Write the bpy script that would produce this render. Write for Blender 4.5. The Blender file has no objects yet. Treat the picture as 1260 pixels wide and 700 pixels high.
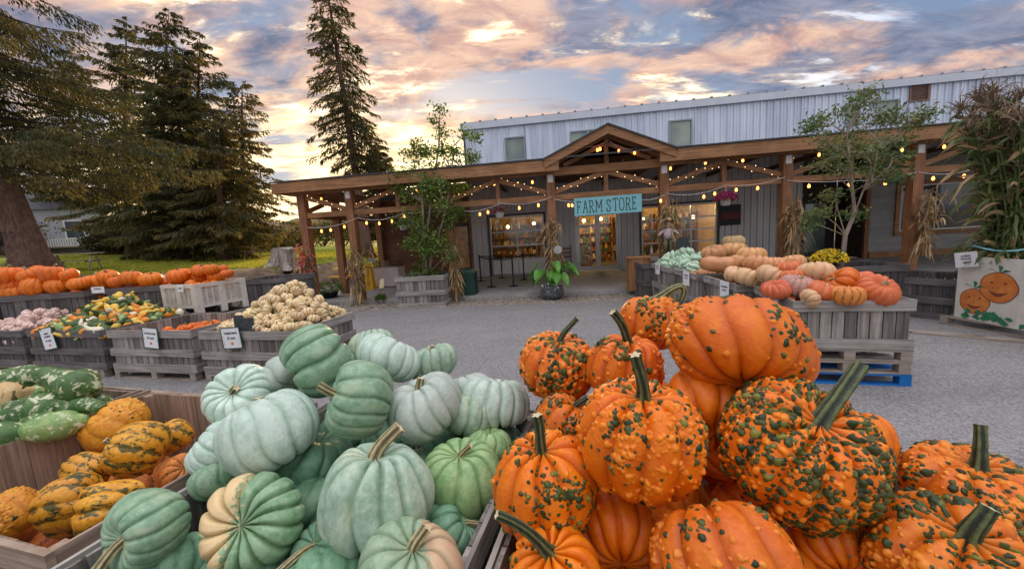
import bpy, math, random
import numpy as np
from mathutils import Vector, Matrix, Quaternion
R_ = math.radians
random.seed(7)
scene = bpy.context.scene
COL = scene.collection

# ------------------------------------------------------------------ camera
F = 470.0; CAM_H = 1.8; PITCH = R_(7.6); ROLL = R_(3.6)
_f = np.array([0, math.cos(PITCH), -math.sin(PITCH)]); _r0 = np.array([1., 0, 0]); _u0 = np.cross(_r0, _f)
_r = _r0*math.cos(ROLL) - _u0*math.sin(ROLL); _u = _u0*math.cos(ROLL) + _r0*math.sin(ROLL)
CAM = np.array([0, 0, CAM_H])
cd = bpy.data.cameras.new('camera'); cam = bpy.data.objects.new('camera', cd); COL.objects.link(cam)
cd.sensor_fit = 'HORIZONTAL'; cd.sensor_width = 36; cd.lens = 36*F/1260
cd.clip_start = 0.03; cd.clip_end = 3000
cam.matrix_world = Matrix(((_r[0], _u[0], -_f[0], 0), (_r[1], _u[1], -_f[1], 0), (_r[2], _u[2], -_f[2], CAM_H), (0, 0, 0, 1)))
scene.camera = cam

# ------------------------------------------------------------------ sun, sky, exposure
SUN_AZ = -9.0      # degrees from +Y towards +X
SUN_EL = 11.5
SUND = Vector((math.sin(R_(SUN_AZ))*math.cos(R_(SUN_EL)), math.cos(R_(SUN_AZ))*math.cos(R_(SUN_EL)), math.sin(R_(SUN_EL))))
ld = bpy.data.lights.new('sun', 'SUN'); ld.energy = 5.0; ld.angle = R_(2.5); ld.color = (1.0, 0.66, 0.34)
sun = bpy.data.objects.new('sun', ld); COL.objects.link(sun)
sun.rotation_mode = 'QUATERNION'; sun.rotation_quaternion = SUND.to_track_quat('Z', 'Y')
scene.view_settings.view_transform = 'Standard'; scene.view_settings.look = 'None'
scene.view_settings.exposure = 0.22; scene.view_settings.gamma = 1.0; scene.view_settings.use_curve_mapping = False
scene.cycles.max_bounces = 6; scene.cycles.diffuse_bounces = 3; scene.cycles.glossy_bounces = 3
scene.cycles.transmission_bounces = 4; scene.cycles.transparent_max_bounces = 8
scene.cycles.use_denoising = True

class NT:
    """small helper for building node trees"""
    def __init__(s, tree): s.t = tree; s.n = tree.nodes; s.l = tree.links
    def new(s, k, **kw):
        n = s.n.new(k)
        for a, b in kw.items(): setattr(n, a, b)
        return n
    def link(s, a, b): s.l.new(a, b)
    def val(s, inp, v):
        if isinstance(v, (int, float)): inp.default_value = v
        elif isinstance(v, tuple): inp.default_value = v if len(v) != 3 or len(inp.default_value) == 3 else (*v, 1)
        else: s.link(v, inp)
    def math(s, op, a, b=None, c=None, clamp=False):
        n = s.new('ShaderNodeMath', operation=op, use_clamp=clamp); s.val(n.inputs[0], a)
        if b is not None: s.val(n.inputs[1], b)
        if c is not None: s.val(n.inputs[2], c)
        return n.outputs[0]
    def vmath(s, op, a, b=None, out=0):
        n = s.new('ShaderNodeVectorMath', operation=op); s.val(n.inputs[0], a)
        if b is not None: s.val(n.inputs[1], b)
        return n.outputs[out]
    def mix(s, f, a, b, bt='MIX', clamp=False):
        n = s.new('ShaderNodeMix', data_type='RGBA', blend_type=bt, clamp_result=clamp)
        s.val(n.inputs[0], f); s.val(n.inputs[6], a); s.val(n.inputs[7], b); return n.outputs[2]
    def noise(s, vec, scale, detail=5, rough=.55, dist=0., w=None, out=0):
        n = s.new('ShaderNodeTexNoise')
        if w is not None: n.noise_dimensions = '4D'; s.val(n.inputs['W'], w)
        n.inputs['Scale'].default_value = scale; n.inputs['Detail'].default_value = detail
        n.inputs['Roughness'].default_value = rough; n.inputs['Distortion'].default_value = dist
        s.val(n.inputs['Vector'], vec); return n.outputs[out]
    def ramp(s, f, lo, hi):
        n = s.new('ShaderNodeMapRange', interpolation_type='SMOOTHSTEP'); s.val(n.inputs[0], f)
        n.inputs[1].default_value = lo; n.inputs[2].default_value = hi; return n.outputs[0]
    def mapping(s, vec, scale=(1, 1, 1), rot=(0, 0, 0), loc=(0, 0, 0)):
        n = s.new('ShaderNodeMapping'); s.val(n.inputs[0], vec)
        n.inputs['Scale'].default_value = scale; n.inputs['Rotation'].default_value = rot; n.inputs['Location'].default_value = loc
        return n.outputs[0]

w = bpy.data.worlds.new('World'); scene.world = w; w.use_nodes = True
T = NT(w.node_tree); T.n.clear()
sky = T.new('ShaderNodeTexSky', sky_type='NISHITA', sun_disc=False)
sky.sun_elevation = R_(SUN_EL); sky.sun_rotation = R_(SUN_AZ); sky.air_density = 1.2; sky.dust_density = 1.5; sky.altitude = 100
tc = T.new('ShaderNodeTexCoord')
dirv = T.vmath('NORMALIZE', tc.outputs['Generated'])
sp = T.new('ShaderNodeSeparateXYZ'); T.link(dirv, sp.inputs[0])
zc = T.math('MAXIMUM', sp.outputs[2], 0.0)
den = T.math('ADD', zc, 0.16)
cb = T.new('ShaderNodeCombineXYZ')
T.link(T.math('DIVIDE', sp.outputs[0], den), cb.inputs[0]); T.link(T.math('DIVIDE', sp.outputs[1], den), cb.inputs[1])
P = cb.outputs[0]
gdot = T.math('MAXIMUM', T.vmath('DOT_PRODUCT', dirv, (SUND.x, SUND.y, SUND.z), out=1), 0.0)
# streaks lie along the direction that runs away to the right
Ps = T.mapping(P, scale=(1.0, 2.1, 1), rot=(0, 0, R_(-32)))
n1 = T.noise(Ps, 1.05, 9, .58, .35)
n2 = T.noise(T.mapping(P, scale=(1.5, 2.2, 1), rot=(0, 0, R_(-25)), loc=(3.1, 1.7, 0)), 1.3, 8, .6, .5)
n3 = T.noise(T.mapping(P, scale=(1.6, 3.0, 1), rot=(0, 0, R_(-40)), loc=(-2, 5, 0)), 2.6, 9, .66, .6)
n4 = T.noise(T.mapping(P, scale=(1, 2.6, 1), rot=(0, 0, R_(-35)), loc=(7, 2, 0)), 1.9, 10, .62, .3)
cover = T.math('MULTIPLY', T.ramp(n1, .36, .50), 0.93)
side = T.ramp(gdot, .55, 1.0)
warm = T.ramp(T.math('ADD', n2, T.math('MULTIPLY', side, .13)), .49, .66)
mauve = T.mix(T.ramp(n3, .3, .7), (.12, .155, .25), (.33, .33, .42))
peach = T.mix(T.ramp(n3, .35, .65), (.60, .36, .30), (.90, .60, .43))
ccol = T.mix(warm, mauve, peach)
low = T.ramp(zc, .34, .02)
hot = T.mix(T.ramp(n3, .38, .58), (1.05, .62, .32), (2.4, 1.9, 1.05))
hotm = T.math('MULTIPLY', T.ramp(T.math('ADD', T.math('MULTIPLY', low, .34), n4), .52, .68), T.ramp(gdot, .62, .93), clamp=True)
ccol = T.mix(hotm, ccol, hot)
bright = T.math('MULTIPLY', T.ramp(n4, .56, .64), .85)
ccol = T.mix(bright, ccol, T.mix(side, (.80, .88, 1.05), (1.5, 1.3, 1.0)))
ccol = T.mix(T.math('MULTIPLY', T.math('MULTIPLY', T.math('POWER', gdot, 30), low), 1.0), ccol, (2.4, 1.75, .85))
g2 = T.math('POWER', T.math('MAXIMUM', T.vmath('DOT_PRODUCT', dirv, (-.522, .836, .170), out=1), 0.0), 55)
ccol = T.mix(T.math('MULTIPLY', T.math('MULTIPLY', g2, T.ramp(zc, .42, .10)), T.ramp(n3, .36, .58), clamp=True), ccol, (2.1, 1.6, .85))
# gain added to unseen sky overhead and behind the viewer, lighting the foreground
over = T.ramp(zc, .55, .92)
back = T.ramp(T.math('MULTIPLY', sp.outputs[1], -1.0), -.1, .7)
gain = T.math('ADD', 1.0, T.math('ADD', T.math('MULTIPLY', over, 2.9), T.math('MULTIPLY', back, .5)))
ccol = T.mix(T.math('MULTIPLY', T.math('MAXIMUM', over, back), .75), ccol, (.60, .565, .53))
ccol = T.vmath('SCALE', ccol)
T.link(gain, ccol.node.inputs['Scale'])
bgS = T.new('ShaderNodeBackground'); T.link(sky.outputs[0], bgS.inputs[0]); bgS.inputs[1].default_value = 0.09
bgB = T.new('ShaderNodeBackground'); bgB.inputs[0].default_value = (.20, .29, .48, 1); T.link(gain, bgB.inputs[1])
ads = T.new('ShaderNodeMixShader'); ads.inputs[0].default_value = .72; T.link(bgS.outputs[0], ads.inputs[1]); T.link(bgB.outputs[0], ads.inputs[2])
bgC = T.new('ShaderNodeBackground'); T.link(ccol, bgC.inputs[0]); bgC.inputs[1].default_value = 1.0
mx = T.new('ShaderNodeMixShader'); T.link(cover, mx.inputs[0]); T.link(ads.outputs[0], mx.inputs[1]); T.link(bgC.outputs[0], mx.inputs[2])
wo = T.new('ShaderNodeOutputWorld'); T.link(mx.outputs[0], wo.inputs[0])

# ------------------------------------------------------------------ placing helpers (a point seen in the photograph -> world)
def ray(x, y): return _f + _r*(x-630)/F + _u*(350-y)/F
def G(x, y, z=0.0):
    d = ray(x, y); return CAM + d*((z-CAM_H)/d[2])
def at(x, y, Y):
    d = ray(x, y); return CAM + d*(Y/d[1])
AL = math.atan(.132)
UX = np.array([math.cos(AL), -math.sin(AL), 0]); UY = np.array([math.sin(AL), math.cos(AL), 0]); O3 = np.array([0, 10.65, 0])
def Bp(x, y, t=0.0):                       # pixel -> building frame (s, t, z) on the plane t
    d = ray(x, y); k = (t-(CAM-O3)@UY)/(d@UY); p = CAM+d*k; return ((p-O3)@UX, t, p[2])
def bw(s, t, z=0.0): return O3 + UX*s + UY*t + np.array([0, 0, z])   # building frame -> world

# ------------------------------------------------------------------ objects
def tag(o, label=None, cat=None, group=None, kind=None):
    if label: o['label'] = label
    if cat: o['category'] = cat
    if group: o['group'] = group
    if kind: o['kind'] = kind
    return o
def thing(name, label, cat, loc=(0, 0, 0), rz=0.0, group=None, quat=None):
    o = bpy.data.objects.new(name, None); COL.objects.link(o); o.location = [float(v) for v in loc]
    o.empty_display_size = .2
    if quat is not None: o.rotation_mode = 'QUATERNION'; o.rotation_quaternion = quat
    else: o.rotation_euler = (0, 0, rz)
    return tag(o, label, cat, group)
def struct(o): o['kind'] = 'structure'; return o

class MB:
    def __init__(s): s.v = []; s.f = []; s.m = []; s.at = {}; s.n = 0
    def add(s, v, f, m=0, **attrs):
        v = np.asarray(v, float); k = len(v)
        for a in set(list(s.at)+list(attrs)):
            arr = s.at.setdefault(a, [np.zeros(s.n)] if s.n else [])
            arr.append(np.asarray(attrs[a], float) if a in attrs else np.zeros(k))
        if isinstance(f, np.ndarray): fl = (f+s.n).tolist()
        else: fl = [[i+s.n for i in q] for q in f]
        s.v.append(v); s.f.extend(fl); s.m.extend([m]*len(fl)); s.n += k; return s
    def box(s, x0, x1, y0, y1, z0, z1, m=0, j=0.0, c=0.0):
        v = np.array([(x, y, z) for x in (x0, x1) for y in (y0, y1) for z in (z0, z1)], float)
        if j: v += np.random.uniform(-j, j, v.shape)
        return s.add(v, [(0, 1, 3, 2), (4, 6, 7, 5), (0, 4, 5, 1), (2, 3, 7, 6), (0, 2, 6, 4), (1, 5, 7, 3)], m)
    def bar(s, a, b, wd, ht, m=0, up=(0, 0, 1)):
        a = np.array(a, float); b = np.array(b, float); d = b-a; L = np.linalg.norm(d); d /= L
        up = np.array(up, float)
        if abs(d@up) > .98: up = np.array([0, 1., 0])
        sd = np.cross(d, up); sd /= np.linalg.norm(sd); up = np.cross(sd, d)
        v = [p + sd*i*wd/2 + up*k*ht/2 for p in (a, b) for i in (-1, 1) for k in (-1, 1)]
        return s.add(v, [(0, 1, 3, 2), (4, 6, 7, 5), (0, 4, 5, 1), (2, 3, 7, 6), (0, 2, 6, 4), (1, 5, 7, 3)], m)
    def cyl(s, a, b, r0, r1=None, n=12, m=0, cap=True):
        return s.tube([a, b], [r0, r0 if r1 is None else r1], n, m, cap)
    def tube(s, path, rad, n=8, m=0, cap=True, ridge=0, rn=5, **kw):
        P = np.array(path, float); rad = np.broadcast_to(np.array(rad, float), (len(P),))
        tg = np.gradient(P, axis=0) if len(P) > 2 else np.array([P[1]-P[0]]*2)
        tg /= (np.linalg.norm(tg, axis=1)[:, None]+1e-9)
        up = np.array([0, 0, 1.]) if abs(tg[0][2]) < .9 else np.array([1., 0, 0])
        sd = np.cross(tg[0], up); sd /= np.linalg.norm(sd); rings = []
        a = np.arange(n)/n*2*math.pi
        rr = 1+ridge*np.cos(a*rn)
        for i in range(len(P)):
            sd = sd - tg[i]*(sd@tg[i]); sd /= np.linalg.norm(sd); u = np.cross(tg[i], sd)
            rings.append(P[i] + rad[i]*(rr*np.cos(a))[:, None]*sd + rad[i]*(rr*np.sin(a))[:, None]*u)
        v = np.concatenate(rings); f = []
        for i in range(len(P)-1):
            for k in range(n):
                k2 = (k+1) % n; f.append((i*n+k, i*n+k2, (i+1)*n+k2, (i+1)*n+k))
        if cap: f.append(tuple(range(n-1, -1, -1))); f.append(tuple((len(P)-1)*n+k for k in range(n)))
        return s.add(v, f, m, **kw)
    def lathe(s, prof, n=20, m=0, c=(0, 0, 0)):
        a = np.arange(n)/n*2*math.pi; v = np.concatenate([[(r*math.cos(t)+c[0], r*math.sin(t)+c[1], z+c[2]) for t in a] for r, z in prof]); f = []
        for i in range(len(prof)-1):
            for k in range(n):
                k2 = (k+1) % n; f.append((i*n+k, i*n+k2, (i+1)*n+k2, (i+1)*n+k))
        f.append(tuple(range(n-1, -1, -1))); f.append(tuple((len(prof)-1)*n+k for k in range(n)))
        return s.add(v, f, m)
    def sph(s, c, r, n=10, m=0, sc=(1, 1, 1)):
        ph = np.linspace(0, math.pi, n//2+2)[1:-1]; a = np.arange(n)/n*2*math.pi
        v = [(c[0], c[1], c[2]+r*sc[2])]+[(c[0]+r*sc[0]*math.sin(p)*math.cos(t), c[1]+r*sc[1]*math.sin(p)*math.sin(t), c[2]+r*sc[2]*math.cos(p)) for p in ph for t in a]+[(c[0], c[1], c[2]-r*sc[2])]
        f = [(0, 1+k, 1+(k+1) % n) for k in range(n)]
        for i in range(len(ph)-1):
            for k in range(n):
                k2 = (k+1) % n; f.append((1+i*n+k, 1+(i+1)*n+k, 1+(i+1)*n+k2, 1+i*n+k2))
        e = len(v)-1; b = 1+(len(ph)-1)*n; f += [(b+k, e, b+(k+1) % n) for k in range(n)]
        return s.add(v, f, m)
    def mesh(s, name, mats, smooth=False):
        me = bpy.data.meshes.new(name)
        v = np.concatenate(s.v) if s.v else np.zeros((0, 3))
        me.from_pydata(v, [], s.f) if not isinstance(v, np.ndarray) else me.from_pydata(v.tolist(), [], s.f)
        for mt in (mats if isinstance(mats, (list, tuple)) else [mats]): me.materials.append(mt)
        if any(s.m): me.polygons.foreach_set('material_index', s.m)
        if smooth: me.polygons.foreach_set('use_smooth', [True]*len(me.polygons))
        for a, arr in s.at.items():
            at_ = me.attributes.new(a, 'FLOAT', 'POINT'); at_.data.foreach_set('value', np.concatenate(arr))
        me.update(); return me
    def build(s, name, mats, parent=None, smooth=False, loc=None, rz=0.0):
        o = bpy.data.objects.new(name, s.mesh(name, mats, smooth)); COL.objects.link(o)
        if parent is not None: o.parent = parent
        if loc is not None: o.location = [float(q) for q in loc]
        if rz: o.rotation_euler = (0, 0, rz)
        return o
def inst(me, name, parent=None, loc=None):
    o = bpy.data.objects.new(name, me); COL.objects.link(o)
    if parent is not None: o.parent = parent
    if loc is not None: o.location = [float(q) for q in loc]
    return o
def copy_tree(o, parent=None):
    c = o.copy(); COL.objects.link(c); c.parent = parent
    for ch in list(o.children): copy_tree(ch, c)
    return c
def relabel(o, label, group=None):
    o['label'] = label
    if group: o['group'] = group
    return o

# ------------------------------------------------------------------ materials
def newmat(name):
    m = bpy.data.materials.new(name); m.use_nodes = True; t = NT(m.node_tree); t.n.clear()
    out = t.new('ShaderNodeOutputMaterial'); b = t.new('ShaderNodeBsdfPrincipled'); t.link(b.outputs[0], out.inputs[0])
    return m, t, b, out
def vary(t, col, isl, orand):
    if isl or orand:
        h = t.new('ShaderNodeHueSaturation'); t.val(h.inputs['Color'], col)
        v = 1.0
        if isl:
            g = t.new('ShaderNodeNewGeometry'); v = t.math('MULTIPLY_ADD', g.outputs['Random Per Island'], 2*isl, 1-isl)
        if orand:
            oi = t.new('ShaderNodeObjectInfo'); q = t.math('MULTIPLY_ADD', oi.outputs['Random'], 2*orand, 1-orand)
            v = q if isinstance(v, float) else t.math('MULTIPLY', v, q)
            hh = t.math('MULTIPLY_ADD', t.math('FRACT', t.math('MULTIPLY', oi.outputs['Random'], 7.3)), .10*orand, .5-.05*orand); t.val(h.inputs['Hue'], hh)
        t.val(h.inputs['Value'], v); return h.outputs[0]
    return col
def mat(name, c1, c2=None, scale=5, detail=5, st=(1, 1, 1), lo=.35, hi=.65, rough=.7, metal=0, bump=0, isl=0, orand=0, transl=0, emit=0, coat=0, c3=None, s3=30, bdist=.01, spec=.5):
    m, t, b, out = newmat(name)
    tc = t.new('ShaderNodeTexCoord'); oi = t.new('ShaderNodeObjectInfo')
    vec = t.mapping(tc.outputs['Object'], scale=st); W = t.math('MULTIPLY', oi.outputs['Random'], 30.)
    col = c1; nz = None
    if c2 is not None or bump:
        nz = t.noise(vec, scale, detail, .6, 0, W)
        if c2 is not None: col = t.mix(t.ramp(nz, lo, hi), c1, c2)
    if c3 is not None:
        col = t.mix(t.ramp(t.noise(vec, s3, 3, .6, 0, W), .56, .70), col, c3)
    col = vary(t, col, isl, orand)
    t.val(b.inputs['Base Color'], col if not isinstance(col, tuple) else (*col, 1))
    b.inputs['Roughness'].default_value = rough; b.inputs['Metallic'].default_value = metal
    b.inputs['Coat Weight'].default_value = coat; b.inputs['Specular IOR Level'].default_value = spec
    if emit: t.val(b.inputs['Emission Color'], col if not isinstance(col, tuple) else (*col, 1)); b.inputs['Emission Strength'].default_value = emit
    if bump:
        bn = t.new('ShaderNodeBump'); bn.inputs['Strength'].default_value = bump; bn.inputs['Distance'].default_value = bdist
        t.link(nz, bn.inputs['Height']); t.link(bn.outputs[0], b.inputs['Normal'])
    if transl:
        tr = t.new('ShaderNodeBsdfTranslucent'); t.val(tr.inputs[0], col if not isinstance(col, tuple) else (*col, 1))
        ms = t.new('ShaderNodeMixShader'); ms.inputs[0].default_value = transl
        t.link(b.outputs[0], ms.inputs[1]); t.link(tr.outputs[0], ms.inputs[2]); t.link(ms.outputs[0], out.inputs[0])
    return m
def glassmat(name, tint=(.8, .85, .85), refl=.25):
    m, t, b, out = newmat(name); t.n.remove(b)
    g = t.new('ShaderNodeBsdfGlossy'); g.inputs['Roughness'].default_value = .03; g.inputs[0].default_value = (.9, .95, 1, 1)
    tr = t.new('ShaderNodeBsdfTransparent'); tr.inputs[0].default_value = (*tint, 1)
    ms = t.new('ShaderNodeMixShader'); lw = t.new('ShaderNodeLayerWeight'); lw.inputs[0].default_value = .3
    t.link(t.math('ADD', t.math('MULTIPLY', lw.outputs['Facing'], .4), refl*.5), ms.inputs[0])
    t.link(tr.outputs[0], ms.inputs[1]); t.link(g.outputs[0], ms.inputs[2]); t.link(ms.outputs[0], out.inputs[0]); return m
def woodmat(name, dark, light, vertical, rough=.85, isl=.22, knots=.5, fine=60, orand=.06):
    m, t, b, out = newmat(name); tc = t.new('ShaderNodeTexCoord'); oi = t.new('ShaderNodeObjectInfo'); gi = t.new('ShaderNodeNewGeometry')
    W = t.math('ADD', t.math('MULTIPLY', oi.outputs['Random'], 30.), t.math('MULTIPLY', gi.outputs['Random Per Island'], 9.))
    st = (1, 1, .035) if vertical else (.035, .035, 1)
    v = t.mapping(tc.outputs['Object'], scale=st)
    n1 = t.noise(v, fine, 5, .6, .1, W); n2 = t.noise(t.mapping(tc.outputs['Object'], scale=(1, 1, .25) if vertical else (.25, .25, 1)), 7, 5, .6, .3, W)
    n3 = t.noise(tc.outputs['Object'], 2.2, 4, .6, .3, W)
    col = t.mix(t.ramp(n1, .3, .72), dark, light)
    col = t.mix(t.math('MULTIPLY', t.ramp(n2, .52, .75), knots), col, tuple(c*.45 for c in dark))
    col = t.mix(t.math('MULTIPLY', t.ramp(n3, .45, .7), .35), col, tuple(min(1, c*1.35) for c in light))
    col = vary(t, col, isl, orand)
    t.val(b.inputs['Base Color'], col); b.inputs['Roughness'].default_value = rough; b.inputs['Specular IOR Level'].default_value = .3
    bn = t.new('ShaderNodeBump'); bn.inputs['Strength'].default_value = .55; bn.inputs['Distance'].default_value = .006
    t.link(t.math('SUBTRACT', n1, t.math('MULTIPLY', t.ramp(n2, .52, .75), .5)), bn.inputs['Height']); t.link(bn.outputs[0], b.inputs['Normal'])
    return m

M = {}
M['gh'] = woodmat('grey wood rail', (.17, .155, .14), (.42, .385, .35), False, fine=40, knots=.75)
M['gv'] = woodmat('grey wood slat', (.13, .115, .10), (.32, .29, .26), True, isl=.48, fine=40, knots=.75)
M['dh'] = woodmat('dark wood rail', (.07, .062, .06), (.19, .17, .165), False)
M['dv'] = woodmat('dark wood slat', (.055, .05, .05), (.16, .145, .14), True, isl=.35)
M['bh'] = woodmat('brown crate rail', (.20, .14, .10), (.40, .31, .24), False)
M['bv'] = woodmat('brown crate slat', (.20, .13, .09), (.42, .31, .23), True, isl=.25)
M['timber_h'] = woodmat('timber beam', (.19, .092, .042), (.40, .205, .095), False, rough=.6, isl=.15, knots=.25, fine=40)
M['timber_v'] = woodmat('timber post', (.16, .072, .036), (.36, .17, .08), True, rough=.6, isl=.15, knots=.25, fine=40)
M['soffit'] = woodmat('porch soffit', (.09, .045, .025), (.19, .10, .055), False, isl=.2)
M['metal'] = mat('galvanised sheet', (.52, .59, .70), (.70, .76, .87), 3.0, 5, (1, 1, .12), rough=.42, metal=.35, bump=.05)
M['metal_low'] = mat('grey ribbed sheet', (.50, .50, .50), (.60, .60, .60), 1.5, 4, (1, 1, .25), rough=.45, metal=.3, bump=.04)
M['roofing'] = mat('roof sheet', (.30, .32, .36), rough=.95, spec=.05)
M['winframe'] = mat('window frame', (.30, .33, .37), rough=.5)
M['trim'] = mat('metal trim', (.55, .60, .68), (.62, .66, .73), 3, rough=.5, metal=.1)
M['dark'] = mat('dark metal', (.03, .03, .035), (.05, .05, .055), 8, rough=.45)
M['black'] = mat('black plastic', (.012, .012, .014), (.02, .02, .022), 10, rough=.4)
M['alu'] = mat('aluminium frame', (.42, .42, .42), (.5, .5, .5), 6, rough=.35, metal=.7)
M['glass'] = glassmat('clear glass', refl=.10)
M['upglass'] = mat('upper window glass', (.10, .17, .17), (.30, .36, .30), .9, 2, rough=.06, spec=1.0)
M['concrete'] = mat('concrete slab', (.30, .29, .28), (.40, .385, .37), 3, 6, rough=.85, bump=.15, c3=(.22, .21, .2), s3=18)
M['brown_lap'] = woodmat('brown clapboard', (.13, .065, .04), (.22, .11, .07), False, isl=.12, knots=.2)
M['grey_lap'] = woodmat('grey clapboard', (.26, .26, .255), (.36, .36, .345), False, isl=.08, knots=.1)
M['white'] = mat('white paint', (.72, .72, .70), (.80, .80, .78), 6, rough=.6)
M['paper'] = mat('white card', (.78, .78, .80), (.84, .84, .85), 10, rough=.6)
M['ink'] = mat('black ink', (.03, .03, .04), rough=.7)
M['plastic_bin'] = mat('cream plastic', (.60, .55, .47), (.70, .65, .57), 4, rough=.55, c3=(.48, .42, .35), s3=9)
M['blue_pallet'] = woodmat('blue pallet paint', (.008, .09, .30), (.015, .17, .50), False, isl=.15, knots=.3)
M['pallet'] = woodmat('pallet board', (.20, .16, .13), (.42, .36, .30), False, isl=.25)
M['soil'] = mat('soil', (.035, .025, .018), (.07, .05, .035), 30, bump=.6, rough=.95)
M['bark_dark'] = mat('bough bark', (.022, .016, .012), (.045, .032, .022), 8, rough=.9)
M['bark'] = woodmat('spruce bark', (.085, .045, .032), (.21, .13, .095), True, fine=22, isl=0)
M['bark_pale'] = woodmat('pale bark', (.22, .17, .13), (.42, .35, .28), True, fine=30, isl=0)
M['stumpwood'] = woodmat('bleached stump', (.17, .14, .12), (.44, .39, .34), True, fine=22, isl=0, knots=.5)
M['needle'] = mat('spruce needles', (.036, .050, .012), (.13, .105, .026), .9, 3, rough=.7, isl=.5, transl=.5)
M['needle_warm'] = mat('spruce needles warm', (.055, .06, .016), (.18, .13, .03), .8, 3, rough=.7, isl=.5, transl=.5)
M['leaf'] = mat('tree leaf', (.08, .16, .02), (.17, .24, .04), 2.5, 3, rough=.55, isl=.4, transl=.35)
M['leaf_red'] = mat('maple leaf', (.09, .19, .05), (.20, .20, .06), 2.0, 3, rough=.55, isl=.4, transl=.3)
M['leaf_brown'] = mat('browned leaf', (.14, .08, .03), (.22, .12, .04), 2.0, 3, rough=.6, isl=.4, transl=.3)
M['bushleaf'] = mat('undergrowth leaf', (.05, .055, .015), (.26, .17, .02), .35, 3, lo=.45, hi=.6, rough=.7, isl=.5, transl=.4)
M['bigleaf'] = mat('elephant ear leaf', (.07, .25, .025), (.15, .40, .045), 6, 4, rough=.4, isl=.2, transl=.3)
M['corn_dry'] = mat('dried corn leaf', (.28, .17, .08), (.58, .42, .22), 4, 5, (1, 1, .3), rough=.8, isl=.4, transl=.2)
M['corn_green'] = mat('corn leaf', (.045, .085, .022), (.20, .24, .075), 1.6, 4, (1, 1, .5), rough=.6, isl=.35, transl=.3)
M['tassel'] = mat('corn tassel', (.16, .11, .07), (.33, .24, .16), 6, 4, rough=.8, isl=.4)
M['yellow_fl'] = mat('yellow mum petals', (.75, .48, .01), (.85, .62, .03), 20, rough=.6, isl=.2)
M['orange_fl'] = mat('orange petals', (.75, .20, .02), (.85, .32, .03), 20, rough=.6, isl=.2)
M['pink_fl'] = mat('magenta petals', (.30, .01, .09), (.55, .03, .20), 20, rough=.6, isl=.3)
M['red_cloth'] = mat('red fabric', (.55, .05, .06), (.68, .10, .10), 6, rough=.8)
def emat(name, c, e):
    m, t, b, out = newmat(name); b.inputs['Base Color'].default_value = (*c, 1); b.inputs['Emission Color'].default_value = (*c, 1)
    b.inputs['Emission Strength'].default_value = e; return m
M['bulb'] = emat('lit bulb', (1, .36, .08), 4.0)
M['mini_bulb'] = emat('lit fairy bulb', (1, .66, .34), 3.0)
M['lamp_in'] = emat('lit pendant', (1, .62, .22), 12.0)
M['green_plastic'] = mat('dark green plastic', (.008, .05, .042), (.012, .065, .05), 5, rough=.5)
M['teal_board'] = mat('sky blue board', (.20, .52, .58), (.25, .57, .63), 8, rough=.6)
M['yellow_plastic'] = mat('yellow plastic', (.80, .42, .01), (.85, .50, .02), 5, rough=.5)
M['pink_white'] = mat('freezer enamel', (.68, .62, .62), (.74, .68, .68), 5, rough=.35)
M['slate'] = mat('chalkboard', (.035, .04, .045), (.06, .065, .07), 12, rough=.8)
M['canvas'] = mat('painted canvas', (.62, .58, .50), (.72, .68, .60), 5, 5, rough=.8)
M['paint_orange'] = mat('orange paint', (.62, .17, .03), (.72, .26, .06), 9, rough=.75)
M['paint_dark'] = mat('dark red paint', (.22, .05, .03), rough=.75)
M['paint_green'] = mat('green paint', (.02, .16, .07), (.04, .24, .10), 12, rough=.75)
M['maroon'] = mat('maroon sign panel', (.16, .02, .03), (.2, .03, .03), 6, rough=.6)
M['orange_wood'] = woodmat('orange stained slats', (.24, .11, .045), (.42, .21, .09), True, rough=.5, isl=.12, knots=.1)
# ================================================================== TERRAIN
def sst(x, a, b):
    t = np.clip((np.asarray(x, float)-a)/(b-a), 0, 1); return t*t*(3-2*t)
def hgt(x, y):
    x = np.asarray(x, float); y = np.asarray(y, float)
    m = sst(y+.10*np.minimum(0, x+9), 9.6, 13.5)*sst(-x, 6.9, 9.2)
    z = m*(1.12+.055*np.maximum(0, -x-15)+.006*np.maximum(0, y-15))
    z = z + sst(y, 45, 140)*1.0*sst(-x, -20, 20)
    return z*(1-sst(y, 250, 500)*.8)
def warp(n, inner, outer, p=3.2):
    t = np.linspace(-1, 1, n); return t*inner + np.sign(t)*np.abs(t)**p*(outer-inner)
gx = warp(240, 26, 900)-8; gy = warp(240, 26, 900)+10
X, Y = np.meshgrid(gx, gy); Z = hgt(X, Y)
nx, ny = len(gx), len(gy)
idx = np.arange(nx*ny).reshape(ny, nx)
fc = np.stack([idx[:-1, :-1], idx[:-1, 1:], idx[1:, 1:], idx[1:, :-1]], -1).reshape(-1, 4)
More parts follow.
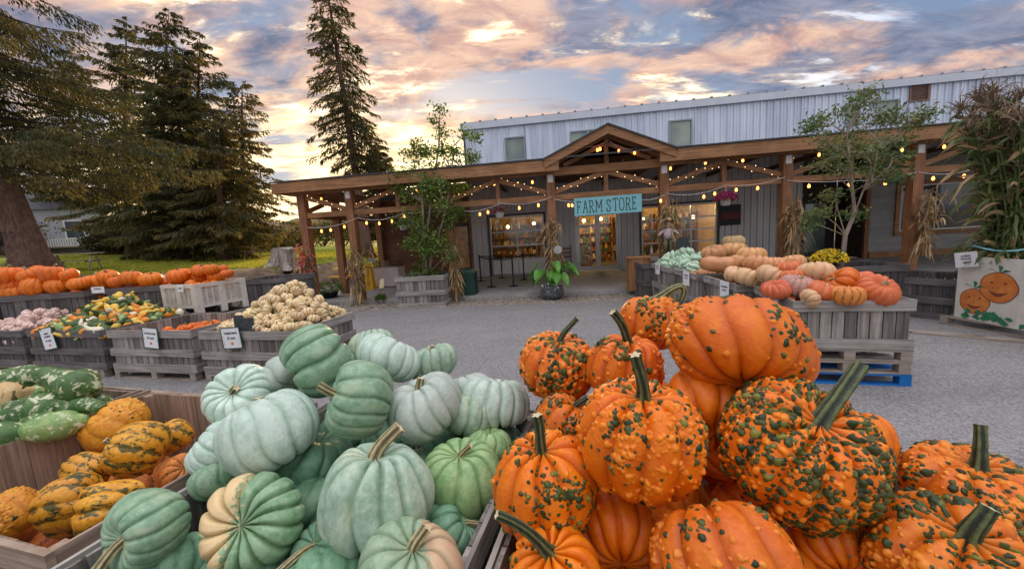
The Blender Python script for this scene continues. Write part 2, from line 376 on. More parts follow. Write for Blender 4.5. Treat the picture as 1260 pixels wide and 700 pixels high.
def ground_mat():
    m, t, b, out = newmat('ground surface'); tc = t.new('ShaderNodeTexCoord'); v = tc.outputs['Object']
    # packed grey stone-dust lot
    big = t.noise(v, .55, 5, .6, .3); fine = t.noise(v, 45, 3, .7); mid = t.noise(t.mapping(v, scale=(.35, 1.6, 1)), 2.4, 6, .65, .2)
    vor = t.new('ShaderNodeTexVoronoi'); vor.inputs['Scale'].default_value = 70; t.link(v, vor.inputs['Vector'])
    vc = t.new('ShaderNodeSeparateColor'); t.link(vor.outputs['Color'], vc.inputs[0])
    lot = t.mix(t.ramp(vc.outputs[0], .1, .95), (.17, .165, .165), (.335, .322, .318))
    lot = t.mix(t.math('MULTIPLY', t.ramp(mid, .42, .70), .18), lot, (.22, .21, .215))
    trk = t.noise(t.mapping(v, scale=(.12, 1.0, 1), rot=(0, 0, .12)), 2.2, 4, .6, .1)
    lot = t.mix(t.math('MULTIPLY', t.ramp(trk, .5, .66), .30), lot, (.17, .165, .165))
    lot = t.mix(t.math('MULTIPLY', t.ramp(big, .45, .72), .30), lot, (.36, .345, .345))
    lot = t.mix(t.ramp(t.noise(v, 9, 4, .7), .64, .74), lot, (.13, .115, .11))
    # gravel drip strip along the slab (building frame)
    bf = t.mapping(t.vmath('SUBTRACT', v, (0.0, 10.65, 0.0)), rot=(0, 0, AL)); s = t.new('ShaderNodeSeparateXYZ'); t.link(bf, s.inputs[0])
    wob = t.math('MULTIPLY', t.math('SUBTRACT', t.noise(v, 1.5, 5, .6), .5), .55)
    ty = t.math('ADD', s.outputs[1], wob)
    strip = t.math('MULTIPLY', t.ramp(ty, -1.12, -.98), t.math('LESS_THAN', s.outputs[1], .3))
    strip = t.math('MULTIPLY', strip, t.math('GREATER_THAN', s.outputs[0], -6.8))
    v2 = t.new('ShaderNodeTexVoronoi'); v2.inputs['Scale'].default_value = 22; t.link(v, v2.inputs['Vector'])
    c2 = t.new('ShaderNodeSeparateColor'); t.link(v2.outputs['Color'], c2.inputs[0])
    grav = t.mix(c2.outputs[0], (.13, .105, .085), (.48, .42, .35))
    col = t.mix(strip, lot, grav)
    # dirt bank and grass on the raised ground
    at_ = t.new('ShaderNodeAttribute', attribute_name='bank'); ag = t.new('ShaderNodeAttribute', attribute_name='grassy')
    dirt = t.mix(t.ramp(t.noise(v, 3, 6, .65), .35, .65), (.10, .07, .045), (.22, .155, .10))
    col = t.mix(t.ramp(t.math('ADD', at_.outputs['Fac'], wob), .3, .6), col, dirt)
    gr = t.mix(t.ramp(t.noise(v, .8, 6, .65), .35, .65), (.16, .21, .025), (.32, .33, .04))
    gr = t.mix(t.ramp(t.noise(v, 2.4, 5, .65), .56, .72), gr, (.20, .14, .05))
    col = t.mix(t.ramp(t.math('ADD', ag.outputs['Fac'], wob), .35, .65), col, gr)
    t.val(b.inputs['Base Color'], col); b.inputs['Roughness'].default_value = .9; b.inputs['Specular IOR Level'].default_value = .3
    bn = t.new('ShaderNodeBump'); bn.inputs['Strength'].default_value = .8; bn.inputs['Distance'].default_value = .012
    t.link(t.math('ADD', t.math('MULTIPLY', vc.outputs[1], 1.0), t.math('MULTIPLY', mid, 2.)), bn.inputs['Height']); t.link(bn.outputs[0], b.inputs['Normal'])
    return m
g = MB()
bank = sst(Z, .03, .35); grassy = sst(Z, .85, 1.05)*sst(-X, 7.5, 9)*sst(Y+.12*(X+10), 13.6, 15.2)
grassy = np.maximum(grassy, sst(Y, 19, 22)*sst(-X, 7, 9)); far = sst(Y, 30, 40); grassy = np.maximum(grassy, far); bank = np.maximum(bank, far)
g.add(np.stack([X.ravel(), Y.ravel(), Z.ravel()], -1), fc, bank=bank.ravel(), grassy=grassy.ravel())
struct(g.build('ground', ground_mat(), smooth=True))

# distant wooded hill
hm = mat('hillside woods', (.05, .055, .03), (.16, .10, .04), .12, 8, lo=.4, hi=.6, rough=.95, bump=.8, bdist=2.0, c3=(.03, .035, .02), s3=.35)
def ridge_sheet(name, pts, d0, d1, seed):
    rs = np.random.RandomState(seed); b = MB(); n = 160
    ang = np.linspace(-62, 62, n); hh = np.interp(ang, [p[0] for p in pts], [p[1] for p in pts]) + np.convolve(rs.randn(n+8), np.ones(9)/9, 'valid')*2.2 + rs.randn(n)*.35
    rows = [(d0, 0), (d0+(d1-d0)*.35, .55), (d0+(d1-d0)*.7, .9), (d1, 1), (d1+80, .2)]
    v = [(math.sin(R_(a))*r, math.cos(R_(a))*r, h*k + (rs.randn()*.5 if k > .3 else 0)) for r, k in rows for a, h in zip(ang, hh)]
    f = [(i*n+k, i*n+k+1, (i+1)*n+k+1, (i+1)*n+k) for i in range(len(rows)-1) for k in range(n-1)]
    b.add(v, f); return struct(b.build(name, hm, smooth=True))
ridge_sheet('hills', [(-62, 20), (-45, 20), (-30, 21), (-22, 21), (-10, 18), (20, 16), (62, 18)], 200, 300, 3)

# grass tufts on the lawn
def strips(name, base, n, seed, hmin, hmax, wd, mt):
    rs = np.random.RandomState(seed); P0 = base(rs, n); n = len(P0)
    a = rs.rand(n)*6.283; h = hmin+rs.rand(n)*(hmax-hmin); lean = rs.randn(n, 2)*.3
    dx = np.stack([np.cos(a), np.sin(a), 0*a], -1)*wd
    top = P0+np.stack([lean[:, 0]*h, lean[:, 1]*h, h], -1)
    v = np.stack([P0-dx, P0+dx, top], 1).reshape(-1, 3); f = np.arange(3*n).reshape(n, 3)
    b = MB(); b.add(v, f); return b.build(name, mt)
def lawnpts(rs, n):
    y = 12.5+rs.rand(n*2)**1.5*24; x = -7.6-rs.rand(n*2)*(y*1.15-4); z = hgt(x, y); k = ((z > .98) & (y+.12*(x+10) > 14.3)) | (y > 20)
    return np.stack([x, y, z-.01], -1)[k][:n]
tag(strips('lawn_grass', lawnpts, 70000, 4, .04, .12, .018, mat('grass blades', (.24, .28, .025), (.46, .42, .05), .7, 4, isl=.35, transl=.45, rough=.6)), 'short sunlit green grass of the lawn under the spruces', 'grass', kind='stuff')
# loose gravel by the slab edge
rs = np.random.RandomState(5); gb = MB()
for k in range(2600):
    s = rs.uniform(-6.4, 9.5); t_ = -rs.rand()**1.3*1.15-.02; r = rs.uniform(.008, .024); p = bw(s, t_, r*.35)
    v = np.array([(1, 0, 0), (-.5, .87, 0), (-.5, -.87, 0), (0, 0, .8), (0, 0, -.6)])*r; v += rs.randn(5, 3)*r*.2
    gb.add(v+p, [(0, 1, 3), (1, 2, 3), (2, 0, 3), (1, 0, 4), (2, 1, 4), (0, 2, 4)])
tag(gb.build('gravel', mat('gravel stones', (.16, .135, .12), (.42, .37, .32), 3, isl=.5)), 'loose tan gravel along the porch slab edge', 'gravel', kind='stuff')

# ================================================================== FARM STORE (building frame: s along the front, t inwards, z up)
store = thing('farm_store', 'long metal-clad farm store with timber porch, gable entrance and FARM STORE sign', 'building', bw(0, 0, 0), -AL)
def bp(name, mb, mt, parent=None, smooth=False): return mb.build(name, mt, parent or store, smooth)
b = MB().box(-6.75, 19.5, 0, 5.2, -.3, .10); bp('porch_slab', b, M['concrete'])
# ribbed sheet wall
def ribbed(mb, s0, s1, z0, z1, t, pitch=.225, dep=.04, rw=.032):
    k0 = math.floor(s0/pitch); xs = []; 
    for k in range(int(k0), int(s1/pitch)+2):
        c = k*pitch
        for q, d in ((c-rw*1.2, 0), (c-rw*.6, dep), (c+rw*.6, dep), (c+rw*1.2, 0), (c+pitch*.36, 0), (c+pitch*.40, dep*.25), (c+pitch*.60, dep*.25), (c+pitch*.64, 0)):
            if s0 <= q <= s1: xs.append((q, d))
    xs = [(s0, 0)]+sorted(xs)+[(s1, 0)]
    v = [(x, t-d, z) for x, d in xs for z in (z0, z1)]
    mb.add(v, [(2*i, 2*i+2, 2*i+3, 2*i+1) for i in range(len(xs)-1)])
TW = 5.0
ops = [(-1.44, .78, .10, 2.50), (2.0, 3.76, .10, 2.45), (4.55, 7.35, .10, 2.50)]     # garage, doors, garage
b = MB()
cur = -2.2
for (s0, s1, z0, z1) in ops:
    ribbed(b, cur, s0, .1, 4.5, TW); ribbed(b, s0, s1, z1, 4.5, TW); cur = s1
ribbed(b, cur, 10.3, .1, 4.5, TW)
bp('ribbed_wall', b, M['metal_low'])
b = MB()
ws = [(-.59, .22, 4.60, 5.52), (1.95, 3.72, 4.9, 5.52), (5.58, 6.42, 4.62, 5.56), (11.55, 12.0, 4.8, 5.56), (12.5, 13.2, 4.8, 5.56)]
vent = (13.5, 14.1, 5.40, 5.98)
cur = -2.2
for (s0, s1, z0, z1) in ws+[vent]:
    ribbed(b, cur, s0, 4.42, 6.10, TW-.06); ribbed(b, s0, s1, z1, 6.10, TW-.06); ribbed(b, s0, s1, 4.42, z0, TW-.06); cur = s1
ribbed(b, cur, 24, 4.42, 6.10, TW-.06)
bp('upper_wall', b, M['metal'])
b = MB()
for x in (-2.2,):                                     # end wall facing the lawn
    v = []; n = 40
    ys = []
    for k in range(40):
        c = TW-.06+k*.305; ys += [(c, 0), (c+.22, 0), (c+.24, .03), (c+.285, .03)]
    v = [(x-d, y, z) for y, d in ys for z in (3.3, 6.10)]
    b.add(v, [(2*i, 2*i+1, 2*i+3, 2*i+2) for i in range(len(ys)-1)])
bp('end_wall', b, M['metal'])
b = MB().box(-2.28, 24, TW-.20, TW-.07, 5.93, 6.17); b.box(-2.30, -2.2, TW-.2, 17, 5.93, 6.17); bp('eave_trim', b, M['trim'])
b = MB().box(-2.26, 24, TW-.16, 17.2, 6.175, 6.20)
s = -2.1
while s < 24: b.box(s-.04, s+.04, TW-.20, 17, 6.195, 6.235); s += .61
bp('roof', b, M['roofing'])
b = MB().box(-2.2, 24, TW-.10, TW-.065, 4.36, 4.47); b.box(-2.235, -2.165, TW-.10, TW-.03, 3.6, 5.93); bp('flashing', b, M['dark'])
for (s0, s1, z0, z1) in ws:
    fr = MB(); wd = .05; t0, t1 = TW-.12, TW-.02
    fr.box(s0, s1, t0, t1, z0, z0+wd); fr.box(s0, s1, t0, t1, z1-wd, z1); fr.box(s0, s0+wd, t0, t1, z0+wd, z1-wd); fr.box(s1-wd, s1, t0, t1, z0+wd, z1-wd)
    if s1-s0 > 1.5: fr.box((s0*.62+s1*.38)-.03, (s0*.62+s1*.38)+.03, t0, t1, z0+wd, z1-wd)
    o = bp('window', fr, M['winframe']); bp('pane', MB().box(s0+wd, s1-wd, TW-.06, TW-.04, z0+wd, z1-wd), M['upglass'], o)
    MBc = MB()
    for q in (.25, .5): MBc.box(s0+(s1-s0)*q, s0+(s1-s0)*(q+.16), TW+.1, TW+.12, z0+.05, z0+.05+(z1-z0)*.6)
v_ = MB(); s0, s1, z0, z1 = vent
v_.box(s0, s1, TW-.12, TW-.02, z0, z0+.05); v_.box(s0, s1, TW-.12, TW-.02, z1-.05, z1); v_.box(s0, s0+.05, TW-.12, TW-.02, z0+.05, z1-.05); v_.box(s1-.05, s1, TW-.12, TW-.02, z0+.05, z1-.05)
o = bp('louvre_vent', v_, mat('vent brown', (.20, .11, .08), (.26, .15, .11), 5))
b = MB()
for k in range(9): b.bar((s0+.05, TW-.06, z0+.08+k*.053), (s1-.05, TW-.06, z0+.08+k*.053), .05, .012, up=(0, .6, 1))
bp('louvre', b, M['maroon'].copy() if False else mat('louvre slat', (.24, .15, .12), (.32, .2, .16), 5), o)

# interior of the shop seen through the glass
IN = TW+4.2
im = mat('shop plaster', (.42, .28, .14), (.55, .38, .2), 2)
b = MB(); b.box(-6.1, 10.3, IN, IN+.1, .1, 3.6); b.box(-2.15, -2.05, TW+.1, IN, .1, 3.6); b.box(7.9, 8.0, TW+.1, IN, .1, 3.6); bp('interior_wall', b, im)
bp('interior_floor', MB().box(-2.05, 7.9, TW+.01, IN, .04, .09), mat('shop floor', (.18, .13, .09), (.26, .2, .14), 2, rough=.4))
bp('interior_ceiling', MB().box(-2.05, 7.9, TW+.1, IN, 3.3, 3.4), mat('shop ceiling', (.1, .08, .06), rough=.9))
rs = np.random.RandomState(9)
shm = M['timber_h']
for (s0, s1, tt) in [(-1.9, .2, IN-.5), (.5, 1.9, IN-.5), (2.2, 3.9, IN-.5), (4.2, 5.8, IN-.5), (6.0, 7.8, IN-.5), (4.9, 6.9, TW+1.1), (2.1, 2.75, TW+2.2), (3.2, 3.9, TW+1.9)]:
    sh = MB(); hh = 2.2 if tt > TW+3 else 1.5
    for z in np.arange(.2, hh, .42): sh.box(s0, s1, tt, tt+.4, .1+z, .13+z)
    sh.box(s0-.04, s0-.001, tt, tt+.4, .1, .1+hh); sh.box(s1+.001, s1+.04, tt, tt+.4, .1, .1+hh)
    o = bp('shop_shelf', sh, shm)
    gd = MB()
    for z in np.arange(.2, hh, .42):
        x = s0+.04
        while x < s1-.14:
            wq = rs.uniform(.07, .16); hq = rs.uniform(.12, .3); mi = rs.randint(0, 5)
            if rs.rand() < .5: gd.box(x, x+wq, tt+.03, tt+.2, .131+z, .131+z+hq, mi)
            else: gd.cyl((x+wq/2, tt+.12, .131+z), (x+wq/2, tt+.12, .131+z+hq), wq/2, wq/2.6, 8, mi)
            x += wq+.015
    bp('shelf_goods', gd, [mat('amber jars', (.6, .3, .05), (.3, .12, .02), 9), mat('red packets', (.30, .09, .04)), mat('cream packets', (.7, .6, .42)), mat('green tins', (.08, .2, .1)), mat('brown boxes', (.28, .16, .08))], o)
for (s, t_, z) in [(-.9, TW+1.6, 2.1), (.2, TW+2.8, 2.2), (2.45, TW+1.4, 2.15), (3.3, TW+2.7, 2.2), (5.0, TW+1.8, 2.05), (6.1, TW+2.6, 2.15), (6.9, TW+1.3, 2.0), (5.6, TW+.8, 2.1)]:
    o = bp('pendant_lamp', MB().sph((s, t_, z), .075, 10), M['lamp_in'])
    bp('lamp_cord', MB().cyl((s, t_, z+.07), (s, t_, 3.3), .008, n=5), M['black'], o)
for (s, t_, e) in [(-.6, TW+1.8, 30), (2.9, TW+1.9, 150), (6.0, TW+1.8, 150)]:
    pl = bpy.data.lights.new('shop_light', 'POINT'); pl.energy = e; pl.color = (1, .60, .22); pl.shadow_soft_size = .25
    po = bpy.data.objects.new('shop_light', pl); COL.objects.link(po); po.parent = store; po.location = (s, t_, 2.6)

# glazed overhead garage doors
def garage(s0, s1, z0, z1, rows, cols, solid_rows):
    fr = MB(); w_ = .06; t0, t1 = TW+.02, TW+.10
    fr.box(s0, s1, t0, t1, z1-w_, z1); fr.box(s0, s0+w_, t0, t1, z0, z1-w_); fr.box(s1-w_, s1, t0, t1, z0, z1-w_); fr.box(s0+w_, s1-w_, t0, t1, z0, z0+w_)
    H = z1-z0; rh = (H-2*w_)/rows
    for i in range(1, rows): fr.box(s0+w_, s1-w_, t0+.01, t1-.01, z0+w_+i*rh-.028, z0+w_+i*rh+.028)
    for j in range(1, cols):
        x = s0+(s1-s0)*j/cols; fr.box(x-.022, x+.022, t0+.014, t1-.014, z0+w_, z1-w_)
    o = bp('garage_door', fr, M['alu'])
    bp('pane', MB().box(s0+w_, s1-w_, TW+.05, TW+.056, z0+w_+solid_rows*rh, z1-w_), M['glass'], o)
    if solid_rows: bp('door_panel', MB().box(s0+w_, s1-w_, TW+.045, TW+.06, z0+w_, z0+w_+solid_rows*rh), M['white'], o)
    tr = MB(); tr.box(s0-.07, s0-.002, TW-.05, TW+.02, z0, z1+.07); tr.box(s1+.002, s1+.07, TW-.05, TW+.02, z0, z1+.07); tr.box(s0-.002, s1+.002, TW-.05, TW+.02, z1+.002, z1+.07)
    bp('door_trim', tr, M['dark'], o)
garage(-1.44, .78, .10, 2.50, 4, 2, 1); garage(4.55, 7.35, .10, 2.50, 5, 3, 1)
# double entrance doors
fr = MB(); fr.box(2.0, 3.76, TW-.03, TW+.08, 2.37, 2.45); fr.box(2.0, 2.08, TW-.03, TW+.08, .1, 2.37); fr.box(3.68, 3.76, TW-.03, TW+.08, .1, 2.37); bp('door_frame', fr, M['alu'])
for a, c, hx in ((2.085, 2.875, 2.80), (2.885, 3.675, 2.95)):
    d = MB(); t0, t1 = TW, TW+.05
    d.box(a, c, t0, t1, .12, .30); d.box(a, c, t0, t1, 2.28, 2.36); d.box(a, a+.09, t0, t1, .30, 2.28); d.box(c-.09, c, t0, t1, .30, 2.28)
    o = bp('entrance_door', d, M['alu']); bp('pane', MB().box(a+.09, c-.09, TW+.02, TW+.03, .30, 2.28), M['glass'], o)
    bp('handle', MB().cyl((hx, TW-.05, .9), (hx, TW-.05, 1.35), .014, n=8), M['alu'], o)

# brown clapboard wing on the left, grey clapboard on the right
def lap(mb, s0, s1, z0, z1, t, h=.14):
    z = z0
    while z < z1-.01:
        z2 = min(z+h, z1); mb.add([(s0, t-.022, z), (s1, t-.022, z), (s1, t-.004, z2), (s0, t-.004, z2), (s0, t, z), (s1, t, z)], [(0, 1, 2, 3), (0, 4, 5, 1)]); z = z2
b = MB(); lap(b, -6.15, -3.05, .1, 3.5, TW); lap(b, -3.05, -2.2, 2.35, 3.5, TW); bp('brown_siding', b, M['brown_lap'])
b = MB()
for k in range(24):
    z = .1+k*.14; b.add([(-6.172, TW, z), (-6.172, IN+3, z), (-6.154, IN+3, z+.14), (-6.154, TW, z+.14)], [(0, 3, 2, 1)])
bp('side_siding', b, M['brown_lap'])
for q in ((-6.21, -6.11, TW-.06, TW+.03, .1, 3.5), (-3.12, -3.05, TW-.04, TW+.02, .1, 2.42), (-2.27, -2.2, TW-.045, TW+.02, .1, 3.5), (-3.05, -2.27, TW-.04, TW+.02, 2.35, 2.42)): bp('corner_trim', MB().box(*q), M['timber_v'])
b = MB().box(-3.05, -2.27, TW+.02, TW+.06, .1, 2.34); o = bp('side_door', b, M['dark'])
bp('pane', MB().box(-2.95, -2.37, TW+.0, TW+.015, .5, 2.2), mat('amber side glass', (.35, .17, .06), (.6, .33, .12), 4, rough=.2), o)
b = MB(); lap(b, 12.55, 24, .1, 4.4, TW); bp('grey_siding', b, M['grey_lap'])
bp('corner_trim', MB().box(12.40, 12.54, TW-.06, TW+.05, .1, 3.6), M['timber_v']); bp('base_board', MB().box(12.56, 24, TW-.10, TW-.03, .1, .30), M['timber_h'])
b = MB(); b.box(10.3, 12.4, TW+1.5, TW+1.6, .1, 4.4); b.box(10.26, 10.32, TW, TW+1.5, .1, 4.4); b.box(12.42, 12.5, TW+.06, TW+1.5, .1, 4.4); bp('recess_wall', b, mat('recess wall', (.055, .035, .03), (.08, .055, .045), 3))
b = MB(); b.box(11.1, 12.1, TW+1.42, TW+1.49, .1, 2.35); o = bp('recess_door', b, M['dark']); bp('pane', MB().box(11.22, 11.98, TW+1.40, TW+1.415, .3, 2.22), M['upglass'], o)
# picture window with stained frame
fr = MB(); s0, s1, z0, z1 = 13.35, 17.2, .85, 2.75
fr.box(s0, s1, TW-.08, TW, z0, z0+.14); fr.box(s0, s1, TW-.08, TW, z1-.14, z1); fr.box(s0, s0+.14, TW-.08, TW, z0+.14, z1-.14); fr.box(s1-.14, s1, TW-.08, TW, z0+.14, z1-.14)
o = bp('picture_window', fr, M['timber_h'])
fr = MB(); a0, a1, c0, c1 = s0+.142, s1-.142, z0+.142, z1-.142
fr.box(a0, a1, TW-.06, TW-.02, c0, c0+.05); fr.box(a0, a1, TW-.06, TW-.02, c1-.05, c1); fr.box(a0, a0+.05, TW-.06, TW-.02, c0+.05, c1-.05); fr.box(a1-.05, a1, TW-.06, TW-.02, c0+.05, c1-.05); fr.box(a0+1.1, a0+1.15, TW-.06, TW-.02, c0+.05, c1-.05)
bp('sash', fr, M['white'], o); bp('pane', MB().box(a0+.05, a1-.05, TW-.045, TW-.04, c0+.05, c1-.05), mat('dark window glass', (.02, .022, .03), rough=.05, spec=.8), o)

# porch timber frame
posts = [-6.07, -4.58, -1.68, 1.21, 4.13, 7.08, 9.98, 12.9, 15.8, 18.7]
for s in posts: bp('post', MB().box(s-.11, s+.11, -.02, .20, .09, 3.30), M['timber_v'])
for s, t_ in ((-6.07, 1.75), (-6.07, 4.75)): bp('post', MB().box(s-.11, s+.11, t_-.1, t_+.1, .09, 3.30), M['timber_v'])
for s in posts[1:7]: bp('post_bracket', MB().box(s-.07, s+.07, -.032, -.021, 3.08, 3.28), M['alu'])
bp('header_beam', MB().box(-6.5, 1.32, -.03, .17, 3.302, 3.60) .box(4.02, 19.5, -.03, .17, 3.302, 3.60).box(1.32, 4.02, -.028, .168, 3.25, 3.45), M['timber_h'])
for i in range(len(posts)-1):
    a, c = posts[i]+.112, posts[i+1]-.112; mid = (a+c)/2
    bp('tie_beam', MB().box(a, c, .03, .15, 2.61, 2.76), M['timber_h'])
    if c-a > 1.6:
        bp('brace', MB().bar((a, .09, 2.83), (mid-.05, .09, 3.24), .10, .12), M['timber_h']); bp('brace', MB().bar((c, .09, 2.83), (mid+.05, .09, 3.24), .10, .12), M['timber_h'])
        bp('king_post', MB().box(mid-.055, mid+.055, .035, .145, 2.762, 3.30 if not (i == 3) else 3.249), M['timber_v'])
    else: bp('brace', MB().bar((a, .09, 3.2), (c, .09, 2.8), .10, .12), M['timber_h'])
bp('side_beam', MB().box(-6.15, -5.99, .172, 5, 3.302, 3.58), M['timber_h']); bp('side_tie', MB().box(-6.13, -6.01, .21, 1.64, 2.61, 2.76).box(-6.13, -6.01, 1.86, 4.64, 2.61, 2.76), M['timber_h'])
bp('brace', MB().bar((-6.07, .3, 2.83), (-6.07, 1.6, 3.24), .10, .12), M['timber_h']); bp('brace', MB().bar((-6.07, 1.9, 2.83), (-6.07, 3.2, 3.24), .10, .12), M['timber_h'])
# fascia, soffit and low-slope porch roof
zr = lambda t_: 3.62+.76*(t_+.4)/5.4
b = MB()
b.box(-6.62, 1.45, -.42, -.36, 3.32, 3.60); b.box(3.93, 19.6, -.42, -.36, 3.32, 3.60); b.box(-6.62, -6.56, -.36, 5.0, 3.32, 3.60)
bp('fascia', b, M['timber_h'])
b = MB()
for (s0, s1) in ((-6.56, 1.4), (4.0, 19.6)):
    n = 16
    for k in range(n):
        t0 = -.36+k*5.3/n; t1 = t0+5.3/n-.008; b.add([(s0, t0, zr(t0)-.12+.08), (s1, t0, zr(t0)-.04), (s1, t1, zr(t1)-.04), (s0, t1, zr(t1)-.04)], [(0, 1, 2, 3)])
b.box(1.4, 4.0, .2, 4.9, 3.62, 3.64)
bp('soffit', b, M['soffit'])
b = MB(); b.add([(-6.64, -.45, 3.61), (19.7, -.45, 3.61), (19.7, 4.93, 4.36), (-6.64, 4.93, 4.36), (-6.64, -.45, 3.645), (19.7, -.45, 3.645), (19.7, 4.93, 4.40), (-6.64, 4.93, 4.40)], [(4, 5, 6, 7), (0, 4, 7, 3), (0, 1, 5, 4), (1, 2, 6, 5), (3, 2, 1, 0)][0:4])
bp('porch_roof', b, M['dark'])
b = MB()
for k in range(14): b.box(-6.4+k*1.9, -6.33+k*1.9, .2, 4.9, 3.42, 3.56)
bp('rafter', b, M['soffit'])
b = MB().box(-6.2, -2.25, 5.05, 12, 3.5, 3.95).box(-6.2, -2.2, 11.8, 12, .1, 3.5); bp('wing_roof', b, M['dark'])
# gable entrance
def gab(a, c, za, zc, t0, t1, th): return [(a, t0, za), (c, t0, zc), (c, t1, zc), (a, t1, za), (a, t0, za-th), (c, t0, zc-th), (c, t1, zc-th), (a, t1, za-th)]
BX = [(0, 1, 2, 3), (7, 6, 5, 4), (0, 4, 5, 1), (3, 2, 6, 7), (0, 3, 7, 4), (1, 5, 6, 2)]
pk = (2.69, 4.30); 
for a in (1.08, 4.30):
    bp('gable_rafter', MB().add(gab(a, pk[0], 3.60, pk[1], -.46, -.38, .20), BX), M['timber_h'])
    bp('gable_rafter', MB().add(gab(a, pk[0], 3.56, pk[1]-.04, .0, .14, .16), BX), M['timber_h'])
    bp('gable_roof', MB().add(gab(a-.05*(1 if a < 2 else -1), pk[0], 3.62, pk[1]+.045, -.5, 4.9, .04), BX), M['dark'])
    bp('gable_soffit', MB().add(gab(a, pk[0], 3.565, pk[1]-.005, -.37, 4.85, .015), BX), M['soffit'])
    bp('brace', MB().bar((a+(.5 if a < 2 else -.5), .07, 3.5), (pk[0]+(-.06 if a < 2 else .06), .07, 3.95), .1, .1), M['timber_h'])
bp('king_post', MB().box(pk[0]-.055, pk[0]+.055, .01, .13, 3.452, 4.12), M['timber_v'])
bp('wall_lamp', MB().box(7.5, 7.6, TW-.1, TW-.04, 3.0, 3.1), M['dark'])

# FARM STORE board: hand-lettered
sg = thing('store_sign', 'sky blue hand-lettered FARM STORE board hung below the gable beam', 'sign', bw(2.68, -.05, 2.38), -AL)
b = MB().box(-.87, .87, -.015, .015, -.23, .23); b.build('board', M['teal_board'], sg)
def seg(mb, a, c, w_=.016, y=-.021): 
    a = np.array(a); c = np.array(c); d = (c-a)/np.linalg.norm(c-a); n_ = np.array([-d[1], d[0]])*w_/2; a = a-d*w_*.3; c = c+d*w_*.3
    q = [a-n_, c-n_, c+n_, a+n_]; mb.add([(p[0], y, p[1]) for p in q]+[(p[0], -.0155, p[1]) for p in q], [(0, 1, 2, 3), (0, 4, 5, 1), (1, 5, 6, 2), (2, 6, 7, 3), (3, 7, 4, 0)])
ST = {'F': [((.15, 0), (.15, 1)), ((.15, 1), (.75, 1)), ((.15, .52), (.55, .52)), ((0, 0), (.32, 0)), ((.0, 1), (.15, 1)), ((.75, 1), (.75, .84)), ((.55, .6), (.55, .44))],
      'A': [((.1, 0), (.5, 1)), ((.9, 0), (.5, 1)), ((.24, .38), (.76, .38)), ((0, 0), (.24, 0)), ((.76, 0), (1, 0)), ((.38, 1), (.5, 1))],
      'R': [((.15, 0), (.15, 1)), ((.15, 1), (.55, 1)), ((.55, 1), (.75, .88)), ((.75, .88), (.75, .64)), ((.75, .64), (.55, .52)), ((.55, .52), (.15, .52)), ((.42, .52), (.85, 0)), ((0, 0), (.3, 0)), ((.72, 0), (.98, 0)), ((0, 1), (.15, 1))],
      'M': [((.12, 0), (.16, 1)), ((.16, 1), (.55, .3)), ((.55, .3), (.94, 1)), ((.94, 1), (.98, 0)), ((0, 0), (.26, 0)), ((.84, 0), (1.1, 0)), ((.02, 1), (.16, 1)), ((.94, 1), (1.08, 1))],
      'S': [((.75, .82), (.55, 1)), ((.55, 1), (.28, 1)), ((.28, 1), (.1, .84)), ((.1, .84), (.14, .66)), ((.14, .66), (.66, .38)), ((.66, .38), (.76, .2)), ((.76, .2), (.58, 0)), ((.58, 0), (.26, 0)), ((.26, 0), (.08, .18)), ((.75, .92), (.75, .74)), ((.08, .08), (.08, .28))],
      'T': [((.5, 0), (.5, 1)), ((.05, 1), (.95, 1)), ((.05, 1), (.05, .85)), ((.95, 1), (.95, .85)), ((.34, 0), (.66, 0))],
      'O': [((.3, 1), (.66, 1)), ((.66, 1), (.88, .76)), ((.88, .76), (.88, .26)), ((.88, .26), (.66, 0)), ((.66, 0), (.3, 0)), ((.3, 0), (.08, .26)), ((.08, .26), (.08, .76)), ((.08, .76), (.3, 1))],
      'E': [((.15, 0), (.15, 1)), ((.15, 1), (.72, 1)), ((.15, .52), (.52, .52)), ((.15, 0), (.74, 0)), ((.72, 1), (.72, .86)), ((.74, 0), (.74, .15)), ((.52, .6), (.52, .44)), ((0, 0), (.15, 0)), ((0, 1), (.15, 1))]}
lt = MB(); x = -.80; rr = random.Random(3)
for ch in 'FARM STORE':
    if ch == ' ': x += .09; continue
    wd = {'M': .165, 'F': .125, 'E': .125}.get(ch, .137); hh = .30+rr.uniform(-.01, .015); y0 = -.155+rr.uniform(-.008, .008)
    for (a, c) in ST[ch]: seg(lt, (x+a[0]*wd, y0+a[1]*hh), (x+c[0]*wd, y0+c[1]*hh), .019)
    x += wd+.028
lt.build('lettering', M['ink'], sg)
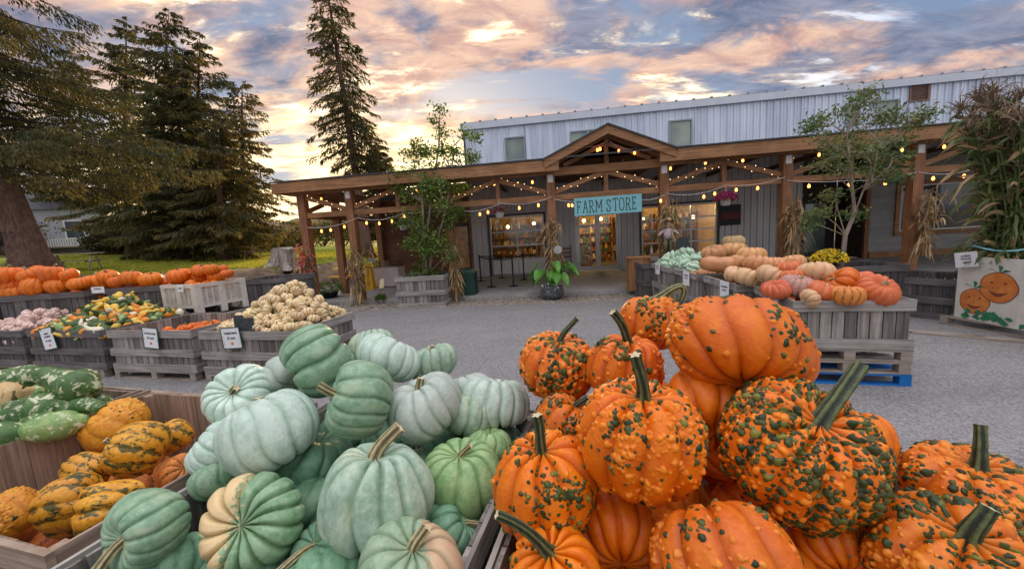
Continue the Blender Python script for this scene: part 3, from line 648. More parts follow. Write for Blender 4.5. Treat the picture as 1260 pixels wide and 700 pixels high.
# ================================================================== PUMPKINS
def pumpkin_geo(nrib=10, depth=.13, asp=.8, dimple=.22, seed=0, nu=96, nv=48, sharp=1.6, lump=.03, neck=0., flat=0., nwarts=0, wr=(.045, .085), wgreen=.5, wbands=True, bandz=None, warp_=.12, elong=0.):
    """unit-radius pumpkin: verts, faces, attributes; +Z is the stem side"""
    rs = np.random.RandomState(seed)
    lon = np.arange(nu)/nu*2*math.pi; lat = np.linspace(0, math.pi, nv)
    LO, LA = np.meshgrid(lon, lat)
    w_ = LO.copy()
    for k in (1, 2, 3): w_ += warp_*rs.uniform(-1, 1)/k**.8*np.sin(k*LO+rs.uniform(0, 6.3))
    w_ += .06*np.sin(3*LA+rs.uniform(0, 6.3))
    ph = w_*nrib/2; s = np.abs(np.sin(ph)); ribi = np.floor(ph/math.pi).astype(int) % nrib
    rh = 1+rs.uniform(-.35, .35, nrib)[ribi]
    pole = np.sin(LA)
    g_ = (1-s)**sharp
    rad = 1-depth*g_*(.35+.65*pole**.5)+.02*(rh-1)*s
    xx = pole**(.82); 
    R = xx*rad; Zz = asp*np.sign(np.cos(LA))*np.abs(np.cos(LA))**.95
    rr = pole
    Zz = Zz - np.where(np.cos(LA) > 0, 1, -.6)*dimple*np.exp(-(rr/.36)**2)*asp*1.3
    Zz *= (1-.25*depth*g_/.13)
    P_ = np.stack([R*np.cos(LO), R*np.sin(LO), Zz], -1)
    if elong: P_[..., 0] *= 1+elong
    if neck: P_[..., :2] *= (1-neck*sst(Zz, 0, asp))[..., None]
    for k in range(7):
        d = rs.randn(3); d /= np.linalg.norm(d); P_ *= (1+lump*rs.uniform(.3, 1)*np.sin(P_@d*rs.uniform(1.5, 4)+rs.uniform(0, 6)))[..., None]
    v = P_.reshape(-1, 3)
    wart = np.zeros(len(v)); green = np.zeros(len(v))
    if nwarts:
        nrm = v/np.linalg.norm(v, axis=1)[:, None]
        # wart centres gather in crowded patches that trail down the ribs, thicker towards the stem
        cent = []; pat = []; CC = np.zeros((nwarts+1, 3)); CR = np.zeros(nwarts+1); npatch = max(10, nwarts//20)
        for _ in range(npatch): pat.append((rs.uniform(0, 6.3), rs.uniform(.3, 1.9), rs.uniform(.07, .22), rs.uniform(.5, 2.2), rs.rand() < wgreen))
        tries = 0
        while len(cent) < nwarts and tries < nwarts*14:
            tries += 1
            a0, l0, sp_, el_, gr_ = pat[min(int(rs.rand()**1.3*npatch), npatch-1)]
            if rs.rand() < .13: a, l = rs.uniform(0, 6.3), rs.uniform(.2, 2.4); gr = rs.rand() < wgreen*.5
            else: a = a0+rs.randn()*sp_/max(.3, math.sin(l0)); l = abs(l0+rs.randn()*sp_*el_*1.3); gr = gr_ if rs.rand() < .9 else not gr_
            if l > 2.5 or l < .16: continue
            r_ = wr[0]*.55+(wr[1]*1.15-wr[0]*.55)*rs.rand()**1.9
            i = int(np.clip(round(l/math.pi*(nv-1)), 0, nv-1))*nu + int(round(a/(2*math.pi)*nu)) % nu
            c = v[i]
            k_ = len(cent)
            if k_ and (((CC[:k_]-c)**2).sum(1) < (.60*(r_+CR[:k_]))**2).any(): continue
            CC[k_] = c; CR[k_] = r_; cent.append((c, r_, gr, rs.uniform(.7, 1.15)))
        V0 = v.copy(); wvar = np.zeros(len(v))
        wob_ = sum(np.sin(V0@(rs.randn(3)*rs.uniform(25, 60))+rs.uniform(0, 6)) for _ in range(5))*.10
        for c, r_, gr, hh in cent:
            dd = V0-c; cand = np.where((np.abs(dd[:, 0]) < r_*1.3) & (np.abs(dd[:, 1]) < r_*1.3) & (np.abs(dd[:, 2]) < r_*1.3))[0]
            if not len(cand): continue
            ang = rs.uniform(0, 3.1); ax = np.array([math.cos(ang), math.sin(ang), rs.uniform(-1, 1)]); ax /= np.linalg.norm(ax)
            d2 = (dd[cand]**2).sum(1)+rs.uniform(.1, .9)*(dd[cand]@ax)**2; q = np.sqrt(d2)/r_*(1+wob_[cand])
            bump = np.clip(1-q**2, 0, 1)**.62*(q < 1); sel = bump*r_ > wart[cand]
            ii = cand[sel]; wart[ii] = bump[sel]*r_; green[ii] = 1.0 if gr else 0.0; wvar[ii] = rs.rand()
            v[ii] = V0[ii]+nrm[ii]*(bump[sel]*r_*.85*hh)[:, None]
        # slow swelling under crowded patches and a faint leathery roughness
        dens_ = np.zeros(len(v))
        for c, r_, gr, hh in cent: dens_ += np.exp(-((V0-c)**2).sum(1)/.012)*.10
        v += nrm*(np.clip(dens_, 0, 1)*.030+wob_*.006)[:, None]
        wart = np.clip(wart/.035, 0, 1)
        gc = np.array([c for c, r_, gr, hh in cent if gr]) if any(q[2] for q in cent) else None
        if gc is not None:
            dmin = np.full(len(V0), 9.)
            for c in gc: dmin = np.minimum(dmin, ((V0-c)**2).sum(1))
            gsk = np.clip(1.25-np.sqrt(dmin)/.06, 0, 1)*.75; green = np.where(wart > .05, green, gsk)
    i = np.arange(nv-1)[:, None]*nu; k = np.arange(nu)[None, :]; k2 = (k+1) % nu
    f = np.stack([i+k, i+nu+k, i+nu+k2, i+k2], -1).reshape(-1, 4)
    at_ = dict(groove=np.clip(g_, 0, 1).ravel(), pole=(1-np.clip(rr/.45, 0, 1)).ravel()*(np.cos(LA) > 0).ravel())
    if nwarts: at_.update(wart=wart, green=green, wvar=wvar)
    return v, f, at_

def stem_geo(mb, L=.5, r0=.12, r1=.07, bend=(.2, 0), z0=0., n=30, ridges=5, seed=0, flare=1.9, m=0, mcut=1, curl=0.0):
    rs = np.random.RandomState(seed); N = 12; t = np.linspace(0, 1, N); ph = rs.uniform(0, 6)
    x = bend[0]*t**1.8*L*1.4+.03*L*np.sin(t*5+ph); y = bend[1]*t**1.8*L*1.4; z = z0+L*(t - curl*t**2*.9)
    if curl: x = bend[0]*L*np.sin(t*2.2*curl+.001)*1.2; y = bend[1]*L*np.sin(t*2.2*curl)*1.2; z = z0+L*(np.sin(t*math.pi*.9*min(1, curl+.3))*.8)
    rad = r1+(r0-r1)*(1-t)+r0*(flare-1)*np.exp(-(t/.10)**1.2); rad[-1] *= 1.08
    Pp = np.stack([x, y, z], -1)
    tg = np.gradient(Pp, axis=0); tg /= np.linalg.norm(tg, axis=1)[:, None]; sd = np.cross(tg[0], [0, 1., 0.2]); v = []; RG = []
    a = np.arange(n)/n*2*math.pi
    for i in range(N):
        sd = sd-tg[i]*(sd@tg[i]); sd /= np.linalg.norm(sd); u = np.cross(tg[i], sd); rr = 1+.26*np.cos(a*ridges+t[i]*1.6)+.03*rs.randn(n); RG.append(.5+.5*np.cos(a*ridges+t[i]*1.6))
        v.append(Pp[i]+rad[i]*(rr*np.cos(a))[:, None]*sd+rad[i]*(rr*np.sin(a))[:, None]*u)
    v = np.concatenate(v); f = [(i*n+k, i*n+(k+1) % n, (i+1)*n+(k+1) % n, (i+1)*n+k) for i in range(N-1) for k in range(n)]
    mb.add(v, f, m, ridge=np.concatenate(RG))
    top = v[-n:]; cc = top.mean(0); inn = cc+(top-cc)*.5-tg[-1]*r1*.25
    vv = np.concatenate([top, inn, [cc-tg[-1]*r1*.3]]); mb.add(vv, [(k, (k+1) % n, n+(k+1) % n, n+k) for k in range(n)]+[(n+k, n+(k+1) % n, 2*n) for k in range(n)], mcut)

def skin(name, base, base2, groove=None, gs=.6, rough=.37, mott=(9, .35), speck=None, patch=None, coat=.16, warty=None, stripes=None, orand=.12, rimcol=None, blob=None, bump=.25, scuff=.25, us=1.0, cream=None):
    m, t, b, out = newmat(name); tc = t.new('ShaderNodeTexCoord'); oi = t.new('ShaderNodeObjectInfo'); v = tc.outputs['Object']
    W = t.math('MULTIPLY', oi.outputs['Random'], 40.)
    A = lambda a: t.new('ShaderNodeAttribute', attribute_name=a).outputs['Fac']
    n1 = t.noise(v, mott[0]*us, 6, .62, .4, W); n0 = t.noise(v, 3.2*us, 4, .6, .5, W); n2 = t.noise(v, 70*min(us, 3), 4, .7, 0, W)
    col = t.mix(t.ramp(n0, .35, .65), base, base2)
    col = t.mix(t.math('MULTIPLY', t.ramp(n1, .42, .68), mott[1]), col, tuple(min(1, c*1.35+.02) for c in base2))
    if patch: col = t.mix(t.ramp(t.noise(v, 4.0*us, 6, .62, .6, t.math('ADD', W, 3.)), patch[1], patch[1]+.07), col, patch[0])
    if blob: # one side discoloured
        s_ = t.new('ShaderNodeSeparateXYZ'); t.link(v, s_.inputs[0])
        q = t.math('ADD', t.math('MULTIPLY', s_.outputs[blob[1]], blob[2]), t.math('MULTIPLY', t.math('SUBTRACT', t.noise(v, 11, 6, .65, .5), .5), 1.6))
        col = t.mix(t.ramp(q, blob[3], blob[3]+.22), col, blob[0])
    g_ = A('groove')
    if stripes:
        nz = t.noise(t.mapping(v, scale=(1, 1, .7)), stripes[1], 6, .68, .5, W)
        q = t.math('ADD', t.math('MULTIPLY', g_, stripes[2]), nz); col = t.mix(t.ramp(q, stripes[3], stripes[3]+.07), col, t.mix(t.ramp(n2, .4, .6), stripes[0], tuple(c*1.9 for c in stripes[0])))
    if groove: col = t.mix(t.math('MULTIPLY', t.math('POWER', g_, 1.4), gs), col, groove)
    if speck: col = t.mix(t.math('MULTIPLY', t.ramp(t.noise(v, 55, 3, .6, .2, W), .64, .70), speck[1]), col, speck[0])
    if warty:
        wa = A('wart'); gr = A('green')
        oc = t.mix(t.ramp(wa, .1, .8), col, warty[0]); n5 = t.noise(v, 60, 3, .6, 0, W)
        wv = A('wvar'); gc = t.mix(t.ramp(t.math('ADD', t.math('MULTIPLY', n5, .6), t.math('MULTIPLY', wv, .6)), .35, .80), warty[1], warty[2]); oc = t.mix(t.math('MULTIPLY', wv, t.math('MULTIPLY', wa, .6)), oc, (.72, .15, .006))
        gc = t.mix(t.math('MULTIPLY', t.ramp(wv, .78, .95), t.math('MULTIPLY', wa, .8)), gc, warty[3])
        gm = t.ramp(t.math('ADD', gr, t.math('MULTIPLY', t.math('SUBTRACT', n1, .5), .7)), .35, .60)
        col = t.mix(gm, oc, gc)
    if cream:
        col = t.mix(t.math('MULTIPLY', t.ramp(t.noise(t.mapping(v, scale=(1, 1, .55)), 1.7, 5, .6, .6, t.math('ADD', W, 11.)), .50, .68), cream[1]), col, cream[0])
        col = t.mix(t.math('MULTIPLY', t.ramp(t.noise(t.mapping(v, scale=(1.6, 1.6, .35)), 12, 5, .7, .4, W), .50, .68), .30), col, tuple(c*.55 for c in base))
        col = t.mix(t.math('MULTIPLY', t.ramp(t.noise(v, 38, 2, .5, 0, W), .70, .74), .75), col, (.16, .13, .07))
        col = t.mix(t.math('MULTIPLY', t.ramp(t.noise(t.mapping(v, scale=(3.5, 3.5, .8), rot=(.5, .3, 0)), 5, 3, .9, 2.5, W), .70, .725), .55), col, (.42, .36, .22))
    # pale scuffs and dust
    col = t.mix(t.math('MULTIPLY', t.ramp(t.noise(t.mapping(v, scale=(1, 1, 2.2)), 24, 6, .75, 1.2, W), .66, .76), scuff), col, (.62, .56, .44))
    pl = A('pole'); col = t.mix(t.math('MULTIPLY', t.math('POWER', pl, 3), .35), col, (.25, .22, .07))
    col = vary(t, col, 0, orand)
    t.val(b.inputs['Base Color'], col); t.val(b.inputs['Roughness'], t.math('MULTIPLY_ADD', n1, .35, rough-.12))
    b.inputs['Coat Weight'].default_value = coat; b.inputs['Coat Roughness'].default_value = .35; b.inputs['Specular IOR Level'].default_value = .32
    bn = t.new('ShaderNodeBump'); bn.inputs['Strength'].default_value = bump; bn.inputs['Distance'].default_value = .01
    t.link(t.math('ADD', t.math('MULTIPLY', n1, .9), t.math('MULTIPLY', n2, .16)), bn.inputs['Height']); t.link(bn.outputs[0], b.inputs['Normal'])
    return m
SK = {}
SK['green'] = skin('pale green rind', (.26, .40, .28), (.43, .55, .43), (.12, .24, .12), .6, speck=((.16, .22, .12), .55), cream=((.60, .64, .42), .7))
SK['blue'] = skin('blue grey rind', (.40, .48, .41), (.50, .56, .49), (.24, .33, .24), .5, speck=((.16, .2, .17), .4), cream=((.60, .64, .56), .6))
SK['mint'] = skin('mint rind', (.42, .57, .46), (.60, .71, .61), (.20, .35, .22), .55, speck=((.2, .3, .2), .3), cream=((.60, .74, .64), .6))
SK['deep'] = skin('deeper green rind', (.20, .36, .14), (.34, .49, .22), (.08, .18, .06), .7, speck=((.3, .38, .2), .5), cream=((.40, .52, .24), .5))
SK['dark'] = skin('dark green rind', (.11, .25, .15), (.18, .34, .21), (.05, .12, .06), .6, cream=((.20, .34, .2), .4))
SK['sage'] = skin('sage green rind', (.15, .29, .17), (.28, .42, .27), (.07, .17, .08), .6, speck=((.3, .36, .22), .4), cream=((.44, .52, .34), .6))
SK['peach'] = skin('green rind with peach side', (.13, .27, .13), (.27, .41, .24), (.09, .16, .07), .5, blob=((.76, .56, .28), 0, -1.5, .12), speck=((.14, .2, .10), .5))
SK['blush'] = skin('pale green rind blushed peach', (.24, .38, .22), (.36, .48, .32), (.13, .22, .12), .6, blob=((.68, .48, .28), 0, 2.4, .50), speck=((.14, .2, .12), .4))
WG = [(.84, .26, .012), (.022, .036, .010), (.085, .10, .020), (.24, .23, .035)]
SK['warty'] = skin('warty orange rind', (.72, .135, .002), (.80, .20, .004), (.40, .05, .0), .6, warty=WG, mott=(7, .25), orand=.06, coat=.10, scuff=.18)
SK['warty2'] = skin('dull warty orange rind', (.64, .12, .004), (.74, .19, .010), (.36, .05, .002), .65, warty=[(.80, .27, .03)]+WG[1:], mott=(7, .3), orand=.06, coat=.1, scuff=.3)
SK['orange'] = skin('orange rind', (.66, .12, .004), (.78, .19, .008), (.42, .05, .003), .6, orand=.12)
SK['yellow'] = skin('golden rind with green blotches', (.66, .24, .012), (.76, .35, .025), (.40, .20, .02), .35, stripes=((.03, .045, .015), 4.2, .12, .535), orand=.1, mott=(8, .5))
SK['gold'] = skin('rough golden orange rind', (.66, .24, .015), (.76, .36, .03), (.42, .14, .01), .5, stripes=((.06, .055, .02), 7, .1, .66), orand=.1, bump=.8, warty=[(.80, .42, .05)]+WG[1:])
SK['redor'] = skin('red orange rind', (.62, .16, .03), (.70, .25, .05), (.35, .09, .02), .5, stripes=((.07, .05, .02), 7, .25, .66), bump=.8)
SK['cream'] = skin('cream rind with orange stripes', (.70, .54, .28), (.80, .68, .42), (.60, .22, .04), 1.0, orand=.16, mott=(6, .3))
SK['pinkw'] = skin('pinkish white rind', (.66, .45, .38), (.78, .60, .52), (.55, .30, .22), .6, orand=.12)
SK['tan'] = skin('tan rind', (.56, .24, .085), (.70, .36, .15), (.36, .14, .05), .6, orand=.14, patch=((.62, .45, .30), .60))
SK['cinder'] = skin('red coral rind', (.60, .085, .025), (.66, .15, .045), (.70, .38, .16), .5, orand=.14, patch=((.70, .32, .12), .62))
SK['peachy'] = skin('peach rind', (.68, .38, .20), (.76, .48, .28), (.60, .30, .14), .6, orand=.1, patch=((.74, .46, .12), .55))
SK['mauve'] = skin('dusty mauve rind', (.42, .20, .16), (.52, .28, .22), (.24, .12, .09), .7, orand=.08)
SK['mott'] = skin('mottled dark green gourd rind', (.04, .10, .025), (.09, .18, .045), None, us=6, patch=((.62, .64, .40), .53), mott=(14, .2), orand=.12)
SK['mottl'] = skin('light mottled green gourd rind', (.16, .28, .08), (.28, .40, .14), None, us=5, patch=((.66, .68, .45), .54), mott=(14, .2), orand=.12)
SK['gtan'] = skin('tan gourd rind', (.50, .32, .14), (.62, .44, .22), None, us=6, patch=((.35, .2, .08), .6))
SK['gy'] = skin('yellow gourd rind', (.72, .42, .04), (.80, .56, .10), None, us=6, patch=((.74, .68, .45), .60), orand=.12)
SK['gg'] = skin('green gourd rind', (.03, .07, .02), (.07, .13, .03), None, us=6, patch=((.66, .52, .10), .60), orand=.1)
SK['gw'] = skin('white gourd rind', (.66, .60, .40), (.74, .70, .52), None, us=6, patch=((.12, .2, .05), .64), orand=.1)
SK['go'] = skin('orange gourd rind', (.70, .20, .02), (.78, .30, .03), None, us=6, patch=((.7, .5, .2), .66), orand=.1)
SK['lgreen'] = skin('seafoam squash rind', (.34, .50, .36), (.50, .64, .48), (.24, .38, .26), .6, orand=.12)
def stemmat(name, dark, light):
    m, t, b, out = newmat(name); tc = t.new('ShaderNodeTexCoord'); oi = t.new('ShaderNodeObjectInfo'); W = t.math('MULTIPLY', oi.outputs['Random'], 30.)
    rg = t.new('ShaderNodeAttribute', attribute_name='ridge').outputs['Fac']; n1 = t.noise(t.mapping(tc.outputs['Object'], scale=(1, 1, .12)), 130, 5, .65, .2, W); n2 = t.noise(tc.outputs['Object'], 28, 4, .6, .3, W)
    f_ = t.ramp(t.math('ADD', t.math('MULTIPLY', rg, .38), t.math('MULTIPLY', t.math('ADD', n1, n2), .5)), .52, 1.0)
    t.val(b.inputs['Base Color'], t.mix(f_, dark, light)); b.inputs['Roughness'].default_value = .6
    bn = t.new('ShaderNodeBump'); bn.inputs['Strength'].default_value = .7; bn.inputs['Distance'].default_value = .004; t.link(n1, bn.inputs['Height']); t.link(bn.outputs[0], b.inputs['Normal']); return m
M['stem_tan'] = stemmat('tan dry stem', (.13, .10, .035), (.58, .50, .28)); M['stem_green'] = stemmat('dark green stem', (.010, .018, .008), (.13, .16, .05)); M['stem_olive'] = stemmat('olive stem', (.05, .06, .02), (.38, .36, .15))
M['cut'] = mat('cut stem end', (.55, .46, .26), (.70, .60, .38), 60, rough=.8)

def orient(d, spin=0.0):
    q = Vector((0, 0, 1)).rotation_difference(Vector([float(x) for x in d]).normalized()); return q @ Quaternion((0, 0, 1), spin)
PK = {}
def pump_mesh(key, mname, **kw):
    """cached rind mesh"""
    if key not in PK:
        mb = MB(); v, f, a = pumpkin_geo(**kw); mb.add(v, f, **a); PK[key] = (mb, v[0][2]); me = mb.mesh('rind', SK[mname], True); PK[key] = (me, float(v[:, 2][np.argmin(np.hypot(v[:, 0], v[:, 1]) - (v[:, 2] > 0)*1.0)]))
    return PK[key]
def put_pumpkin(name, label, p, rad, d, spin=0, rindkw=None, key=None, sk='green', stem=None, group=None, cat='pumpkin', squash=(1, 1, 1)):
    rindkw = dict(rindkw or {}); key = key or ('p', sk, tuple(sorted(rindkw.items())))
    me, ztop = pump_mesh(key, sk, **rindkw)
    root = thing(name, label, cat, p, quat=orient(d, spin), group=group)
    o = inst(me, 'rind', root); o.scale = (rad*squash[0], rad*squash[1], rad*squash[2])
    if stem:
        st = dict(stem); mt = st.pop('mat', 'stem_tan'); sb = MB(); st['L'] = st.get('L', .5)*rad*(1.28 if mt == 'stem_green' else 1.0); st['r0'] = st.get('r0', .12)*rad; st['r1'] = st.get('r1', .08)*rad
        stem_geo(sb, z0=ztop*rad*squash[2]-.015, **st); sb.build('stem', [M[mt], M['cut']], root, True)
    return root
def fit(px, py, w_, h_, z, k=1.0):
    """where a pumpkin seen at px,py with that outline stands, resting so its middle is at height z"""
    p = G(px, py, z); Z_ = (p-CAM)@_f; th = ((px-630)**2+(py-350)**2)/F**2
    return p, math.sqrt(w_*h_)*Z_/F/(1+th)**.33/2*k

# ---------------------------------------------------------------- wooden bins
def bin_(label, loc, rz, W_, D_, H_, pal='g', group='slatted wooden harvest bins', z0=0.0, rails=2, rail_h=.11, name='harvest_bin', seed=0, nslat=None, thick=.022):
    """origin at the front-left foot; x along the front, y to the back"""
    rs = np.random.RandomState(seed+11); root = thing(name, label, 'bin', loc, rz, group)
    hm_, vm = M[pal+'h'], M[pal+'v']; j = .003; gp = .4 if pal == 'b' else 2.6
    def side(a, c, horiz):    # slatted side between two corners
        L = (c-a); n = nslat or max(5, int(L/.115)); mb = MB(); x = a+.03; step = (L-.06)/n
        for k in range(n):
            x0 = x+k*step+rs.uniform(.001, .003)*gp; x1 = x+(k+1)*step-rs.uniform(.001, .004)*gp; zt = z0+H_-.012-rs.uniform(0, .006)
            yield mb, x0, x1, z0+.03+rs.uniform(0, .01), zt
    for which in range(4):
        mb = MB()
        for _, x0, x1, za, zb in side(0, W_ if which < 2 else D_, which < 2):
            q = .024+rs.uniform(0, .003)
            if which == 0: mb.box(x0, x1, q, q+.018, za, zb)
            elif which == 1: mb.box(x0, x1, D_-q-.018, D_-q, za, zb)
            elif which == 2: mb.box(q, q+.018, x0, x1, za, zb)
            else: mb.box(W_-q-.018, W_-q, x0, x1, za, zb)
        mb.build('slatted_side', vm, root)
    zs = [z0+H_-rail_h] + ([z0+H_*.46-rail_h*.5] if rails >= 3 else []) + [z0+.0]
    for z in zs:
        for which in range(4):
            mb = MB(); t_ = thick; zz = z+rs.uniform(-.004, .004); hh = rail_h*rs.uniform(.94, 1.04)
            if z == z0: zz = z; 
            if which == 0: mb.box(-.004, W_+.004, 0, t_, zz, zz+hh, j=j)
            elif which == 1: mb.box(-.004, W_+.004, D_-t_, D_, zz, zz+hh, j=j)
            elif which == 2: mb.box(0, t_, t_+.002, D_-t_-.002, zz, zz+hh, j=j)
            else: mb.box(W_-t_, W_, t_+.002, D_-t_-.002, zz, zz+hh, j=j)
            mb.build('rail', hm_, root)
    for x in (.045, W_-.095):
        for y in (.045, D_-.095): MB().box(x, x+.05, y, y+.05, z0, z0+H_-.02).build('corner_post', vm, root)
    mb = MB(); n = 8
    for k in range(n): mb.box(.045, W_-.045, .045+k*(D_-.09)/n, .045+(k+1)*(D_-.09)/n-.006, z0+.02, z0+.038)
    mb.build('bottom', hm_, root)
    return root
def pallet(label, loc, rz, W_, D_, mt='pallet', seed=0, group='shipping pallets under the bins', H_=.125):
    root = thing('pallet', label, 'pallet', loc, rz, group); rs = np.random.RandomState(seed)
    mb = MB(); n = 6; bw_ = .09
    for z in (H_-.018, ):
        for k in range(n): y = k*(D_-bw_)/(n-1); mb.box(0, W_, y, y+bw_+rs.uniform(-.01, .01), z, z+.018, j=.003)
    mb.build('deck_board', M[mt], root)
    mb = MB()
    for y in (0, (D_-bw_)/2, D_-bw_): mb.box(0, W_, y, y+bw_, 0, .016, j=.002)
    mb.build('bottom_board', M[mt], root)
    bm_ = MB().box(0, .1, 0, .1, .017, H_-.019).mesh('block', M[mt])
    for x in (.001, (W_-.1)/2, W_-.101):
        for y in (.001, (D_-.1)/2, D_-.101): inst(bm_, 'block', root, (x, y, 0))
    return root

FA = -R_(16); FU = np.array([math.cos(FA), math.sin(FA), 0]); FV = np.array([-math.sin(FA), math.cos(FA), 0])
def fuv(u_, v_, z=0): return FU*u_+FV*v_+np.array([0, 0, z])
for (u0, wd, v0, dp, lab, pal) in [(-5.22, 1.52, .72, 1.30, 'brown wooden crate of mottled green gourds at the left edge', 'b'),
                                   (-3.62, 1.60, .72, 1.30, 'brown wooden crate of yellow and green blotched pumpkins', 'b'),
                                   (-1.93, 1.44, .62, 1.50, 'wooden crate heaped with pale green pumpkins in the foreground', 'g'),
                                   (-.44, 1.56, .62, 1.70, 'wooden crate heaped with warty orange pumpkins in the foreground', 'g')]:
    bin_(lab, fuv(u0, v0, .12), FA, wd, dp, .63, pal, seed=int(u0*10) % 97, rail_h=.10, group='crates in the foreground row')
    pallet('weathered pallet under the '+lab, fuv(u0+.02, v0+.02, 0), FA, wd-.04, dp-.04, seed=3, group='pallets under the foreground crates')

# ---------------------------------------------------------------- pale green pumpkins
GK = dict(nu=240, nv=110, asp=.76, dimple=.28, depth=.072, sharp=2.4, lump=.048, warp_=.28)
def gk(n, seed, **k): d = dict(GK, nrib=n, seed=seed); d.update(k); return d
ST_T = dict(mat='stem_tan', L=.55, r0=.10, r1=.085, flare=1.7, ridges=5)
greens = [
 ('mint ribbed pumpkin facing up with a stubby stem at the left of the green heap', 297, 489, 92, 92, 1.0, (.05, -.75, .75), 'mint', gk(13, 1), dict(ST_T, L=.22, bend=(.5, .2), mat='stem_olive'), 0),
 ('big mint pumpkin leaning back in the middle left of the green heap', 334, 528, 126, 116, .98, (-.45, .15, .85), 'mint', gk(11, 2, asp=.86), dict(ST_T, L=.30, r0=.09), 0),
 ('pale green pumpkin on its side at the very top of the green heap', 391, 440, 98, 90, 1.2, (.75, .55, .45), 'sage', gk(11, 3, asp=.90, depth=.13), None, 0),
 ('pale green pumpkin tucked behind the topmost one on its left', 350, 462, 70, 62, 1.05, (-.7, .4, .5), 'blue', gk(12, 4), None, 0),
 ('green pumpkin tipped left with a tan stem pointing left near the top', 442, 491, 98, 104, 1.08, (-.80, -.35, .42), 'sage', gk(12, 5, asp=.80), dict(ST_T, L=.62, bend=(.1, .1), r0=.10), 0),
 ('pale green pumpkin behind the stem of the tipped one', 478, 440, 78, 66, 1.12, (.3, .5, .7), 'mint', gk(11, 6), None, 0),
 ('rearmost pale green pumpkin at the top of the heap', 458, 428, 66, 50, 1.16, (-.2, .5, .8), 'green', gk(12, 7), None, 0),
 ('blue grey pumpkin with a tan stem leaning to the upper left', 526, 497, 90, 94, .98, (-.42, .0, .9), 'blue', gk(10, 8, asp=.86), dict(ST_T, L=.34, bend=(.4, .1)), 0),
 ('small pale pumpkin with an upright stem in front of the grey lot', 534, 446, 62, 54, 1.02, (-.15, .1, 1), 'green', gk(11, 9), dict(ST_T, L=.35, r0=.08), 0),
 ('pale grey green pumpkin at the right back end of the heap', 614, 493, 90, 70, .88, (.05, .35, .95), 'mint', gk(12, 10, asp=.78, depth=.11), None, 0),
 ('half hidden grey green pumpkin left of the right back one', 576, 480, 60, 54, .88, (-.3, .3, .9), 'blue', gk(12, 11), None, 0),
 ('narrow view of a green pumpkin wedged behind the blue grey one', 578, 512, 64, 74, .84, (.3, .4, .8), 'green', gk(11, 12), None, 0),
 ('largest pale green pumpkin upright in the middle with a tall tan stem', 461, 603, 142, 142, .87, (.10, .10, 1), 'green', gk(11, 13, asp=.95, depth=.12, dimple=.20), dict(ST_T, L=.62, r0=.115, r1=.10, bend=(.45, .15)), 0),
 ('deeper green ribbed pumpkin with a curled stem at the right of the heap', 567, 583, 98, 98, .77, (.02, -.15, 1), 'deep', gk(12, 14, asp=.84, dimple=.26), dict(ST_T, L=.45, r0=.075, r1=.06, bend=(.5, 0)), 0),
 ('dark green pumpkin half hidden behind the deeper green one', 600, 548, 62, 50, .76, (.2, .3, .9), 'deep', gk(11, 15), None, 0),
 ('green pumpkin with a peach coloured left side facing the viewer', 312, 645, 152, 134, .80, (.03, -.80, .60), 'peach', gk(13, 16, asp=.70, depth=.15), dict(ST_T, L=.10, r0=.075, r1=.07, flare=1.2), 0),
 ('green pumpkin blushed peach with a cut stem at the bottom middle', 508, 700, 138, 132, .76, (.12, -.12, 1), 'blush', gk(12, 17, asp=.86), dict(ST_T, L=.50, r0=.10, r1=.10, bend=(.4, .1)), .3),
 ('green pumpkin tipped forward with a long tan stem at the bottom left', 181, 650, 146, 120, .82, (-.32, -.86, .12), 'sage', gk(13, 18, asp=.74), dict(ST_T, L=.62, r0=.085, r1=.11, bend=(-.2, -.5)), 0),
 ('mint pumpkin partly hidden at the left flank of the heap', 266, 552, 84, 80, .82, (-.6, -.2, .6), 'mint', gk(12, 19), None, 0),
 ('green pumpkin low between the peach sided one and the mint flank', 272, 585, 74, 66, .74, (-.3, .2, .8), 'sage', gk(12, 20), None, 0),
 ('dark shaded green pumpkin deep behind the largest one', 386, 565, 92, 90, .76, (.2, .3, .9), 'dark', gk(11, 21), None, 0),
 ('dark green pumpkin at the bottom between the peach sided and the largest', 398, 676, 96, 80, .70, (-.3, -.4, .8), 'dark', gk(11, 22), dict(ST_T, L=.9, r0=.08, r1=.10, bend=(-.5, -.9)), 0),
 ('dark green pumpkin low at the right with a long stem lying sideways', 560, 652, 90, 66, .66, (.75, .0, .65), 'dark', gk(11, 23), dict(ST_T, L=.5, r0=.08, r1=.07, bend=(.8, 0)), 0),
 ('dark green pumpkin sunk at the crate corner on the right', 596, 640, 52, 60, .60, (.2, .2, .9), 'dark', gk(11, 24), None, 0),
]
for lab, px, py, w_, h_, z, d, sk, kw, st, spin in greens:
    p, r = fit(px, py, w_, h_, z, 1.03); put_pumpkin('pumpkin', lab, p, r, d, spin, kw, None, sk, st, 'pale green pumpkins heaped in the foreground crate')
def filler(key, kw, sk, label, group, us, vs, zs, r, seed, lab_name='pumpkin'):
    rs = np.random.RandomState(seed); me, zt = pump_mesh(key, sk, **(kw or {}))
    for u_ in us:
        for v_ in vs:
            for z in zs:
                p = fuv(u_+rs.uniform(-.03, .03), v_+rs.uniform(-.03, .03), z); root = thing(lab_name, label, 'pumpkin', p, quat=orient((rs.uniform(-.6, .6), rs.uniform(.5, 1.3), .5), rs.uniform(0, 6)), group=group)
                o = inst(me, 'rind', root); o.scale = (r, r, r*.98)
filler('fillg', dict(GK, nu=120, nv=56, nrib=12, seed=31), 'dark', 'dark green pumpkin buried at the bottom of the pale green heap', 'pumpkins buried in the green heap', (-1.68, -1.35, -1.02, -.72), (.92, 1.25, 1.58, 1.88), (.36, .60), .165, 3)

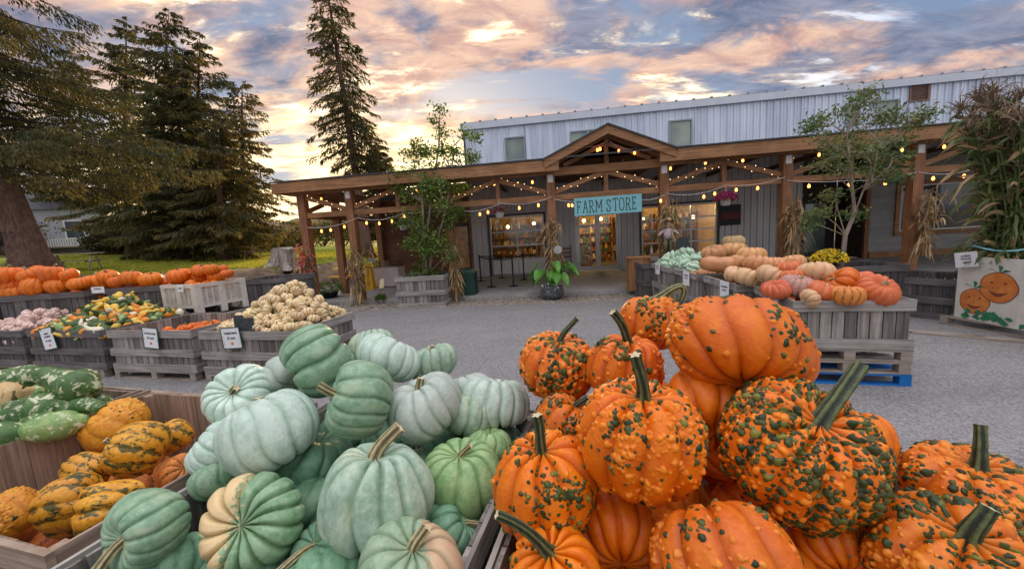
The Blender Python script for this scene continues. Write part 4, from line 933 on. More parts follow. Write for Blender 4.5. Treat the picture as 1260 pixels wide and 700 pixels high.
# ---------------------------------------------------------------- warty orange pumpkins
WK = dict(nu=460, nv=240, asp=.92, dimple=.17, depth=.08, sharp=1.5, lump=.03, nwarts=260, wr=(.045, .085), wgreen=.6)
def wk(n, seed, **k): d = dict(WK, nrib=n, seed=seed); d.update(k); return d
SG = dict(mat='stem_green', L=.70, r0=.11, r1=.08, ridges=5, flare=2.5)
oranges = [
 ('small round warty orange pumpkin with a thin upright stem at the left top', 687, 451, 88, 92, 1.1, (.12, -.05, 1), 'warty2', wk(11, 41, nwarts=800, wr=(.045, .085), nu=320, nv=160), dict(SG, L=.62, r0=.07, r1=.06, bend=(.35, 0)), 0),
 ('orange pumpkin with a thick stem arched over its top at the back', 800, 396, 82, 74, 1.28, (.1, .1, 1), 'warty2', wk(10, 42, nwarts=260), dict(SG, L=.80, r0=.10, r1=.08, bend=(.95, -.3), curl=.9, mat='stem_olive'), 0),
 ('orange pumpkin with a dark curved stem behind the big round one', 770, 452, 104, 86, 1.15, (.15, -.1, 1), 'warty2', wk(10, 43, nwarts=230), dict(SG, L=.75, r0=.10, bend=(-.45, 0), r1=.09), 0),
 ('big round warty orange pumpkin with an upright dark stem in the middle of the heap', 789, 541, 156, 160, 1.1, (.02, -.08, 1), 'warty', wk(11, 44, nwarts=900, wr=(.030, .058), wgreen=.42, asp=.97), dict(SG, L=.66, r0=.085, r1=.075, bend=(.05, .1)), 2.2),
 ('orange pumpkin with green warts round its shoulder at the left of the heap', 668, 596, 136, 142, .92, (.02, -.12, 1), 'warty', wk(10, 45, nwarts=420, wr=(.030, .060), wgreen=.95, asp=1.0), dict(SG, L=.66, r0=.09, r1=.08, bend=(.0, .1)), .8),
 ('orange pumpkin wedged between the small round and the big round one', 694, 520, 72, 74, .92, (.5, -.1, .8), 'warty2', wk(10, 46, nwarts=200, nu=240, nv=120), dict(SG, L=.55, r0=.08, bend=(.2, 0)), 0),
 ('large smooth orange pumpkin lying on its side with scattered warts at the top', 909, 427, 188, 118, 1.3, (.22, .62, .62), 'warty', wk(12, 47, nwarts=420, wr=(.024, .058), wgreen=.45, asp=.86, elong=.22, depth=.05), dict(SG, L=.50, r0=.085, r1=.075, bend=(.1, 0)), 0),
 ('orange pumpkin almost covered in green warts with a thick stem leaning right', 978, 553, 210, 188, 1.05, (.10, -.50, .86), 'warty', wk(11, 48, nwarts=2000, nu=600, nv=310, wr=(.030, .058), wgreen=.88, asp=.88), dict(SG, L=.42, r0=.105, r1=.085, bend=(1.35, .4)), .4),
 ('broad orange pumpkin with small yellow green warts at the bottom of the heap', 886, 694, 222, 180, .88, (-.05, .75, .6), 'warty2', wk(11, 49, nwarts=380, wr=(.028, .050), wgreen=.45, asp=.86), None, 0),
 ('orange pumpkin with a long bent stem at the bottom left of the heap', 684, 708, 140, 130, .80, (-.15, -.15, 1), 'warty', wk(12, 50, nwarts=130, wr=(.035, .06), wgreen=.7, depth=.10), dict(SG, L=1.1, r0=.12, r1=.075, bend=(-.45, 0)), 0),
 ('flattened orange pumpkin with a tall stem near the crate edge on the right', 1196, 604, 240, 146, .86, (.03, -.1, 1), 'warty2', wk(10, 51, nwarts=800, wr=(.034, .070), wgreen=.75, asp=.66), dict(SG, L=.62, r0=.10, r1=.07, bend=(.2, .1)), .6),
 ('orange pumpkin with dark warts and a short stout stem at the bottom right', 1172, 694, 262, 200, .84, (-.02, -.25, .95), 'warty2', wk(10, 52, nwarts=600, wr=(.04, .075), wgreen=.85, asp=.80, depth=.10), dict(SG, L=.46, r0=.12, r1=.085, bend=(.25, .1), mat='stem_green'), 0),
 ('orange pumpkin peeking out right behind the green warted one', 1052, 540, 88, 100, .95, (.3, .5, .8), 'warty', wk(11, 53, nwarts=120, nu=240, nv=120), None, 0),
 ('orange pumpkin in the shade under the side lying one', 868, 500, 120, 100, 1.06, (.2, .9, .4), 'warty', wk(11, 54, nwarts=90, nu=200, nv=100), None, 0),
 ('red orange pumpkin deep below the big round one', 760, 650, 120, 90, .74, (.1, .9, .4), 'warty', wk(11, 55, nwarts=60, nu=200, nv=100), None, 0),
 ('red orange pumpkin deep below the green warted one', 1020, 668, 110, 90, .76, (.2, .9, .4), 'warty', wk(11, 56, nwarts=60, nu=200, nv=100), None, 0),
]
for lab, px, py, w_, h_, z, d, sk, kw, st, spin in oranges:
    p, r = fit(px, py, w_, h_, z, 1.02); put_pumpkin('pumpkin', lab, p, r, d, spin, kw, None, sk, st, 'warty orange pumpkins heaped in the foreground crate')
filler('fillo', dict(nu=120, nv=56, nrib=11, seed=61, asp=.86, dimple=.2, depth=.10), 'orange', 'orange pumpkin buried at the bottom of the warty heap', 'pumpkins buried in the orange heap', (-.18, .15, .48, .82), (.95, 1.28, 1.60, 1.95), (.36, .62), .165, 5)
filler('fillo', None, 'orange', 'orange pumpkin holding up the top of the warty heap from inside', 'pumpkins buried in the orange heap', (.1, .42), (1.62, 1.98), (.88,), .15, 6)

# ---------------------------------------------------------------- golden blotched pumpkins in the brown crate
YK = dict(nu=200, nv=100, asp=.9, dimple=.12, depth=.05, lump=.05, sharp=1.3)
def yk(n, seed, **k): d = dict(YK, nrib=n, seed=seed); d.update(k); return d
yel = [
 ('knobbly golden pumpkin at the back of the yellow crate', 141, 523, 94, 66, .66, (-.6, -.2, .6), 'gold', yk(9, 71, elong=.2, nwarts=260, wr=(.04, .07), wgreen=.05), None),
 ('golden pumpkin with dark green blotches and a pale stem lying on top', 168, 552, 98, 72, .68, (-.75, -.35, .55), 'yellow', yk(10, 72, elong=0, asp=.92), dict(ST_T, L=.34, r0=.08)),
 ('dark blotched golden pumpkin leaning on the right crate wall', 213, 538, 52, 50, .60, (-.3, -.5, .7), 'yellow', yk(9, 73), dict(ST_T, L=.25, mat='stem_green')),
 ('striped golden pumpkin half hidden under the one on top', 108, 578, 78, 46, .56, (-.9, .2, .2), 'yellow', yk(9, 74, asp=1.2), None),
 ('long golden pumpkin with green stripes at the front of the crate', 84, 620, 100, 92, .55, (-.85, -.4, -.1), 'yellow', yk(10, 75, asp=.84), None),
 ('deeply ridged golden and green pumpkin beside the crate wall', 135, 622, 110, 72, .55, (-.9, -.3, .1), 'yellow', yk(8, 76, depth=.14, asp=.90), None),
 ('rough orange pumpkin at the left edge of the picture', 8, 637, 82, 100, .52, (-.5, -.2, .9), 'gold', yk(10, 77, nwarts=300, wr=(.04, .08), wgreen=.05), dict(ST_T, L=.25, mat='stem_green')),
 ('orange striped pumpkin low against the right crate wall', 222, 580, 60, 42, .54, (.6, -.3, .5), 'redor', yk(9, 78), None),
]
for lab, px, py, w_, h_, z, d, sk, kw, st in yel:
    p, r = fit(px, py, w_, h_, z); put_pumpkin('pumpkin', lab, p, r, d, 0, kw, None, sk, st, 'golden blotched pumpkins in the brown crate')
filler('filly', dict(YK, nu=100, nv=50, nrib=9, seed=79), 'redor', 'orange pumpkin on the floor of the brown crate', 'pumpkins on the floor of the brown crate', (-3.3, -2.95, -2.6, -2.3), (1.15, 1.45, 1.72), (.30,), .135, 8)

# ---------------------------------------------------------------- gourds
def gourd_mesh(path, rad, sk, n=22, seed=0, bump=.05, stem=.05, smooth_n=22):
    """a curved gourd: rind swept along a path with changing girth"""
    rs = np.random.RandomState(seed); P_ = np.array(path, float); t = np.linspace(0, 1, len(P_)); tt = np.linspace(0, 1, smooth_n)
    def cr(a):
        a = np.array(a, float); out = []
        for x in tt:
            k = min(int(x*(len(a)-1)), len(a)-2); u_ = x*(len(a)-1)-k; p0, p1, p2, p3 = a[max(k-1, 0)], a[k], a[k+1], a[min(k+2, len(a)-1)]
            out.append(.5*((2*p1)+(-p0+p2)*u_+(2*p0-5*p1+4*p2-p3)*u_*u_+(-p0+3*p1-3*p2+p3)*u_**3))
        return np.array(out)
    PP = cr(P_); RR = np.maximum(cr(rad), .004)*(1+bump*rs.randn(smooth_n)*.6); e = np.minimum(1, np.sqrt(np.clip(1-((np.linspace(-1, 1, smooth_n))**10), 0, 1))+.12); mb = MB()
    mb.tube(PP, RR*e, n, 0, True, ridge=bump*.6, rn=7)
    if stem: d = PP[-1]-PP[-3]; d /= np.linalg.norm(d); mb.tube([PP[-1]-d*.01, PP[-1]+d*stem*.6, PP[-1]+d*stem+np.array([.01, 0, .01])], [RR[-1]*.35+.004, .006, .007], 6, 1)
    return mb.mesh('gourd', [SK[sk], M['stem_tan']], True)
big = [
 ('dark green swan gourd with a looping neck at the top of its crate', 86, 478, .90, gourd_mesh([(.20, 0, -.02), (.10, 0, 0), (0, 0, .03), (-.10, 0, .10), (-.20, 0, .12), (-.27, 0, .06)], [.02, .12, .11, .07, .055, .045], 'mott', seed=1), 0),
 ('white mottled green gourd body on the right of the swan neck', 93, 482, .86, gourd_mesh([(.14, .02, 0), (.05, 0, 0), (-.06, 0, .0), (-.14, 0, .02)], [.03, .115, .12, .06], 'mott', seed=2), .3),
 ('big dark green gourd on the left of the looped neck', 30, 470, .88, gourd_mesh([(.15, 0, 0), (.06, 0, 0), (-.06, 0, .02), (-.17, 0, .05), (-.24, .0, .02)], [.03, .12, .12, .07, .04], 'mott', seed=3), .9),
 ('plain green gourd below the looped neck', 33, 490, .82, gourd_mesh([(.12, 0, 0), (0, 0, 0), (-.12, 0, 0)], [.04, .10, .04], 'mottl', seed=4), 1.6),
 ('tan gourd with a rough skin at the left picture edge', 4, 492, .86, gourd_mesh([(.15, 0, 0), (0, 0, 0), (-.13, 0, 0)], [.05, .13, .05], 'gtan', seed=5), 1.2),
 ('pale spotted green gourd in the middle of its crate', 54, 505, .80, gourd_mesh([(.16, 0, 0), (.04, 0, 0), (-.10, 0, .0), (-.18, 0, 0)], [.03, .12, .10, .03], 'mott', seed=6), .2),
 ('long dark green gourd neck lying toward the crate wall', 95, 504, .80, gourd_mesh([(.20, 0, .0), (.10, 0, .03), (0, 0, .02), (-.12, 0, -.02)], [.035, .05, .055, .05], 'mott', seed=7), -.2),
 ('light green oval gourd against the crate partition', 68, 524, .76, gourd_mesh([(.16, 0, 0), (.05, 0, 0), (-.07, 0, 0), (-.17, 0, 0)], [.03, .085, .085, .03], 'mottl', seed=8), .35),
 ('upright dark green gourd in front of the spotted one', 24, 516, .78, gourd_mesh([(0, 0, -.15), (0, 0, -.05), (0, 0, .06), (0, 0, .14)], [.03, .10, .09, .04], 'mott', seed=9), 0),
 ('dark mottled gourd at the lower left edge of the picture', 5, 540, .74, gourd_mesh([(.14, 0, 0), (0, 0, 0), (-.14, 0, 0)], [.04, .105, .04], 'mott', seed=10), .7),
]
for lab, px, py, z, me, rz in big:
    p = G(px, py, z); o = inst(me, 'gourd', None, p); o.rotation_euler = (0, 0, rz+.1); tag(o, lab, 'gourd', 'big mottled gourds in the left crate')
rs = np.random.RandomState(4); fg = gourd_mesh([(.15, 0, 0), (.05, 0, 0), (-.07, 0, 0), (-.16, 0, 0)], [.03, .12, .11, .03], 'mott', seed=12)
for u_ in np.arange(-5.0, -3.7, .25):
    for v_ in np.arange(.95, 1.95, .25):
        for z in (.34, .56, .70) if u_ > -4.3 else (.34, .56, .74):
            o = inst(fg, 'gourd', None, fuv(u_+rs.uniform(-.03, .03), v_, z)); o.rotation_euler = (rs.uniform(-.3, .3), rs.uniform(-.3, .3), rs.uniform(0, 6)); tag(o, 'dark mottled gourd filling the left crate under the top ones', 'gourd', 'gourds filling the left crate')
# ================================================================== HEAPS IN THE OTHER BINS
def small_mesh(sk, seed, nrib=9, asp=.72, stem='stem_olive', L=.28, **k):
    kw = dict(nu=72, nv=34, nrib=nrib, seed=seed, asp=asp, dimple=.25, depth=.14, lump=.03); kw.update(k)
    mb = MB(); v, f, a = pumpkin_geo(**kw); mb.add(v, f, **a)
    if stem: stem_geo(mb, z0=asp*.55, L=L+.2, r0=.10, r1=.07, bend=(.3, 0), n=8, seed=seed, m=1, mcut=1)
    return mb.mesh('pumpkin', [SK[sk], M[stem or 'stem_olive']], True)
def heap(org, rz, W_, D_, zr_, hh, d, items, seed, layers=2, peak=(.5, .5), margin=.04, power=1.2, pack=.86, place=None, flat=.0):
    """items: (weight, mesh, size factor, label, name, category, group); darts thrown on the heap's surface"""
    rs = np.random.RandomState(seed); c_, s_ = math.cos(rz), math.sin(rz); ux = np.array([c_, s_, 0]); uy = np.array([-s_, c_, 0]); got = []
    ws_ = np.array([i[0] for i in items], float); ws_ /= ws_.sum()
    for layer in range(layers):
        tries = 0; fail = 0
        while fail < 500:
            x = rs.uniform(margin+d*.4, W_-margin-d*.4); y = rs.uniform(margin+d*.4, D_-margin-d*.4)
            fx = abs(x/W_-peak[0])/(peak[0] if x/W_ < peak[0] else 1-peak[0]); fy = abs(y/D_-peak[1])/(peak[1] if y/D_ < peak[1] else 1-peak[1])
            top = zr_-.06+flat+(hh)*max(0, (1-fx**power))*max(0, (1-fy**power)) - layer*d*.66
            p = np.array([x, y, top+rs.uniform(-.15, .1)*d])
            if any((p[0]-q[0])**2+(p[1]-q[1])**2+(p[2]-q[2])**2 < (d*pack)**2 for q in got): fail += 1; continue
            fail = 0; got.append(p)
    for p in got:
        it = items[rs.choice(len(items), p=ws_)]
        o = inst(it[1], it[4], None, np.array(org, float)*[1, 1, 1]+ux*p[0]+uy*p[1]+np.array([0, 0, p[2]]))
        o.rotation_mode = 'QUATERNION'; o.rotation_quaternion = orient((rs.randn()*.7, rs.randn()*.7, 1 if rs.rand() < .7 else .1), rs.uniform(0, 6.28))
        k = it[2]*rs.uniform(.86, 1.1); o.scale = (k, k, k); tag(o, it[3], it[5], it[6])
    return got
LA_ = -R_(14)
def lrow(x, y): return (x, y, 0)
# front row of grey bins on the left
minis = bin_('grey slatted bin of cream striped mini pumpkins, front right of the left row', (-4.33, 5.13, .12), LA_, 1.60, 1.18, .62, 'g', 'grey bins in the left front row', rails=3, seed=21)
empty = bin_('grey slatted bin nearly empty with few small orange pumpkins at its bottom', (-6.10, 5.62, .12), LA_, 1.62, 1.25, .62, 'g', 'grey bins in the left front row', rails=3, seed=22)
gour = bin_('grey slatted bin heaped with mixed yellow, green and white gourds', (-7.86, 6.06, .12), LA_, 1.66, 1.30, .62, 'd', 'grey bins in the left front row', rails=3, seed=23)
left4 = bin_('grey slatted bin of pinkish white pumpkins at the left picture edge', (-9.60, 6.50, .12), LA_, 1.64, 1.30, .62, 'd', 'grey bins in the left front row', rails=3, seed=24)
for (x, y, nm) in ((-4.33, 5.13, 'mini pumpkin bin'), (-6.10, 5.62, 'nearly empty bin'), (-7.86, 6.06, 'gourd bin'), (-9.60, 6.50, 'pinkish white pumpkin bin')):
    pallet('weathered pallet under the '+nm, (x, y, 0), LA_, 1.58, 1.15, seed=int(-x), group='pallets under the left row')
MI = [(4, small_mesh('cream', s, nrib=9), .088, 'small cream pumpkin with orange stripes in the heap on the grey bin', 'mini_pumpkin', 'pumpkin', 'cream striped mini pumpkins') for s in (101, 102, 103)]
heap((-4.33, 5.13, 0), LA_, 1.60, 1.18, .76, .62, .150, MI, 31, 2, peak=(.58, .62))
OR_ = [(1, small_mesh('orange', s, L=.5), .11, 'small orange pumpkin lying low inside the nearly empty bin', 'mini_pumpkin', 'pumpkin', 'small orange pumpkins in the nearly empty bin') for s in (104, 105)]
heap((-6.10, 5.62, 0), LA_, 1.62, 1.25, .58, .10, .22, OR_, 32, 1, peak=(.85, .6))
PWm = [(3, small_mesh('pinkw', s, stem=None), .105, 'pinkish white small pumpkin heaped at the left picture edge', 'mini_pumpkin', 'pumpkin', 'pinkish white small pumpkins') for s in (106, 107)]
PWm += [(.5, OR_[0][1], .10, 'small orange pumpkin among the pinkish white ones at the left edge', 'mini_pumpkin', 'pumpkin', 'orange ones among the pinkish white pumpkins')]
heap((-9.60, 6.50, 0), LA_, 1.50, 1.30, .72, .26, .19, PWm, 33, 2)
GS = []
def gm(path, rad, sk, s, w_, lab): GS.append((w_, gourd_mesh(path, rad, sk, 10, s, .05, .03, 12), 1.0, lab, 'gourd', 'gourd', lab.split(' in the')[0]+'s of the gourd bin'))
neck = [(.11, 0, 0), (.04, 0, 0), (-.03, .0, .01), (-.09, .03, .02), (-.13, .075, .02)]; nr = [.015, .058, .042, .022, .018]
pear = [(.09, 0, 0), (.035, 0, 0), (-.03, 0, 0), (-.09, 0, 0)]; pr = [.015, .055, .036, .015]
gm(neck, nr, 'gy', 1, 4, 'yellow crookneck gourd in the mixed gourd heap'); gm(pear, pr, 'gy', 2, 2, 'yellow pear gourd in the mixed gourd heap')
gm(neck, nr, 'gg', 3, 4, 'dark green crookneck gourd in the mixed gourd heap'); gm(pear, pr, 'gg', 4, 3, 'green and yellow pear gourd in the mixed gourd heap')
gm(neck, nr, 'gw', 5, 1.6, 'white crookneck gourd in the mixed gourd heap'); gm(pear, pr, 'go', 6, 3.5, 'orange pear gourd in the mixed gourd heap'); gm(neck, nr, 'mottl', 7, 1.5, 'light green crookneck gourd in the mixed gourd heap')
def gheap(org, W_, D_, zr_, hh, seed, peak):
    n0 = len(COL.objects); heap(org, LA_, W_, D_, zr_, hh, .12, GS, seed, 2, peak=peak, pack=.78, margin=0)
gheap((-7.86, 6.06, 0), 1.66, 1.30, .78, .44, 34, (.38, .70))

# rear row on the left: bins stacked shoulder high with big orange pumpkins
for k, (x, y, lab) in enumerate([(-11.4, 7.1, 'dark slatted bin of orange pumpkins at the far left of the rear row'), (-9.7, 7.15, 'dark slatted bin of orange pumpkins second from the left in the rear row'), (-8.0, 7.45, 'dark slatted bin of orange pumpkins beside the white plastic one')]):
    bin_('lower '+lab, (x, y, 0), .06, 1.55, 1.15, .58, 'd', 'stacked bins of the left rear row', seed=40+k, rails=2); bin_(lab, (x, y, .60), .06, 1.55, 1.15, .62, 'd', 'stacked bins of the left rear row', seed=50+k, rails=2)
OB = dict(nu=110, nv=52, nrib=13, asp=.84, dimple=.20, depth=.045, lump=.04)
rear = [(10, 341, 38, 27, 1.50, 'orange pumpkin at the left edge highest in the rear row'), (15, 349, 30, 24, 1.42, 'orange pumpkin under the highest one at the left edge'), (40, 339, 30, 20, 1.50, 'orange pumpkin in the back beside the dark stem'), (48, 351, 36, 25, 1.40, 'large orange pumpkin with curved stem in the rear row'),
        (65, 338, 32, 22, 1.50, 'sun touched orange pumpkin below the big spruce'), (84, 338, 22, 20, 1.48, 'glowing small orange pumpkin with a tall stem'), (75, 350, 30, 22, 1.38, 'orange pumpkin in front of the sun touched one'), (96, 349, 24, 22, 1.38, 'round orange pumpkin right of the front pair'),
        (120, 348, 33, 20, 1.38, 'wide orange pumpkin alone in the middle of the rear row'), (133, 340, 24, 16, 1.44, 'orange pumpkin just behind the wide one'), (146, 347, 24, 16, 1.38, 'orange pumpkin right of the wide one'), (161, 342, 28, 18, 1.40, 'orange pumpkin with an upright stem right of the middle'),
        (186, 344, 26, 15, 1.37, 'low orange pumpkin beside the white plastic bin'), (3, 358, 26, 22, 1.34, 'orange pumpkin low at the left picture edge'), (20, 360, 32, 18, 1.33, 'orange pumpkin low at the front rim near the left edge'), (110, 352, 20, 14, 1.33, 'small orange pumpkin tucked by the wide one')]
for k, (px, py, w_, h_, z, lab) in enumerate(rear):
    Yd = 7.65 if px > 100 else 7.35
    p = at(px, py, Yd); r = w_*((p-CAM)@_f)/F/2*.86
    put_pumpkin('pumpkin', lab, p, r, (math.sin(k*2.3)*.3, math.cos(k*1.7)*.3-.15, 1), k, OB if k % 2 else dict(OB, seed=5), None, 'orange', dict(mat='stem_olive', L=.45, r0=.09, r1=.07, bend=(.5*math.sin(k), .2)), 'big orange pumpkins of the left rear row')
p = at(202, 344, 7.9); put_pumpkin('pumpkin', 'small white pumpkin beside the white plastic bin', p, .13, (0, 0, 1), 0, OB, ('wp',), 'pinkw', None)
hb = [(1, small_mesh('orange', 108, L=.5), .19, 'orange pumpkin packed inside the stacked rear bins', 'pumpkin', 'pumpkin', 'orange pumpkins packed inside the rear bins')]
for (x, y) in ((-11.4, 7.1), (-9.7, 7.15), (-8.0, 7.45)): heap((x, y, 0), .06, 1.55, 1.15, 1.18, .06, .36, hb, 36, 1)

# white plastic bulk bin on a grey one
def plastic_bin(loc, rz, W_, D_, H_):
    root = thing('plastic_bin', 'cream white vented plastic bulk bin piled with orange pumpkins', 'bin', loc, rz); m_ = M['plastic_bin']
    for which in range(4):
        L = W_ if which < 2 else D_
        def bx(mb, a0, a1, q0, q1, z0, z1):
            if which == 0: mb.box(a0, a1, q0, q1, z0, z1)
            elif which == 1: mb.box(a0, a1, D_-q1, D_-q0, z0, z1)
            elif which == 2: mb.box(q0, q1, a0, a1, z0, z1)
            else: mb.box(W_-q1, W_-q0, a0, a1, z0, z1)
        mb = MB(); a_, c_ = (.0, L) if which < 2 else (.052, L-.052)
        bx(mb, a_, c_, .0, .05, H_-.07, H_); bx(mb, a_, c_, .01, .045, .14, .20)
        for q in ((.0, .12) if which < 2 else (.052, .12), (L/2-.06, L/2+.06), (L-.12, L if which < 2 else L-.052)): bx(mb, q[0], q[1], .004, .052, 0, H_-.0705)
        n = 9
        for k in range(n): z = .21+k*(H_-.29)/n; bx(mb, .06, L-.06, .018, .04, z, z+(H_-.29)/n*.62)
        for x in np.arange(.2, L-.15, .11): bx(mb, x, x+.022, .016, .0405, .2, H_-.07)
        mb.build('vented_side', m_, root)
    MB().box(.05, W_-.05, .05, D_-.05, .15, .17).build('bottom', m_, root); return root
c = at(240, 388, 7.15); dR = at(286, 375, 8.0)
plastic_bin((-6.92, 7.50, .62), -R_(20), 1.02, .98, .60)
bin_('grey slatted bin turned over as a stand below the white plastic one', (-7.0, 7.45, 0), -R_(20), 1.2, 1.08, .61, 'g', seed=61, rails=2, group='single bins behind the left front row')
wl = [(220, 340, 28, 22), (246, 333, 22, 18), (248, 341, 26, 20), (259, 331, 20, 15), (266, 341, 22, 18), (272, 332, 18, 15), (279, 337, 16, 14), (234, 347, 18, 12)]
wlab = ['leftmost orange pumpkin in the white plastic bin', 'orange pumpkin with a tall stem at the back of the plastic bin', 'large front orange pumpkin in the middle of the plastic bin', 'orange pumpkin in the rear middle of the plastic bin', 'orange pumpkin at the front right of the plastic bin', 'orange pumpkin in the rear right of the plastic bin', 'rightmost orange pumpkin in the white plastic bin', 'low orange pumpkin half sunk in the plastic bin']
for k, (px, py, w_, h_) in enumerate(wl):
    p = at(px, py, 7.75+.12*(k % 3)); r = w_*((p-CAM)@_f)/F/2*.86
    put_pumpkin('pumpkin', wlab[k], p, r, (math.sin(k*2.1)*.3, -.1, 1), k, OB if k % 2 else dict(OB, seed=5), None, 'orange', dict(mat='stem_olive', L=.5, r0=.08, r1=.06, bend=(.6*math.sin(k*1.3), .2)), 'orange pumpkins in the plastic bin')
heap((-6.92, 7.50, 0), -R_(20), 1.02, .98, 1.16, .05, .3, [(1, hb[0][1], .155, 'orange pumpkin packed inside the white plastic bin', 'pumpkin', 'pumpkin', 'orange pumpkins packed inside the plastic bin')], 37, 1)
bin_('dark brown wooden bin standing behind the white plastic one', (-6.35, 8.75, 0), -.1, 1.25, 1.1, 1.12, 'd', seed=62, group='single bins behind the left front row', rails=3)

# ---------------------------------------------------------------- the long row on the right
RB = [((2.97, 3.96), -R_(15), 1.05, 1.18), ((3.10, 5.22), -R_(6), 1.10, 1.16), ((3.18, 6.50), -R_(5), 1.12, 1.16), ((3.22, 7.76), -R_(4), 1.12, 1.16)]
rl = ['grey slatted bin of coral and peach pumpkins at the near end of the right row', 'grey slatted bin of tan pumpkins second in the right row', 'grey slatted bin of long tan squash third in the right row', 'grey slatted bin of seafoam squash at the far end of the right row']
for k, ((x, y), a, wd, dp) in enumerate(RB):
    bin_(rl[k], (x, y, .385), a, wd, dp, .52, 'g' if k < 1 else 'g', 'grey bins of the right row', seed=70+k, rails=2, rail_h=.11)
    for j in range(3):
        pallet(['blue painted', 'middle weathered', 'upper weathered'][j]+' pallet in the stack under '+['the near', 'the second', 'the third', 'the far'][k]+' bin of the right row', (x+.015*math.sin(j*5+k), y+.01, j*.128), a+.01*math.sin(j*3+k), wd+.02, dp-.02, 'blue_pallet' if j == 0 else 'pallet', seed=k*3+j, group='pallets stacked under the right row', H_=.126)
NK = dict(nu=130, nv=60, nrib=12, asp=.72, dimple=.22, depth=.075, lump=.04)
right = [
 (1080, 358, 54, 30, .98, 'cinder', 'coral pumpkin with pale ribs at the right end of the near bin', 14, (.0, -.55, .8)), (1043, 364, 44, 22, .95, 'redor', 'low red orange pumpkin at the front rim of the near bin', 12, (0, 0, 1)),
 (1036, 347, 40, 26, 1.03, 'orange', 'bright orange oval pumpkin in the middle of the near bin', 9, (-.7, .2, .4)), (1056, 344, 32, 24, 1.02, 'cinder', 'red pumpkin behind the bright orange oval one', 11, (0, .2, 1)),
 (1011, 358, 32, 28, .98, 'cinder', 'deep red pumpkin left of the bright orange oval one', 10, (.3, -.3, 1)), (1003, 336, 46, 28, 1.08, 'peachy', 'broad peach pumpkin on the top of the near bin', 12, (.2, .2, 1)),
 (981, 353, 42, 28, 1.01, 'mauve', 'dusty mauve ribbed pumpkin at the left of the near bin', 14, (.1, -.1, 1)), (956, 357, 28, 28, .98, 'cinder', 'small red pumpkin at the left rim of the near bin', 11, (-.3, 0, 1)),
 (997, 367, 26, 16, .93, 'peachy', 'low yellow pumpkin peeking over the front rim', 8, (.9, 0, .3)), (973, 341, 26, 20, 1.05, 'cinder', 'striped red pumpkin behind the mauve one', 10, (0, .2, 1)),
 (971, 331, 32, 18, 1.08, 'cinder', 'salmon red pumpkin behind the striped red one', 12, (0, .2, 1)), (975, 323, 32, 18, 1.10, 'tan', 'tan pumpkin at the back of the second bin', 12, (0, .2, 1)),
 (948, 341, 34, 23, 1.03, 'peachy', 'golden ridged pumpkin at the rim of the second bin', 9, (.6, 0, .6)), (951, 327, 34, 20, 1.06, 'tan', 'pinkish tan pumpkin in the middle of the second bin', 12, (0, 0, 1)),
 (934, 327, 36, 22, 1.06, 'tan', 'broad tan pumpkin at the left of the second bin', 11, (.3, .1, 1)), (921, 341, 32, 20, 1.00, 'peachy', 'pale peach pumpkin low at the rim of the second bin', 8, (.3, -.2, 1)),
 (906, 338, 30, 18, 1.00, 'peachy', 'pale peach pumpkin low at the rim of the third bin', 8, (.2, -.2, 1)), (925, 315, 36, 20, 1.12, 'tan', 'tan pumpkin standing highest in the second bin', 11, (.1, .1, 1)),
 (903, 309, 32, 19, 1.14, 'tan', 'pale tan pumpkin under the rough round one on top', 9, (.1, .1, 1)), (902, 298, 28, 16, 1.24, 'gtan', 'rough netted round pumpkin topmost in the third bin', 10, (0, .1, 1)),
 (879, 312, 30, 18, 1.12, 'tan', 'mottled tan pumpkin left of the topmost one', 9, (-.3, 0, 1)), (912, 325, 30, 20, 1.05, 'tan', 'tan pumpkin with pale scars behind the long squash', 9, (.4, 0, .9)),
]
for k, (px, py, w_, h_, z, sk, lab, nr_, d) in enumerate(right):
    p, r = fit(px, py, w_, h_*1.35, z, 1.22); put_pumpkin('pumpkin', lab, p, r, d, k, dict(NK, nrib=nr_, seed=k % 3, asp=.70), None, sk, dict(mat='stem_tan', L=.25, r0=.10, r1=.08, bend=(.5, .1)) if k % 2 == 0 else None, 'pumpkins of the right row')
ls = gourd_mesh([(.30, 0, -.02), (.18, 0, 0), (.0, 0, .02), (-.18, 0, .05), (-.28, 0, .08)], [.04, .14, .125, .12, .05], 'tan', 24, 3, .03)
p = G(884, 327, 1.06); o = inst(ls, 'squash', None, p); o.rotation_euler = (0, 0, -.35); tag(o, 'long tan neck squash lying across the third bin', 'squash')
BUM = [(1, small_mesh('lgreen', s, nrib=7, asp=.85, depth=.25, lump=.09, stem=None), .155, 'bumpy seafoam green squash heaped in the far bin', 'squash', 'squash', 'seafoam squash in the far bin') for s in (121, 122)]
heap((3.22, 7.76, 0), -R_(4), 1.12, 1.16, .9, .34, .24, BUM, 41, 2, peak=(.5, .6)); heap((3.18, 7.05, 0), -R_(5), .55, .65, .92, .12, .25, BUM, 42, 1)
for k, (((x, y), a, wd, dp), sk, r_) in enumerate(zip(RB[:3], ('cinder', 'tan', 'tan'), (.15, .15, .15))):
    heap((x, y, 0), a, wd, dp, .90, .05, .27, [(1, small_mesh(sk, 130+k, nrib=11, stem=None), .125, ['coral pumpkin packed inside the near bin', 'tan pumpkin packed inside the second bin', 'tan pumpkin packed inside the third bin'][k], 'pumpkin', 'pumpkin', 'pumpkins packed inside the right bins')], 50+k, 2, margin=.10)

